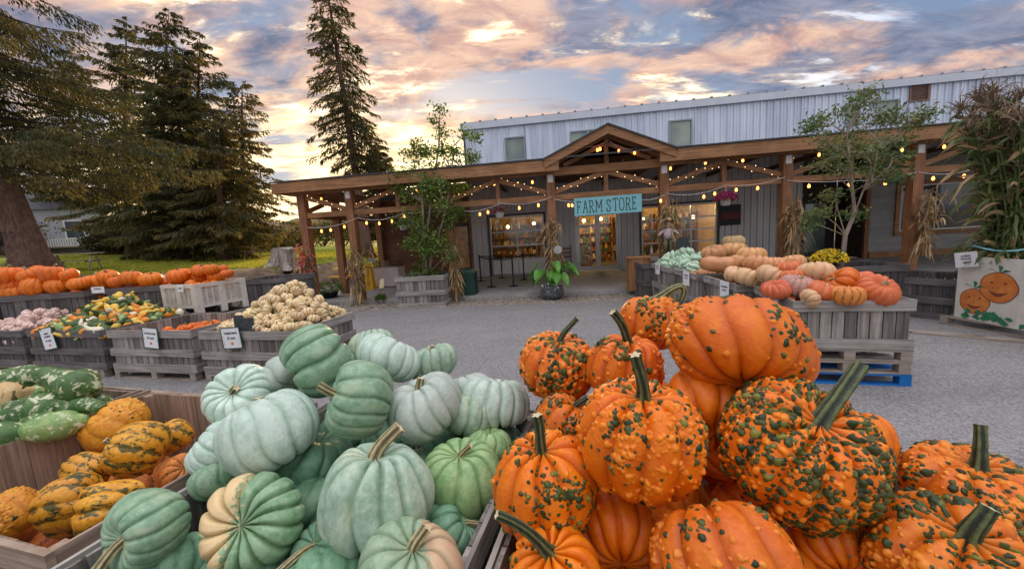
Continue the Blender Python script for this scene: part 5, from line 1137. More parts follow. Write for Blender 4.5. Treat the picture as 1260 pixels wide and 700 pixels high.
# ---------------------------------------------------------------- price cards
def text_mesh(s, size, font_w=1.0, bold=0.0):
    cu = bpy.data.curves.new('t', 'FONT'); cu.body = s; cu.size = size; cu.align_x = 'CENTER'; cu.align_y = 'CENTER'; cu.offset = bold; cu.extrude = .0006; cu.resolution_u = 3
    o = bpy.data.objects.new('t', cu); COL.objects.link(o); dg = bpy.context.evaluated_depsgraph_get(); dg.update(); me = bpy.data.meshes.new_from_object(o.evaluated_get(dg)); bpy.data.objects.remove(o); return me
def card(label, p, rz, lines, w_=.26, h_=.27, tilt=.0, roll=0.0, frame=None, pic=None, group='price cards on the bins', cat='sign', sz=.034):
    root = thing('price_card', label, cat, p, rz, group); root.rotation_euler = (tilt, roll, rz)
    MB().box(-w_/2, w_/2, -.004, .0, -h_/2, h_/2).build('card', M['paper'], root)
    if frame: 
        f_ = MB(); e = .012
        f_.box(-w_/2-e, w_/2+e, -.007, .004, h_/2, h_/2+e); f_.box(-w_/2-e, w_/2+e, -.007, .004, -h_/2-e, -h_/2); f_.box(-w_/2-e, -w_/2, -.007, .004, -h_/2, h_/2); f_.box(w_/2, w_/2+e, -.007, .004, -h_/2, h_/2); f_.build('border', M[frame], root)
    for i, (tx, y, s_) in enumerate(lines):
        me = text_mesh(tx, s_, bold=.0012); me.materials.clear(); me.materials.append(M['ink']); o = inst(me, 'lettering', root, (0, -.0055, y)); o.rotation_euler = (R_(90), 0, 0)
    if pic:
        b = MB(); col, yy = pic; n = 14; b.add([(0.0, -.0052, yy)]+[(.024*math.cos(a), -.0052, yy+.020*math.sin(a)) for a in np.arange(n)/n*6.283], [(0, 1+i, 1+(i+1) % n) for i in range(n)]); b.build('picture', M[col], root)
        b = MB(); rs = np.random.RandomState(len(label))
        for k in range(7): x = rs.choice([-1, 1])*(w_/2-.02); z = rs.uniform(-h_/2+.03, h_/2-.02); b.add([(x-.007, -.0052, z), (x, -.0052, z-.006), (x+.007, -.0052, z+.002), (x, -.0052, z+.008)], [(0, 1, 2, 3)])
        b.build('leaf_border', M['green_plastic'], root)
    return root
def front(org, x, z, a=LA_, off=.03): c_, s_ = math.cos(a), math.sin(a); return (org[0]+c_*x+s_*off, org[1]+s_*x-c_*off, z)
card('white card lettered TIGERSTRIPES with a small orange picture on the mini pumpkin bin', front((-4.33, 5.13), .60, .66), LA_, [('TIGERSTRIPES', .065, .036), ('$1 each', .0, .042)], .30, .27, roll=-.06, frame='green_plastic', pic=('paint_orange', -.075))
tag(MB().box(-.16, .16, 0, .01, -.12, .12).box(-.16, -.02, .0, .03, .12, .15).build('sign_board', M['slate'], None, loc=front((-4.33, 5.13), .78, .80, off=-.02), rz=LA_), 'grey green backing board leaning behind the TIGERSTRIPES card', 'board')
card('white card lettered CHARACTERS with a red dot on the nearly empty bin', front((-6.10, 5.62), .92, .64), LA_, [('CHARACTERS', .065, .034), ('$2 each', .0, .042)], .27, .29, roll=.08, frame='green_plastic', pic=('paint_orange', -.08))
card('white card lettered SMALL GOURDS on the gourd bin', front((-7.86, 6.06), .56, .62), LA_, [('SMALL', .08, .038), ('GOURDS', .03, .038), ('$1 each', -.035, .042)], .29, .33, roll=-.16, frame='green_plastic', pic=('paint_orange', -.11))
card('small white card on the rim of the white plastic bin', (-6.28, 7.22, 1.16), -R_(20), [('$8.99', .0, .04)], .17, .13)
card('small white card standing behind the mixed gourds', (-7.95, 7.33, 1.22), -.05, [('PUMPKINS', .02, .03)], .26, .12)
def sidecard(label, y, x, z, lines): card(label, (x, y, z), -R_(85), lines, .20, .26, group='price cards on the right row', sz=.03)
sidecard('white card on the side of the near right bin partly behind a stem', 4.30, 2.955, .78, [('PUMPKINS', .05, .028), ('$.79 lb', .0, .034)]); sidecard('white card on the side of the second right bin', 5.42, 3.05, .80, [('PUMPKINS', .05, .03), ('$.79 lb', .0, .034)])
sidecard('white card on the side of the third right bin', 6.85, 3.16, .80, [('PUMPKINS', .05, .028), ('$.79 lb', .0, .034)]); sidecard('white card on the side of the far right bin', 8.35, 3.22, .84, [('SQUASH', .05, .028), ('$.79 lb', .0, .034)])
# ================================================================== TREES
def strips_mesh(mb, P0, D_, L, W_, rs, m=0, taper=.25, flat=None):
    """many narrow leaf or needle strips: root P0, direction D_, length L, width W_"""
    n = len(P0); r_ = rs.randn(n, 3); sd = np.cross(D_, r_); sd /= (np.linalg.norm(sd, axis=1)[:, None]+1e-9)
    L = np.broadcast_to(L, (n,))[:, None]; W_ = np.broadcast_to(W_, (n,))[:, None]; mid = P0+D_*L*.5+rs.randn(n, 3)*L*.04; tip = P0+D_*L+np.array([0, 0, -.10])*L
    v = np.stack([P0-sd*W_*.3, P0+sd*W_*.3, mid+sd*W_*.5, tip, mid-sd*W_*.5], 1).reshape(-1, 3); k = np.arange(n)[:, None]*5
    f = np.concatenate([k+np.array([[0, 1, 2, 4]]), ], 1); mb.add(v, f.astype(int), m); b_ = mb.n-len(v)
    t_ = (k+np.array([[4, 2, 3]])+b_).tolist(); mb.f.extend(t_); mb.m.extend([m]*len(t_))
def conifer(label, base, H_, R0, seed, n_br=150, dens=70, tw=(.05, .34), trunk_r=.22, lo=.10, mats=('needle', 'bark'), lean=(0, 0), top_pow=.85, droop=.30, gap=0.25, side=None, group='tall spruces at the edge of the lawn', name='spruce_tree'):
    rs = np.random.RandomState(seed); root = thing(name, label, 'tree', base, group=group)
    N = 14; t = np.linspace(0, 1, N); ax = np.stack([lean[0]*t**1.3*H_, lean[1]*t**1.3*H_, t*H_], -1)
    tb = MB(); tb.tube(ax, trunk_r*((1-t)**.85*.97+.03)+trunk_r*.55*np.exp(-t*26), 12, ridge=.06, rn=7); tb.build('trunk', M[mats[1]], root, True)
    lb = MB(); cb_ = MB()
    hs = lo+(1-lo)*(np.arange(n_br)+rs.rand(n_br))/n_br; az = np.arange(n_br)*2.39996+rs.randn(n_br)*.5
    PP, DD, LL = [], [], []
    for h, a in zip(hs, az):
        if rs.rand() < gap*.5: continue
        prof = (1-h)**top_pow*(.62+.5*rs.rand()) * min(1, .55+(h-lo)*3.2)
        L = R0*1.12*prof+.12
        if side is not None: L *= 1+side*math.cos(a)
        c = np.array([np.interp(h, t, ax[:, k]) for k in range(3)]); out = np.array([math.cos(a), math.sin(a), 0])
        s_ = np.linspace(0, 1, 7); up = rs.uniform(-.05, .25)+(h > .7)*.35
        path = c+out*(s_*L)[:, None]+np.array([0, 0, 1])*((up*s_-droop*1.6*s_**1.7+.16*s_**4)*L)[:, None]+rs.randn(7, 3)*L*.012
        lb.tube(path, np.maximum(.012, .035*(1-s_*.9)*(L/2.5+.25)), 5, cap=False)
        k = int(dens*1.7*L*(.7+.5*rs.rand()));  u_ = rs.rand(k)**.75; q = np.stack([np.interp(u_, s_, path[:, j]) for j in range(3)], -1)
        tang = np.cross(out, [0, 0, 1]); sgn = rs.choice([-1, 1], k); 
        # hanging sprays off both sides of the bough
        fan = rs.rand(k)*L*.30*(1-u_*.55); q = q+tang*(sgn*fan)[:, None]+out*(fan*.35)[:, None]+np.array([0, 0, -1.])*(fan*rs.uniform(.05, .55, k))[:, None]
        d = out*rs.uniform(.1, .9, k)[:, None]+tang*(sgn*rs.uniform(.1, .8, k))[:, None]+np.array([0, 0, 1])*rs.uniform(-1.15, -.05, k)[:, None]
        d /= np.linalg.norm(d, axis=1)[:, None]; PP.append(q); DD.append(d); LL.append(rs.uniform(.45, 1.1, k))
    PP = np.concatenate(PP); DD = np.concatenate(DD); LL = np.concatenate(LL)
    strips_mesh(cb_, PP, DD, LL*tw[1], tw[0]*(.6+.8*rs.rand(len(PP))), rs)
    lb.build('boughs', M['bark_dark'], root); cb_.build('crown', M[mats[0]], root); return root
gz = lambda x, y: float(hgt(x, y))
def tbase(px, Yd): p = at(px, 305, Yd); return (p[0], p[1], gz(p[0], p[1])-.05)
def Hfor(px, py, Yd, base): return at(px, py, Yd)[2]-base[2]
# group left of centre
spr = [
 ('tall spruce in the middle of the left group with a ragged top', 208, 12, 200, 27, 4.6, 201, 170, -.02, 60),
 ('slim pointed spruce rising right of the ragged topped one', 246, 40, 246, 29, 4.2, 202, 170, 0.0, 52),
 ('shorter spruce at the right end of the left group against the bright sky', 298, 100, 302, 27, 3.4, 203, 150, -.01, 42),
 ('dense dark spruce standing in front of the slim pointed one', 222, 84, 224, 24, 3.6, 204, 170, 0, 90),
 ('spruce at the left of the group half behind the big near one', 156, 20, 160, 30, 3.9, 205, 170, 0, 60),
 ('small ragged spruce in front of the lawn edge at the right of the group', 270, 150, 272, 23, 3.0, 206, 130, 0, 55),
 ('spruce closing the left background beside the white house', 92, 60, 84, 36, 5.5, 207, 160, 0, 45),
]
for lab, ax_, ay, bx_, Yd, R0, seed, nb, ln, dens in spr:
    b_ = tbase(bx_, Yd); Ht = Hfor(ax_, ay, Yd, b_); tx = at(ax_, ay, Yd)
    conifer(lab, b_, Ht, R0, seed, nb, dens, (.060, .30), .26, .06 if seed != 207 else .2, ('needle_warm' if seed in (203, 206) else 'needle', 'bark'), ((tx[0]-b_[0])/Ht, 0), .62, gap=.55)
# tall sparse spruce behind the porch
b_ = tbase(451, 23); Ht = at(405, -40, 23)[2]-b_[2]; tx = at(398, -40, 23)
conifer('tall sparse spruce rising behind the left end of the porch', b_, Ht, 2.45, 210, 170, 40, (.055, .30), .30, .30, ('needle', 'bark'), ((tx[0]-b_[0])/Ht, 0), .52, droop=.42, gap=.3)
b_ = tbase(478, 26); conifer('low spruce top showing over the porch roof beside the tall sparse one', b_, Hfor(474, 178, 26, b_), 2.6, 211, 100, 60, (.06, .42), .2, .2, ('needle_warm', 'bark'), (0, 0), .7)
# big near spruce at the left edge: bent flared trunk, sweeping boughs over the lawn
def big_spruce():
    rs = np.random.RandomState(77); base = at(50, 345, 11.2); base[2] = 1.02
    root = thing('spruce_tree', 'huge old spruce at the left picture edge with a flared trunk and sweeping low boughs', 'tree', base)
    tb = MB(); t = np.linspace(0, 1, 16); H_ = 15.0; lean = -.17
    ax = np.stack([lean*H_*t**1.0-.25*np.sin(t*3), .05*H_*t, t*H_], -1); r_ = .36*(1-t)**.8+.03+.40*np.exp(-t*H_/.45)
    tb.tube(ax, r_, 22, ridge=.08, rn=6); 
    for a in (.3, 1.6, 2.9, 4.1, 5.3): tb.tube([(.3*math.cos(a), .3*math.sin(a), .38), (.8*math.cos(a), .8*math.sin(a), .08), (1.4*math.cos(a), 1.4*math.sin(a), -.12)], [.26, .16, .05], 8)
    tb.build('trunk', M['bark'], root, True)
    lb = MB(); lb.tube([(-.3, .0, 1.6), (-1.2, -.4, 1.5), (-2.6, -.9, 1.9)], [.28, .2, .14], 9); PP, DD, LL = [], [], []
    for k in range(140):
        h = .19+.79*(k+rs.rand())/140; a = k*2.39996+rs.randn()*.5; L = (5.6*(1-h)**.62*(.6+.55*rs.rand()))*(1.0 if math.cos(a) > -.3 else .85)
        if h < .22: L *= .85
        if h < .2 and math.sin(a) < -.2: continue
        if rs.rand() < .16: continue
        c = np.array([np.interp(h, t, ax[:, j]) for j in range(3)]); out = np.array([math.cos(a), math.sin(a), 0]); s_ = np.linspace(0, 1, 9)
        z = (rs.uniform(.0, .25)*s_-.60*s_**1.6+.24*s_**3.5)*L*(1.0 if h > .3 else .55)
        path = c+out*(s_*L)[:, None]+np.array([0, 0, 1.])*z[:, None]+rs.randn(9, 3)*.03; lb.tube(path, np.maximum(.008, .045*(1-s_*.92)), 5, cap=False)
        n = int(320*L*(.7+.5*rs.rand())); u_ = rs.rand(n)**.7; q = np.stack([np.interp(u_, s_, path[:, j]) for j in range(3)], -1); tang = np.cross(out, [0, 0, 1]); sg_ = rs.choice([-1, 1], n)
        fan = (rs.rand(n)**1.2)*L*.17*(1.1-u_*.6); hang = rs.rand(n)**2.2*.42*(u_ > .15)
        q = q+tang*(sg_*fan)[:, None]+out*(fan*.4)[:, None]+np.array([0, 0, -1.])*(fan*.35+hang)[:, None]
        d = out*rs.uniform(0, .7, n)[:, None]+tang*(sg_*rs.uniform(0, .7, n))[:, None]+np.array([0, 0, 1])*rs.uniform(-1.2, -.1, n)[:, None]; d /= np.linalg.norm(d, axis=1)[:, None]
        PP.append(q); DD.append(d); LL.append(rs.uniform(.5, 1.1, n))
    PP = np.concatenate(PP); DD = np.concatenate(DD); LL = np.concatenate(LL); cb_ = MB(); keep = PP[:, 2] > 2.15+.35*np.sin(PP[:, 0]*2.1)+.3*rs.rand(len(PP)); PP, DD, LL = PP[keep], DD[keep], LL[keep]; strips_mesh(cb_, PP, DD, LL*.14, .036*(.6+.8*rs.rand(len(PP))), rs)
    lb.build('boughs', M['bark_dark'], root); cb_.build('crown', M['needle'], root)
big_spruce()

def leafy(mb, C_, spread, n, size, rs, m=0, flatz=.6):
    """n diamond leaves scattered round every centre"""
    C_ = np.repeat(np.asarray(C_), n, 0); k = len(C_); P_ = C_+rs.randn(k, 3)*spread*[1, 1, flatz]; a = rs.randn(k, 3); a /= np.linalg.norm(a, axis=1)[:, None]; b = np.cross(a, rs.randn(k, 3)); b /= np.linalg.norm(b, axis=1)[:, None]
    s_ = size*(.6+.8*rs.rand(k, 1)); v = np.stack([P_-a*s_, P_-b*s_*.42, P_+a*s_, P_+b*s_*.42], 1).reshape(-1, 3); mb.add(v, (np.arange(k)[:, None]*4+np.arange(4)[None]), m)
def bush(label, p, sx, sy, sz, seed, n=1500, size=.10, mt='bushleaf', group=None, name='bush', cat='bush'):
    rs = np.random.RandomState(seed); root = thing(name, label, cat, p, group=group); c = []
    for _ in range(int(n/10)):
        d = rs.randn(3); d /= np.linalg.norm(d); r = rs.rand()**.35; c.append((d[0]*sx*r, d[1]*sy*r, sz*.5+d[2]*sz*.5*r))
    c = [q for q in c if math.sin(q[0]*2.1/sx+seed)+q[2]/sz > -.6]; mb = MB(); leafy(mb, c, min(sx, sz)*.13, 10, size, rs, flatz=.8); mb.build('foliage', M[mt], root)
    st = MB()
    for _ in range(6): a = rs.uniform(0, 6.3); st.tube([(0, 0, -.1), (sx*.3*math.cos(a), sy*.3*math.sin(a), sz*.35), (sx*.6*math.cos(a), sy*.6*math.sin(a), sz*.75)], [.05*sz/2, .03*sz/2, .01], 5)
    st.build('stems', M['bark'], root); return root
us = [(134, 30, 1.6, 2.2, 1), (148, 32, 2.0, 2.0, 1), (160, 33, 2.6, 2.6, 0), (184, 31, 2.6, 2.4, 0), (208, 34, 3.0, 3.4, 0), (232, 33, 2.8, 3.6, 0), (258, 35, 3.0, 3.4, 0), (284, 34, 2.8, 3.2, 0), (308, 33, 2.8, 2.6, 0), (330, 38, 2.6, 1.8, 0), (350, 42, 3.0, 1.6, 1), (372, 46, 3.8, 3.0, 1), (398, 46, 3.8, 3.2, 1), (424, 46, 3.4, 3.4, 0), (446, 46, 3.4, 3.4, 1), (30, 34, 3.2, 3.0, 0), (5, 30, 3.0, 3.4, 0), (64, 46, 3.0, 2.6, 0)]
names = ['sunlit yellowing bush right of the white house', 'low golden bush under the spruces left of centre', 'dark bush under the ragged topped spruce', 'bush beneath the big spruce boughs', 'tall dark bush behind the lawn', 'tall bush behind the dense dark spruce', 'bush behind the middle of the lawn', 'bush behind the far picnic table', 'bush above the far picnic table', 'bush behind the bleached stump', 'golden bush right of the stump', 'bush seen left of the porch corner post', 'bush seen between the porch corner posts', 'bush seen under the left porch bay', 'bush seen beside the brown siding', 'dark bush behind the huge spruce trunk', 'dark bush at the left picture edge', 'bush behind the white house corner']
for k, ((px, Yd, sx, sz, gold), nm) in enumerate(zip(us, names)):
    p = at(px, 305, Yd); bush(nm, (p[0], p[1], gz(p[0], p[1])-.1), sx, 1.4, sz, 300+k, 2600, .13, 'bushleaf', 'bushes closing the back of the lawn')

def sapling(label, base, stems, clumps, leafmt, size, per, spread, bark='bark_pale', seed=1, name='young_tree', extra=None, flat=.5):
    rs = np.random.RandomState(seed); root = thing(name, label, 'tree', base); tb = MB(); tw = MB(); lf = MB(); C_ = []
    for st in stems: tb.tube(st[0], st[1], 9)
    tb.build('trunk', M[bark], root, True); B0 = np.array(base, float)
    allp = np.concatenate([np.array(s[0], float) for s in stems])
    for (c, r, n) in clumps:
        c = np.array(c, float); near = allp[np.argmin(((allp-c+[0, 0, .5])**2).sum(1))]; mid = (near+c)/2+rs.randn(3)*.05+[0, 0, .05]; tw.tube([near, mid, c], [.011, .008, .005], 5)
        for _ in range(n):
            d = rs.randn(3); q = c+d/np.linalg.norm(d)*r*rs.rand()**.5*[1, 1, flat]; tw.tube([c, (c+q)/2+rs.randn(3)*.02, q], [.006, .004, .003], 4, cap=False)
            for s_ in (.4, .65, .85, 1.0): C_.append(c+(q-c)*s_)
    leafy(lf, C_, spread, per, size, rs, flatz=.75); tw.build('twigs', M[bark], root); lf.build('crown', M[leafmt], root)
    if extra: 
        ef = MB(); leafy(ef, extra[0], extra[1], extra[2], size, rs); ef.build('browned_leaves', M['leaf_brown'], root)
    return root
# multi-stemmed tree in the grey planter left of the entrance
tb0 = np.array(bw(-2.33, -.30, .84)); rel = lambda px, py, Yd: tuple(at(px, py, Yd)-tb0)
Yt = tb0[1]
st = [([(0, 0, 0), (-.05, 0, .5), rel(520, 250, Yt), rel(515, 200, Yt)], [.05, .04, .03, .012]), ([(.05, .02, 0), (.15, 0, .4), rel(548, 262, Yt), rel(556, 215, Yt), rel(558, 180, Yt)], [.045, .035, .025, .018, .008]), ([(-.03, .05, 0), (.02, .1, .9), rel(533, 230, Yt), rel(540, 180, Yt), rel(542, 130, Yt)], [.05, .04, .03, .02, .006])]
cl = [(rel(*q[:2], Yt+q[3]), q[2], 9) for q in [(500, 268, .55, -.3), (520, 262, .5, .2), (545, 258, .5, -.3), (565, 262, .4, .1), (510, 240, .6, .2), (538, 235, .6, -.2), (562, 232, .45, .2), (500, 215, .45, 0), (525, 212, .5, -.1), (552, 205, .45, .1), (515, 190, .3, .1), (570, 215, .35, 0), (580, 195, .22, 0), (520, 290, .45, -.3), (538, 300, .35, -.2), (505, 300, .25, -.1), (524, 312, .25, -.35), (490, 228, .25, .1), (545, 185, .25, 0), (560, 185, .22, 0)]]
sp_ = [(rel(q[0], q[1], Yt), .14, 4) for q in [(542, 135), (538, 150), (544, 165), (572, 165), (585, 170), (500, 190), (512, 178)]]
rs = np.random.RandomState(5)
cl += [(rel(530+rs.randn()*24, 250+rs.randn()*34, Yt+rs.randn()*.25), rs.uniform(.25, .45), 7) for _ in range(14)]
sapling('bushy multi-stemmed young tree growing in the grey planter left of the entrance', tb0, st, cl+sp_, 'leaf', .050, 6, .11, seed=12, flat=.8)
tb0 = at(1036, 318, 6.9); rel = lambda px, py, Yd: tuple(at(px, py, Yd)-tb0); Yt = tb0[1]
st = [([(0, 0, -.35), rel(1040, 290, Yt), rel(1052, 262, Yt), rel(1049, 235, Yt), rel(1046, 200, Yt), rel(1042, 165, Yt), rel(1060, 120, Yt)], [.042, .036, .030, .024, .018, .010, .005]), ([rel(1052, 262, Yt), rel(1062, 235, Yt), rel(1078, 205, Yt), rel(1088, 180, Yt)], [.018, .013, .009, .005]), ([rel(1050, 235, Yt), rel(1072, 225, Yt-.2), rel(1095, 205, Yt-.3)], [.012, .009, .005])]
cl = [(rel(*q[:2], Yt+q[3]), q[2], 7) for q in [(1012, 150, .36, 0), (1035, 140, .40, .2), (1060, 125, .34, -.1), (1085, 150, .42, .1), (1115, 152, .36, 0), (1130, 148, .22, 0), (1020, 178, .42, -.2), (1050, 172, .40, .2), (1080, 178, .42, -.2), (1105, 175, .3, .2), (1015, 205, .3, .1), (1040, 210, .3, -.1), (1075, 205, .28, 0), (1028, 240, .25, 0), (1048, 262, .2, .1), (1000, 155, .2, 0), (1090, 215, .2, -.2), (1072, 118, .2, 0), (1010, 262, .13, 0), (1000, 275, .13, 0), (1110, 215, .2, 0), (1140, 140, .14, 0)]]
rs = np.random.RandomState(6)
cl += [(rel(1068+rs.uniform(-48, 48), 168+rs.randn()*24, Yt+rs.randn()*.35), rs.uniform(.16, .32), 6) for _ in range(8)]
sapling('young maple with a thin pale trunk behind the right row of bins', tb0, st, cl, 'leaf_red', .036, 6, .09, seed=15, name='maple_tree', flat=.6)
# ================================================================== CORN, FLOWERS, LIGHTS AND PORCH FURNITURE
def ribbon(mb, P0, d, L, W_, rs, droop=1.0, m=0, seg=7, twist=1.0):
    """one long leaf: rises, arches over and hangs, twisting"""
    t = np.linspace(0, 1, seg); d = np.array(d, float); d /= np.linalg.norm(d)
    path = np.array(P0)+d*(t*L)[:, None]+np.array([0, 0, -1.])*(droop*L*t**2.2)[:, None]+np.cumsum(rs.randn(seg, 3)*L*.02, 0)
    tg = np.gradient(path, axis=0); tg /= np.linalg.norm(tg, axis=1)[:, None]; sd = np.cross(tg, [0.1, .2, 1.]); sd /= (np.linalg.norm(sd, axis=1)[:, None]+1e-6)
    nn = np.cross(sd, tg); a = rs.uniform(-1, 1)+twist*rs.uniform(-2, 2)*t; sd = sd*np.cos(a)[:, None]+nn*np.sin(a)[:, None]; nn = np.cross(sd, tg)
    w_ = W_*np.sin(np.pi*np.clip(t*.86+.12, 0, 1))**.7; w_[-1] = W_*.04
    v = np.stack([path-sd*w_[:, None]/2+nn*w_[:, None]*.12, path, path+sd*w_[:, None]/2+nn*w_[:, None]*.12], 1).reshape(-1, 3)
    mb.add(v, [q for i in range(seg-1) for q in ((3*i, 3*i+1, 3*i+4, 3*i+3), (3*i+1, 3*i+2, 3*i+5, 3*i+4))], m)
def shock_meshes(seed, H_, r, nst, nlf, lw=.045, lmax=.6):
    rs = np.random.RandomState(seed); st = MB(); lf = MB()
    for k in range(nst):
        a = rs.uniform(0, 6.3); q = r*rs.rand()**.5; b0 = np.array([q*math.cos(a), q*math.sin(a), 0]); h = H_*rs.uniform(.8, 1.05); top = b0*[1.9, 1.9, 0]+[rs.randn()*.06, rs.randn()*.06, h]; mid = b0*.8+[0, 0, h*.55]
        st.tube([b0, mid, top], [.012, .010, .005], 5)
        for j in range(nlf):
            u_ = rs.uniform(.12, .98); p = b0*(1-u_)+top*u_ if u_ > .55 else b0+(mid-b0)*u_/.55; aa = rs.uniform(0, 6.3); ribbon(lf, p, (math.cos(aa)*.5, math.sin(aa)*.5, rs.uniform(-.5, 1.0)), rs.uniform(.16, lmax*.62), lw*rs.uniform(.6, 1.3), rs, rs.uniform(.7, 1.8))
    tw = MB(); 
    for z in (H_*.42,): tw.tube([(1.25*r*math.cos(a), 1.25*r*math.sin(a), z) for a in np.linspace(0, 6.283, 17)], .012, 5)
    return st.mesh('stalks', M['corn_dry']), lf.mesh('leaves', M['corn_dry']), tw.mesh('twine', M['stem_tan'])
SHK = [shock_meshes(1, 1.75, .11, 16, 11), shock_meshes(2, 1.6, .10, 14, 12), shock_meshes(3, 1.5, .10, 14, 12)]
for k, (s, z, var, sc, lab) in enumerate([(-6.03, .10, 0, .95, 'dried corn shock tied to the leftmost porch corner post'), (-4.50, .10, 0, .95, 'twisted dried corn shock tied to the second porch post from the left'), (-1.60, .14, 1, 1.05, 'dried corn shock on the post behind the grey planter tree'), (1.19, .62, 1, 1.0, 'dried corn shock on the post left of the entrance above the broad leaves'), (4.2, .95, 2, .95, 'dried corn shock with the scarecrow on the post right of the entrance'), (7.12, .75, 2, 1.0, 'dried corn shock on the bare post behind the tan pumpkins'), (10.0, .65, 0, .9, 'dried corn shock on the post beside the grey clapboard window')]):
    r = thing('corn_shock', lab, 'corn shock', bw(s+(0.0 if s < 4 else .05), -.19, z), k*1.1, 'dried corn shocks tied to the porch posts')
    for me, nm in zip(SHK[var], ('stalks', 'leaves', 'twine')): inst(me, nm, r)
    r.scale = (sc, sc, sc)
# big bundle of tall green and brown corn at the right edge
def corn_bundle():
    rs = np.random.RandomState(8); base = np.array([7.05, 5.35, .12]); root = thing('corn_bundle', 'towering bundle of green and brown corn stalks with feathery tassels behind the painted board', 'corn stalks', base)
    st = MB(); lg = MB(); ld_ = MB(); ts = MB()
    for k in range(60):
        a = rs.uniform(0, 6.3); q = .34*rs.rand()**.5; b0 = np.array([q*math.cos(a), q*math.sin(a), 0]); h = rs.uniform(2.5, 3.15); top = b0*[1.5, 1.5, 0]+[rs.randn()*.10-.05, rs.randn()*.10, h]; mid = b0*.7+[0, 0, h*.5]
        st.tube([b0, mid, top], [.015, .012, .006], 5)
        for j in range(17):
            u_ = rs.uniform(.25, .97); p = (mid+(top-mid)*(u_-.5)*2) if u_ > .5 else b0+(mid-b0)*u_*2; aa = rs.uniform(0, 6.3) if rs.rand() < .6 else a; dry = rs.rand() < .24
            ribbon(ld_ if dry else lg, p, (math.cos(aa), math.sin(aa), rs.uniform(.1, 1.5)), rs.uniform(.22, .50), rs.uniform(.03, .07), rs, rs.uniform(.2, 1.1), twist=1.8)
        for j in range(34):
            d = np.array([rs.randn()*.35, rs.randn()*.35, 1.0]); ribbon(ts, top-[0, 0, rs.rand()*.12], d, rs.uniform(.22, .48), .014, rs, rs.uniform(.2, 1.0), seg=5)
    st.build('stalks', M['corn_green'], root); lg.build('green_leaves', M['corn_green'], root); ld_.build('dry_leaves', M['corn_dry'], root); ts.build('tassels', M['tassel'], root)
    b = MB(); b.tube([(.36*math.cos(a), .36*math.sin(a), 1.05+.03*math.sin(a*3)) for a in np.linspace(0, 6.283, 25)], .012, 6); b.build('twine', M['teal_board'], root)
corn_bundle()

def bloom(label, p, r, mt, seed, n=260, pot='white', potr=.13, poth=.16, hang=None, cat='flowers', leafmt='leaf', name='flower_basket', group=None, petal=.022, z0=0.0):
    rs = np.random.RandomState(seed); root = thing(name, label, cat, p, group=group)
    MB().lathe([(potr*.72, z0), (potr, z0+poth*.92), (potr*1.08, z0+poth*.93), (potr*1.08, z0+poth), (potr*.95, z0+poth), (potr*.9, z0+poth*.9)], 16).build('pot', M[pot], root, True)
    fol = MB(); c = rs.randn(90, 3); c /= np.linalg.norm(c, axis=1)[:, None]; c[:, 2] = np.abs(c[:, 2])*.75-.15*(rs.rand(90) < .4); c = c*r*.85+[0, 0, z0+poth]
    leafy(fol, c, r*.10, 8, .035, rs); fol.build('foliage', M[leafmt], root)
    if mt:
        fl = MB(); c = rs.randn(n, 3); c /= np.linalg.norm(c, axis=1)[:, None]; c[:, 2] = np.abs(c[:, 2])*.8-.1; c = c*r*(1+rs.rand(n, 1)*.1)+[0, 0, z0+poth]
        leafy(fl, c, .006, 4, petal, rs, flatz=1); fl.build('blossoms', M[mt], root)
    if hang:
        h = MB()
        for a in (0, 2.09, 4.19): h.tube([(potr*math.cos(a), potr*math.sin(a), z0+poth), (0, 0, hang)], .004, 4)
        h.tube([(0, 0, hang), (0, 0, hang+.06)], .006, 5); h.build('hanger', M['white'], root)
    return root
def bl(px, py, t_=0.0): s, t2, z = Bp(px, py, t_); return bw(s, t_, z)
bloom('hanging white basket of magenta flowers left of the entrance', bl(615, 268, -.02), .19, 'pink_fl', 1, 130, hang=.45, group='hanging baskets on the porch')
bloom('hanging white basket full of magenta flowers right of the entrance', bl(893, 253, -.02), .25, 'pink_fl', 2, 520, hang=.42, group='hanging baskets on the porch')
bloom('hanging white basket of plain green foliage left of the planter tree', bl(497, 283, -.02), .17, None, 3, hang=.42, group='hanging baskets on the porch')
bloom('white pot of orange flowers hanging by the back left porch post', bl(458, 322, 1.6), .16, 'orange_fl', 4, 160, hang=.5, group='hanging baskets on the porch')
mz = lambda x, y: float(hgt(x, y))
p = G(406, 368, .05); bloom('leafy green bush in a dark pot by the left porch corner', (p[0], p[1], 0), .50, None, 6, pot='black', potr=.28, poth=.32, name='potted_bush', cat='potted plant')
for k, (px, py, Yd, r) in enumerate([(352, 337, 11.8, .42), (362, 341, 11.6, .34), (373, 343, 11.3, .34), (344, 334, 12.2, .30)]):
    p = at(px, py, Yd); bloom(['large clump of yellow mums on the bank below the stump', 'yellow mum clump in front of the large one', 'rightmost yellow mum clump by the porch corner', 'leftmost small yellow mum clump below the stump'][k], (p[0], p[1], mz(p[0], p[1])-.1), r, 'yellow_fl', 20+k, 420, pot='black', potr=.16, poth=.16, name='mum_plant', cat='flowers', group='yellow mums on the bank', petal=.03)
p = at(1020, 320, 6.4); bloom('pot of bright yellow mums behind the near right bin', (p[0], p[1], p[2]-.16), .23, 'yellow_fl', 31, 520, pot='black', name='mum_plant', cat='flowers', petal=.022)
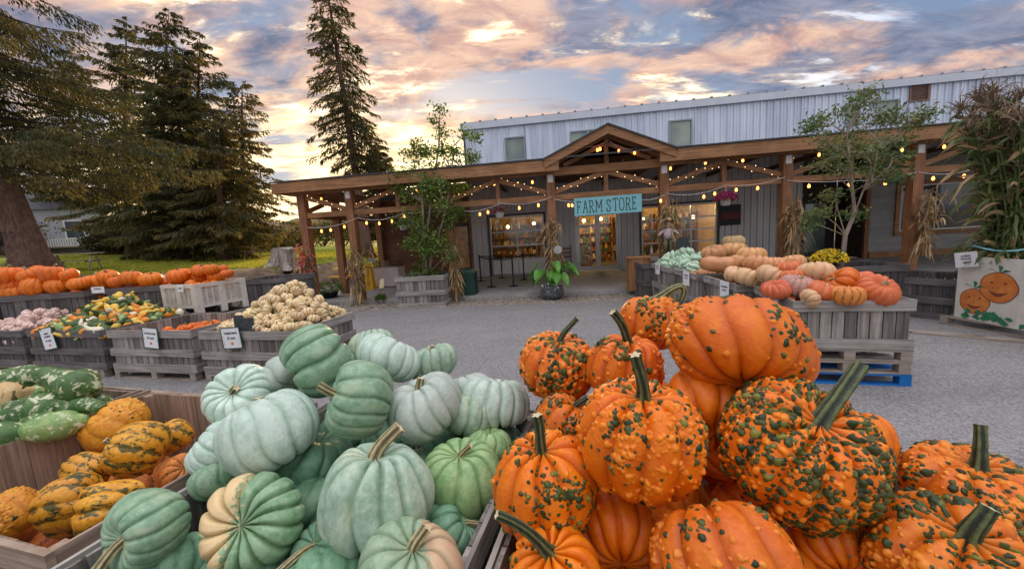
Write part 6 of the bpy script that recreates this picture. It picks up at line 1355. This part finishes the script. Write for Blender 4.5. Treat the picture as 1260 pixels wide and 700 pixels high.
# elephant-ear plant in a glazed pot before the entrance post
def elephant():
    rs = np.random.RandomState(2); base = bw(1.12, -.40, 0); root = thing('elephant_ear_plant', 'elephant ear plant with broad bright green leaves in a dark glazed pot before the entrance', 'potted plant', base, -AL)
    MB().lathe([(.20, 0), (.31, .10), (.33, .20), (.28, .33), (.31, .36), (.27, .36), (.26, .30)], 24).build('pot', mat('glazed pot', (.05, .06, .07), (.12, .14, .15), 12, rough=.15, spec=.8), root, True)
    MB().lathe([(.01, .30), (.265, .31)], 20).build('soil', M['soil'], root)
    for k in range(17):
        a = k*2.4+.4; R0 = rs.uniform(.22, .62); hh = rs.uniform(.30, .85) if k > 3 else rs.uniform(.75, 1.05); tip = np.array([R0*math.cos(a), R0*math.sin(a)*.7, .36+hh*.62])
        sb = MB(); sb.tube([(0, 0, .3), tip*[.35, .35, .8]+[0, 0, .05], tip], [.014, .011, .008], 6); s_o = sb.build('leaf_stalk', M['bigleaf'], root)
        L = rs.uniform(.26, .42); W_ = L*.74; out = np.array([math.cos(a), math.sin(a)-.5, 0]); out /= np.linalg.norm(out); d = out*.62+np.array([0, 0, -.62]); d /= np.linalg.norm(d); sd = np.cross(d, [0, 0, 1]); sd /= np.linalg.norm(sd); nn = np.cross(sd, d)
        prof = [(-.30, .20), (-.16, .42), (.0, .50), (.2, .48), (.45, .38), (.7, .22), (.9, .07), (1.0, .0)]; v = []; 
        for i, (u_, w_) in enumerate(prof):
            for j, q in enumerate((-1, -.5, 0, .5, 1)):
                cut = -.0 if u_ >= 0 else 0.0; v.append(tip+d*(u_*L*(1 if abs(q) > .1 or u_ >= 0 else .1))+sd*q*w_*W_+nn*(.10*L*(abs(q)**1.5)*1.2+.03*math.sin(u_*14+q*3)*L-.14*L*max(0, u_)**2))
        f = [(i*5+j, i*5+j+1, (i+1)*5+j+1, (i+1)*5+j) for i in range(len(prof)-1) for j in range(4)]
        MB().add(v, f).build('leaf', M['bigleaf'], root, True)
    fl = MB(); c = rs.randn(40, 3)*[.22, .1, .06]+[0, -.2, .36]; leafy(fl, c, .03, 3, .025, rs); fl.build('trailing_blossoms', M['white'], root)
elephant()

# ---------------------------------------------------------------- string lights
def sag(a, c, n, dz): a = np.array(a); c = np.array(c); t = np.linspace(0, 1, n)[:, None]; return a*(1-t)+c*t-np.array([0, 0, 1.])*(dz*4*t*(1-t))
bulb_me = None
def bulb_pieces(root, p, sc=1.0):
    global bulb_me
    if bulb_me is None:
        bulb_me = (MB().lathe([(.006, .0), (.017, -.012), (.028, -.035), (.032, -.06), (.026, -.085), (.010, -.098)], 10).mesh('bulb', M['bulb'], True), MB().cyl((0, 0, .045), (0, 0, -.002), .014, .016, 8).mesh('socket', M['black']))
    b = inst(bulb_me[0], 'bulb', root, p); inst(bulb_me[1], 'socket', b); return b
def string_run(label, pts, bulbs, wire='white', group='string lights under the porch'):
    root = thing('string_lights', label, 'string lights', (0, 0, 0), group=group); mb = MB(); allp = []
    for (a, c, dz) in pts: q = sag(a, c, 12, dz); mb.tube(q, .007, 5, cap=False); allp.append(q)
    mb.build('wire', M[wire], root); allp = np.concatenate(allp)
    for b in bulbs:
        b = np.array(b); k = np.argmin(((allp[:, :2]-b[:2])**2).sum(1)); p = allp[k]; bulb_pieces(root, (p[0], p[1], p[2]-.05))
P0 = lambda px, py, t_=-.04: bl(px, py, t_)
string_run('white string of warm bulbs sagging across the left corner bay', [(P0(378, 280), P0(440, 268), .10), (P0(440, 268), P0(497, 262), .12), (P0(497, 262), P0(557, 256), .05)], [P0(x, 270) for x in (392, 405, 420, 452, 468, 482, 497)])
string_run('white string of warm bulbs left of the entrance holding the flower basket', [(P0(560, 258), P0(615, 250), .12), (P0(615, 250), P0(680, 242), .10)], [P0(x, 255) for x in (591, 601, 637, 664)])
string_run('white string of warm bulbs crossing right above the entrance', [(P0(682, 245), P0(706, 248), .02), (P0(790, 246), P0(818, 240), .04)], [P0(704, 248), P0(700, 248), P0(812, 240)])
string_run('white string of warm bulbs right of the entrance holding the magenta basket', [(P0(820, 238), P0(893, 228), .12), (P0(893, 228), P0(966, 218), .08)], [P0(x, 232) for x in (866, 880, 907, 930)])
string_run('white string of warm bulbs on the bay behind the young maple', [(P0(968, 222), P0(1045, 222), .04), (P0(1045, 222), P0(1128, 212), .07)], [P0(x, 222) for x in (994, 1043, 1091)])
string_run('white string of warm bulbs right of the grey clapboard window', [(P0(1130, 212), P0(1200, 208), .08)], [P0(x, 208) for x in (1150, 1187)])
g_ = bw(0, 0, 0)
string_run('short string of bulbs looped inside the entrance gable', [(P0(712, 176), P0(748, 172), .14), (P0(748, 172), P0(784, 182), .12)], [P0(735, 190), P0(737, 190), P0(781, 182), P0(760, 186)])
# single bulbs under the eave
for k, (px, py) in enumerate([(395, 243), (428, 238), (487, 236), (512, 233), (608, 224), (637, 224), (800, 202), (868, 198), (914, 195), (1008, 188), (1058, 186), (1110, 182), (1162, 178), (655, 222), (825, 205), (975, 192)]):
    s, t_, z = Bp(px, py, .35); r = thing('eave_bulb', 'warm bare bulb in a black socket under the porch eave', 'light bulb', bw(s, .35, min(z, 3.40)), group='bare bulbs under the porch eave')
    bulb_pieces(r, (0, 0, 0)); MB().cyl((0, 0, .04), (0, 0, .13), .004, n=4).build('cord', M['black'], r)
# fairy lights wound round the braces
fm = MB().sph((0, 0, 0), .011, 6).mesh('fairy_bulb', M['mini_bulb'])
for i, lab in [(0, 'fairy lights wound round the brace in the narrow left bay'), (1, 'fairy lights wound round the braces of the second bay'), (3, 'fairy lights wound round the braces above the entrance'), (4, 'fairy lights wound round the braces right of the entrance'), (2, 'fairy lights wound round the braces left of the entrance')]:
    root = thing('fairy_lights', lab, 'fairy lights', bw(0, 0, 0), -AL, 'fairy lights on the timber braces'); a, c = posts[i]+.112, posts[i+1]-.112; mid = (a+c)/2; wr_ = MB()
    segs_ = [((a, 2.83), (mid-.05, 3.24)), ((mid+.05, 3.24), (c, 2.83))] if c-a > 1.6 else [((a, 3.2), (c, 2.8))]
    for (p0, p1) in segs_:
        n = 44; t = np.linspace(0, 1, n); ang = t*2*math.pi*6; q = np.stack([p0[0]+(p1[0]-p0[0])*t, .09-.085*np.cos(ang), p0[1]+(p1[1]-p0[1])*t+.085*np.sin(ang)], -1); wr_.tube(q, .003, 3, cap=False)
        for k in range(2, n-1, 3):
            if math.cos(ang[k]) > -.2: inst(fm, 'fairy_bulb', root, q[k]+[0, -.012, 0])
    wr_.build('wire', M['black'], root)

# ---------------------------------------------------------------- things on and before the porch
plt_ = bin_('weathered grey slatted planter crate in front of the left porch', bw(-2.98, -1.02, 0), -AL+.05, 1.32, 1.20, .84, 'g', 'planter crates', seed=91, rails=3, rail_h=.13); 
MB().box(.05, 1.27, .05, 1.15, .70, .76).build('soil', M['soil'], plt_)
rs = np.random.RandomState(3); sc_ = MB(); leafy(sc_, np.array([(rs.uniform(.2, 1.1), rs.uniform(.3, 1.0), .82+rs.rand()*.12) for _ in range(40)]), .05, 8, .04, rs); sc_.build('ground_leaves', M['leaf'], plt_)
tr_ = thing('rubbish_bin', 'dark green plastic rubbish bin beside the corn shock left of the rope posts', 'bin', G(577, 362, .1), -AL)
MB().box(-.24, .24, -.24, .24, 0, .62).build('body', M['green_plastic'], tr_); MB().box(-.26, .26, -.26, .26, .621, .66).add([(-.25, -.25, .66), (.25, -.25, .66), (.25, .25, .66), (-.25, .25, .66), (-.16, -.2, .74), (.16, -.2, .74), (.16, .2, .74), (-.16, .2, .74)], [(0, 1, 5, 4), (1, 2, 6, 5), (2, 3, 7, 6), (3, 0, 4, 7), (4, 5, 6, 7)]).build('lid', M['green_plastic'], tr_)
sp_ = [(605, 353), (632, 352), (645, 344), (592, 346), (618, 342)]; sw = []
for k, (px, py) in enumerate(sp_):
    p = G(px, py, .1); sw.append(p); r = thing('barrier_post', ['black barrier post nearest the rubbish bin', 'front black barrier post left of the entrance', 'rear black barrier post by the garage door', 'leftmost black barrier post by the ribbed wall', 'black barrier post in the middle of the queue'][k], 'barrier post', p, group='black queue barrier posts')
    MB().lathe([(.17, 0), (.17, .012), (.05, .035), (.026, .045), (.026, .90), (.036, .905), (.036, .98), (.0, .985)], 16).build('post', M['black'], r, True)
for k, (i, j) in enumerate([(0, 3), (0, 1), (1, 2), (3, 4)]):
    q = sag(sw[i]+[0, 0, .93], sw[j]+[0, 0, .93], 9, .04); mb = MB(); v = np.concatenate([q+[0, 0, .022], q-[0, 0, .022]]); mb.add(v, [(a, a+1, a+10, a+9) for a in range(8)]); tag(mb.build('barrier_belt', M['black']), ['black belt running from the nearest post to the ribbed wall', 'black belt across the front of the queue barrier', 'black belt between the front and rear barrier posts', 'black belt along the garage door'][k], 'belt', 'queue barrier belts')
# ice-cream freezer, caution sign, pots
fz = thing('chest_freezer', 'white chest freezer with a clear sneeze guard against the brown siding', 'freezer', G(481, 352, .1), -AL)
MB().box(-.48, .48, -.3, .3, .03, .72).build('body', M['pink_white'], fz); MB().box(-.485, .485, -.31, .31, .721, .755).build('rim', M['alu'], fz); MB().box(-.44, .44, -.27, .27, 0, .03).build('plinth', M['black'], fz)
MB().box(-.48, .48, -.3, -.29, .756, 1.0).box(-.48, -.47, -.288, .28, .756, 1.0).box(.47, .48, -.288, .28, .756, 1.0).build('sneeze_guard', M['glass'], fz)
p = G(456, 356, .1); cs = thing('caution_sign', 'yellow folding caution floor sign by the second porch post', 'floor sign', p, -AL+.1)
for q in (-1, 1):
    b = MB(); b.add([(-.17, q*.16, 0), (.17, q*.16, 0), (.11, q*.02, .95), (-.11, q*.02, .95), (-.17, q*.16+.015, 0), (.17, q*.16+.015, 0), (.11, q*.02+.015, .95), (-.11, q*.02+.015, .95)], BX); b.build('panel', M['yellow_plastic'], cs)
for i, ch in enumerate('CAUTION'):
    me = text_mesh(ch, .10, bold=.002); me.materials.clear(); me.materials.append(M['ink']); o = inst(me, 'lettering', cs, (0, -.165+.147*(.80-i*.105)/.95+.006-.012, .80-i*.105)); o.rotation_euler = (R_(90-8.4), 0, 0)
p = G(469, 373, 0); bloom('small white pot of herbs with a pale paddle label on the gravel', (p[0], p[1], 0), .17, None, 8, potr=.09, poth=.14, name='potted_herb', cat='potted plant')
lb_ = thing('plant_label', 'pale yellow paddle label standing in the small white pot', 'label', (p[0]+.03, p[1]-.02, .14), -AL+.2); MB().box(-.012, .012, -.004, .004, 0, .30).build('stake', M['stem_tan'], lb_); MB().add([(-.03, -.006, .30), (.10, -.006, .32), (.14, -.006, .58), (.02, -.006, .58), (-.03, .0, .30), (.10, .0, .32), (.14, .0, .58), (.02, .0, .58)], BX).build('paddle', mat('pale yellow card', (.7, .65, .38)), lb_)
# slatted counter, table, bench, sign at the entrance
ct = thing('slatted_counter', 'round-cornered orange wood slatted counter right of the entrance', 'counter', G(786, 357, .1), -AL)
for k in range(18):
    a0, a1 = k*2*math.pi/18+.015, (k+1)*2*math.pi/18-.015; f_ = lambda a, r: (.30*r*np.sign(math.cos(a))*abs(math.cos(a))**.6, .24*r*np.sign(math.sin(a))*abs(math.sin(a))**.6)
    v = [(*f_(a, r), z) for a in (a0, a1) for r in (.94, 1) for z in (.02, .86)]; MB().add(v, [(0, 1, 3, 2), (4, 6, 7, 5), (0, 4, 5, 1), (2, 3, 7, 6), (0, 2, 6, 4), (1, 5, 7, 3)]).build('slat', M['orange_wood'], ct)
MB().box(-.31, .31, -.25, .25, .861, .89).build('top', M['timber_h'], ct)
tb_ = thing('side_table', 'narrow wooden table with bottles and papers beside the slatted counter', 'table', bw(4.35, 1.1, .10), -AL)
MB().box(-.6, .6, -.3, .3, .80, .84).build('top', M['timber_h'], tb_)
for x in (-.55, .5):
    for y in (-.27, .22): MB().box(x, x+.05, y, y+.05, 0, .799).build('leg', M['timber_v'], tb_)
for k, (x, y) in enumerate([(-.45, -.1), (-.30, .05), (-.1, -.05)]):
    o = MB().lathe([(.035, 0), (.038, .02), (.038, .14), (.012, .18), (.012, .24), (.016, .25)], 12).build('bottle', M['white'] if k else M['black'], None, True, bw(4.35+x, 1.1+y, .94)); tag(o, ['dark pump bottle at the left of the side table', 'white bottle in the middle of the side table', 'white bottle at the right of the side table'][k], 'bottle')
for k, x in enumerate((.08, .30)):
    o = MB().box(-.08, .08, 0, .004, 0, .24).build('paper_notice', M['paper'], None, loc=bw(4.35+x, .95, .941)); tag(o, ['left white paper notice standing on the side table', 'right white paper notice standing on the side table'][k], 'notice')
bn_ = thing('metal_bench', 'dark metal framed bench against the wall left of the entrance', 'bench', bw(1.35, 4.6, .10), -AL)
MB().box(-.45, .45, -.2, .2, .44, .48).build('seat', M['timber_h'], bn_)
for z in (.62, .78, .94): MB().box(-.45, .45, .18, .2, z, z+.06).build('back_slat', M['timber_h'], bn_)
for x in (-.46, .43): MB().box(x, x+.03, .2, .23, 0, 1.1).build('back_post', M['black'], bn_); MB().box(x, x+.03, -.2, -.17, 0, .439).build('leg', M['black'], bn_); MB().box(x, x+.03, -.2, .2, .66, .69).build('armrest', M['black'], bn_)
def disc(label, p, r, mt, name='round_sign'):
    root = thing(name, label, 'sign', p, -AL); n = 20; b = MB(); b.cyl((0, -.012, 0), (0, .012, 0), r, n=n); b.build('disc', M[mt], root); MB().tube([(-.06, 0, r*.9), (0, 0, r+.16), (.06, 0, r*.9)], .006, 5).build('cord', M['stem_tan'], root)
disc('round grey slate sign hanging on the post left of the entrance', bw(1.33, -.42, 1.30), .11, 'alu'); disc('round dark slate sign hanging below the scarecrow', bw(4.42, -.48, 1.28), .17, 'slate')
wsn = thing('wall_sign', 'dark maroon and grey sign board on the ribbed wall under the magenta basket', 'sign', bw(7.78, TW-.09, 1.97), -AL); MB().box(-.36, .36, 0, .02, -.38, .38).build('board', M['slate'], wsn); MB().box(-.34, .34, -.006, -.001, -.16, .10).build('red_band', M['maroon'], wsn)
# little scarecrow doll
def doll():
    root = thing('scarecrow', 'small cloth scarecrow in a pink shirt on the post right of the entrance', 'scarecrow', bw(4.13, -.34, 1.12), -AL); rs = np.random.RandomState(5)
    MB().sph((0, 0, .80), .10, 14, sc=(1, .9, 1.1)).build('head', mat('burlap face', (.55, .36, .24), (.62, .44, .3), 20), root, True)
    MB().lathe([(.20, .92), (.13, .915), (.10, .93), (.085, 1.0), (.03, 1.03)], 18).build('straw_hat', M['corn_dry'], root, True)
    b = MB(); b.tube([(0, 0, .36), (0, 0, .5), (0, 0, .66), (0, 0, .71)], [.13, .15, .12, .05], 14); b.tube([(-.10, 0, .62), (-.22, -.02, .56), (-.30, -.04, .46)], [.05, .045, .035], 10); b.tube([(.10, 0, .62), (.22, -.02, .56), (.30, -.04, .46)], [.05, .045, .035], 10); b.build('shirt', mat('pink checked shirt', (.50, .32, .34), (.62, .55, .56), 30, lo=.48, hi=.52), root, True)
    b = MB(); b.tube([(-.06, 0, .38), (-.08, 0, .2), (-.08, 0, -.05)], [.075, .065, .06], 10); b.tube([(.06, 0, .38), (.08, 0, .2), (.08, 0, -.05)], [.075, .065, .06], 10); b.build('trousers', mat('olive trousers', (.13, .14, .07), (.2, .2, .1), 10), root, True)
    h = MB()
    for k in range(60): a = rs.uniform(0, 6.3); ribbon(h, (.085*math.cos(a), .08*math.sin(a), .84), (math.cos(a), math.sin(a), -.4), .16, .012, rs, .9, seg=4)
    for x in (-.30, .30):
        for k in range(16): ribbon(h, (x, -.04, .46), (rs.randn()*.3, rs.randn()*.3, -1), .14, .012, rs, .1, seg=4)
    h.build('straw', M['corn_dry'], root)
    root.scale = (.82, .82, .82)
    e = MB()
    for x in (-.035, .035): e.sph((x, -.088, .815), .011, 6)
    e.build('eyes', M['ink'], root); MB().sph((0, -.096, .79), .012, 6).build('nose', M['paint_orange'], root)
doll()
# fabric leaves on the corner post
rs = np.random.RandomState(6); mb = MB(); leafy(mb, np.array([(rs.randn()*.10, rs.randn()*.08-.02, z) for z in np.linspace(.05, 1.5, 60)]), .05, 3, .06, rs); tag(mb.build('leaf_garland', M['red_cloth'], None, loc=bw(-6.0, -.34, .35)), 'red and orange fabric leaf garland hanging on the left corner shock', 'garland')

# ---------------------------------------------------------------- right hand side planters, painted board
bin_('dark slatted planter bin below the grey clapboard window', (6.25, 6.95, 0), -R_(62), 1.30, 1.10, .66, 'd', 'dark planter bins on the right', seed=95, rails=3)
bin_('dark slatted planter bin that holds the young maple', (4.75, 6.55, 0), -R_(8), 1.90, .95, .88, 'd', 'dark planter bins on the right', seed=96, rails=3)
MB().box(4.85, 6.45, 6.5, 7.2, .70, .76).build('planter_soil', M['soil']); tag(bpy.data.objects['planter_soil'], 'dark soil filling the maple planter bin', 'soil')
bin_('dark slatted crate at the far end of the right row by the counter', (3.12, 9.0, 0), -R_(4), 1.05, .9, .88, 'd', 'dark planter bins on the right', seed=97, rails=3)
pallet('long dark pallet under the painted pumpkin board', (6.62, 5.78, 0), -R_(84), 2.3, 1.1, 'pallet', 9, 'pallets on the right')
def board():
    p0 = np.array([6.70, 5.66, .13]); d = np.array([-.10, -1.0, 0]); d /= np.linalg.norm(d); rz = math.atan2(d[1], d[0]); root = thing('painted_board', 'off-white board painted with smiling orange pumpkins in front of the corn', 'painted board', p0, rz); W_, H_ = 1.9, .92
    MB().box(0, W_, 0, .02, 0, H_).build('board', M['canvas'], root)
    def face(mb_o, mb_d, cx, cz, r, seed):
        rs = np.random.RandomState(seed); n = 28; ring = [(cx+r*math.cos(a)*(1+.03*math.cos(5*a)), -.003, cz+r*.92*math.sin(a)) for a in np.arange(n)/n*6.283]; mb_o.add([(cx, -.003, cz)]+ring, [(0, 1+i, 1+(i+1) % n) for i in range(n)])
        inn = [(cx+(x-cx)*1.0, -.0045, cz+(z-cz)*1.0) for x, _, z in ring]; in2 = [(cx+(x-cx)*.955, -.0045, cz+(z-cz)*.955) for x, _, z in ring]; mb_d.add(inn+in2, [(i, (i+1) % n, n+(i+1) % n, n+i) for i in range(n)])
        for q in (-.35, .35): mb_d.add([(cx+q*r-.1*r, -.0045, cz+.22*r), (cx+q*r+.1*r, -.0045, cz+.22*r), (cx+q*r+.05*r, -.0045, cz+.34*r), (cx+q*r-.05*r, -.0045, cz+.34*r)], [(0, 1, 2, 3)])
        ts = np.linspace(-1, 1, 9); top = [(cx+t*.5*r, -.0045, cz-.22*r-.12*r*(1-t*t)) for t in ts]; bot = [(cx+t*.5*r, -.0045, cz-.22*r-.34*r*(1-t*t)) for t in ts]; mb_d.add(top+bot, [(i, i+1, 9+i+1, 9+i) for i in range(8)])
        mb_d.add([(cx-.05*r, -.0045, cz-.05*r), (cx+.05*r, -.0045, cz-.05*r), (cx, -.0045, cz+.06*r)], [(0, 1, 2)])
    for k, (cx, cz, r) in enumerate([(.26, .28, .20), (.54, .52, .23), (1.12, .38, .26), (1.62, .42, .22)]):
        o_ = MB(); d_ = MB(); face(o_, d_, cx, cz, r, 1); dy = -.002*(k % 2); oo = o_.build('painted_pumpkin', M['paint_orange'], root, loc=(0, dy*1.0, 0)); d_.build('painted_face', M['paint_dark'], oo)
    g_ = MB(); rs = np.random.RandomState(3)
    for k in range(60):
        x = rs.uniform(.06, W_-.1); z = rs.uniform(.03, .14); r = rs.uniform(.03, .06); y = -.0052-.0001*k; g_.add([(x-r, y, z), (x, y, z-r*.6), (x+r, y, z), (x, y, z+r*.9)], [(0, 1, 2, 3)])
    for (x, z) in [(.25, .47), (.54, .72), (1.12, .64), (1.62, .63)]:
        for a in (.4, 1.5, 2.7): g_.add([(x, -.0052, z), (x+.10*math.cos(a)+.03, -.0052, z+.08*math.sin(a)), (x+.14*math.cos(a), -.0052, z+.10*math.sin(a)), (x+.10*math.cos(a)-.03, -.0052, z+.08*math.sin(a)+.02)], [(0, 1, 2, 3)])
    g_.build('painted_leaves', M['paint_green'], root)
    MB().box(.78, .82, -.006, -.001, .0, H_).build('divider', M['canvas'], root)
    return root, rz, p0, d
bd, brz, bp0, bdir = board()
card('white card lettered CORN STALKS above the painted board', tuple(bp0+bdir*.10+np.array([-.06, -.05, .88])), brz+.15, [('CORN', .05, .04), ('STALKS', .01, .036), ('$8.99', -.045, .036)], .27, .22, roll=-.16)
for k, (x, y, a) in enumerate([(5.95, 5.30, -.75), (6.15, 5.05, -.72)]):
    r = MB().box(-.5, .5, -.04, .04, .002, .03).build('loose_board', M['pallet'], None, loc=(x, y, 0), rz=a); tag(r, ['loose plank on the ground nearer the dark planter bin', 'loose plank on the ground nearer the painted board'][k], 'plank')
r = thing('barrier_post', 'black barrier post in front of the maple planter', 'barrier post', (4.45, 6.2, 0), group='black queue barrier posts'); MB().lathe([(.17, 0), (.17, .012), (.05, .035), (.026, .045), (.026, 1.02), (.036, 1.03), (.036, 1.10), (.0, 1.105)], 16).build('post', M['black'], r, True)

# ---------------------------------------------------------------- lawn: picnic tables, stump, house
def picnic(label, x, y, rz, z=None, mt='pallet', group='picnic tables on the lawn'):
    r = thing('picnic_table', label, 'picnic table', (x, y, (mz(x, y) if z is None else z)), rz, group); L = 1.85
    b = MB(); 
    for k in range(5): b.box(-L/2, L/2, -.37+k*.15, -.37+k*.15+.14, .72, .76)
    b.build('tabletop', M[mt], r)
    for s in (-1, 1):
        b = MB(); 
        for k in range(2): b.box(-L/2, L/2, s*.70-.14+k*.145, s*.70-.0+k*.145-.005, .42, .46)
        b.build('seat', M[mt], r)
    for x_ in (-.6, .6):
        MB().bar((x_, -.78, .385), (x_, .78, .385), .04, .07).build('seat_support', M[mt], r)
        for s in (-1, 1): MB().bar((x_+.045, s*.62, 0), (x_+.045, s*.22, .70), .04, .09).build('leg', M[mt], r)
    return r
def rise(px, py, Yd): p = at(px, py, Yd); return p
p = at(92, 327, 17); picnic('picnic table on the lawn beside the huge spruce trunk', p[0], p[1], .5)
p = at(302, 315, 24); picnic('picnic table on the sunlit lawn left of the bleached stump', p[0], p[1], .15)
p = at(246, 308, 30); picnic('farthest picnic table in the shade at the back of the lawn', p[0], p[1], .1)
p = at(8, 325, 15); picnic('picnic table at the left picture edge behind the spruce trunk', p[0], p[1], .9)
p = at(440, 330, 17); yt = picnic('bright yellow picnic table seen between the porch corner posts', p[0], p[1], .05, mt='yellow_plastic', group='picnic tables on the lawn')
def stump():
    rs = np.random.RandomState(4); p = at(350, 326, 15); root = thing('tree_stump', 'bleached pale stump with flaring roots on the lawn edge', 'tree stump', (p[0], p[1], mz(p[0], p[1])-.08)); n = 64; a = np.arange(n)/n*2*math.pi
    lob = sum(np.exp(-((np.angle(np.exp(1j*(a-c)))/.26)**2))*w_ for c, w_ in ((.1, 1.0), (1.3, .6), (2.4, .8), (3.3, .9), (4.35, 1.1), (5.3, .85)))
    zs = [(-.02, 1.0), (.04, .80), (.14, .48), (.28, .24), (.45, .10), (.62, .03), (.80, .0)]; rings = [((.40+q*1.0*lob+.02*rs.randn(n))*(1-.06*z), z) for z, q in zs]
    v = np.concatenate([np.stack([r_*np.cos(a), r_*np.sin(a)*.9, z+.05*np.sin(a*3)*(z > .7)+0*a], -1) for r_, z in rings]); b = MB(); b.add(v, [(i*n+k, i*n+(k+1) % n, (i+1)*n+(k+1) % n, (i+1)*n+k) for i in range(len(rings)-1) for k in range(n)]+[tuple((len(rings)-1)*n+k for k in range(n))]); b.build('stump', M['stumpwood'], root)
stump()
def house():
    p = at(98, 305, 34); z = p[2]-.1; root = thing('white_house', 'white clapboard house with a porch railing seen beneath the spruce boughs', 'house', (p[0], p[1], z-.4), .45); wl_ = mat('white clapboards', (.40, .42, .46), (.48, .50, .54), 3)
    b = MB().box(-6, 2.2, 0, 7, 0, 3.9); b.build('wall', wl_, root); b = MB()
    for k in range(26): b.box(-6.02, 2.22, -.02, -.001, k*.15, k*.15+.012)
    b.build('clapboard_lines', wl_, root)
    b = MB(); b.add([(-6.4, -.4, 3.85), (2.6, -.4, 3.85), (2.6, 3.5, 6.1), (-6.4, 3.5, 6.1), (-6.4, 7.4, 3.85), (2.6, 7.4, 3.85)], [(0, 1, 2, 3), (3, 2, 5, 4), (0, 3, 4), (1, 5, 2)]); b.build('roof', M['dark'], root)
    for (x0, x1) in ((-.6, .5), (-3.4, -2.3)):
        w_ = MB().box(x0-.1, x1+.1, -.06, -.021, 1.3, 1.4).box(x0-.1, x1+.1, -.06, -.021, 2.8, 2.9).box(x0-.1, x0, -.06, -.021, 1.4, 2.8).box(x1, x1+.1, -.06, -.021, 1.4, 2.8).box(x0, x1, -.05, -.03, 2.07, 2.12).build('window', M['white'], root); MB().box(x0, x1, -.028, -.022, 1.4, 2.8).build('pane', mat('house pane', (.05, .07, .09), rough=.1), w_)
    b = MB(); b.box(-6, 2.4, -1.6, -.03, .55, .65); b.build('porch_deck', M['pallet'], root); b = MB().box(-6, 2.4, -1.6, -1.54, 1.25, 1.3)
    for k in range(56): b.box(-6+k*.15, -5.95+k*.15, -1.59, -1.55, .651, 1.249)
    b.build('railing', M['white'], root)
house()
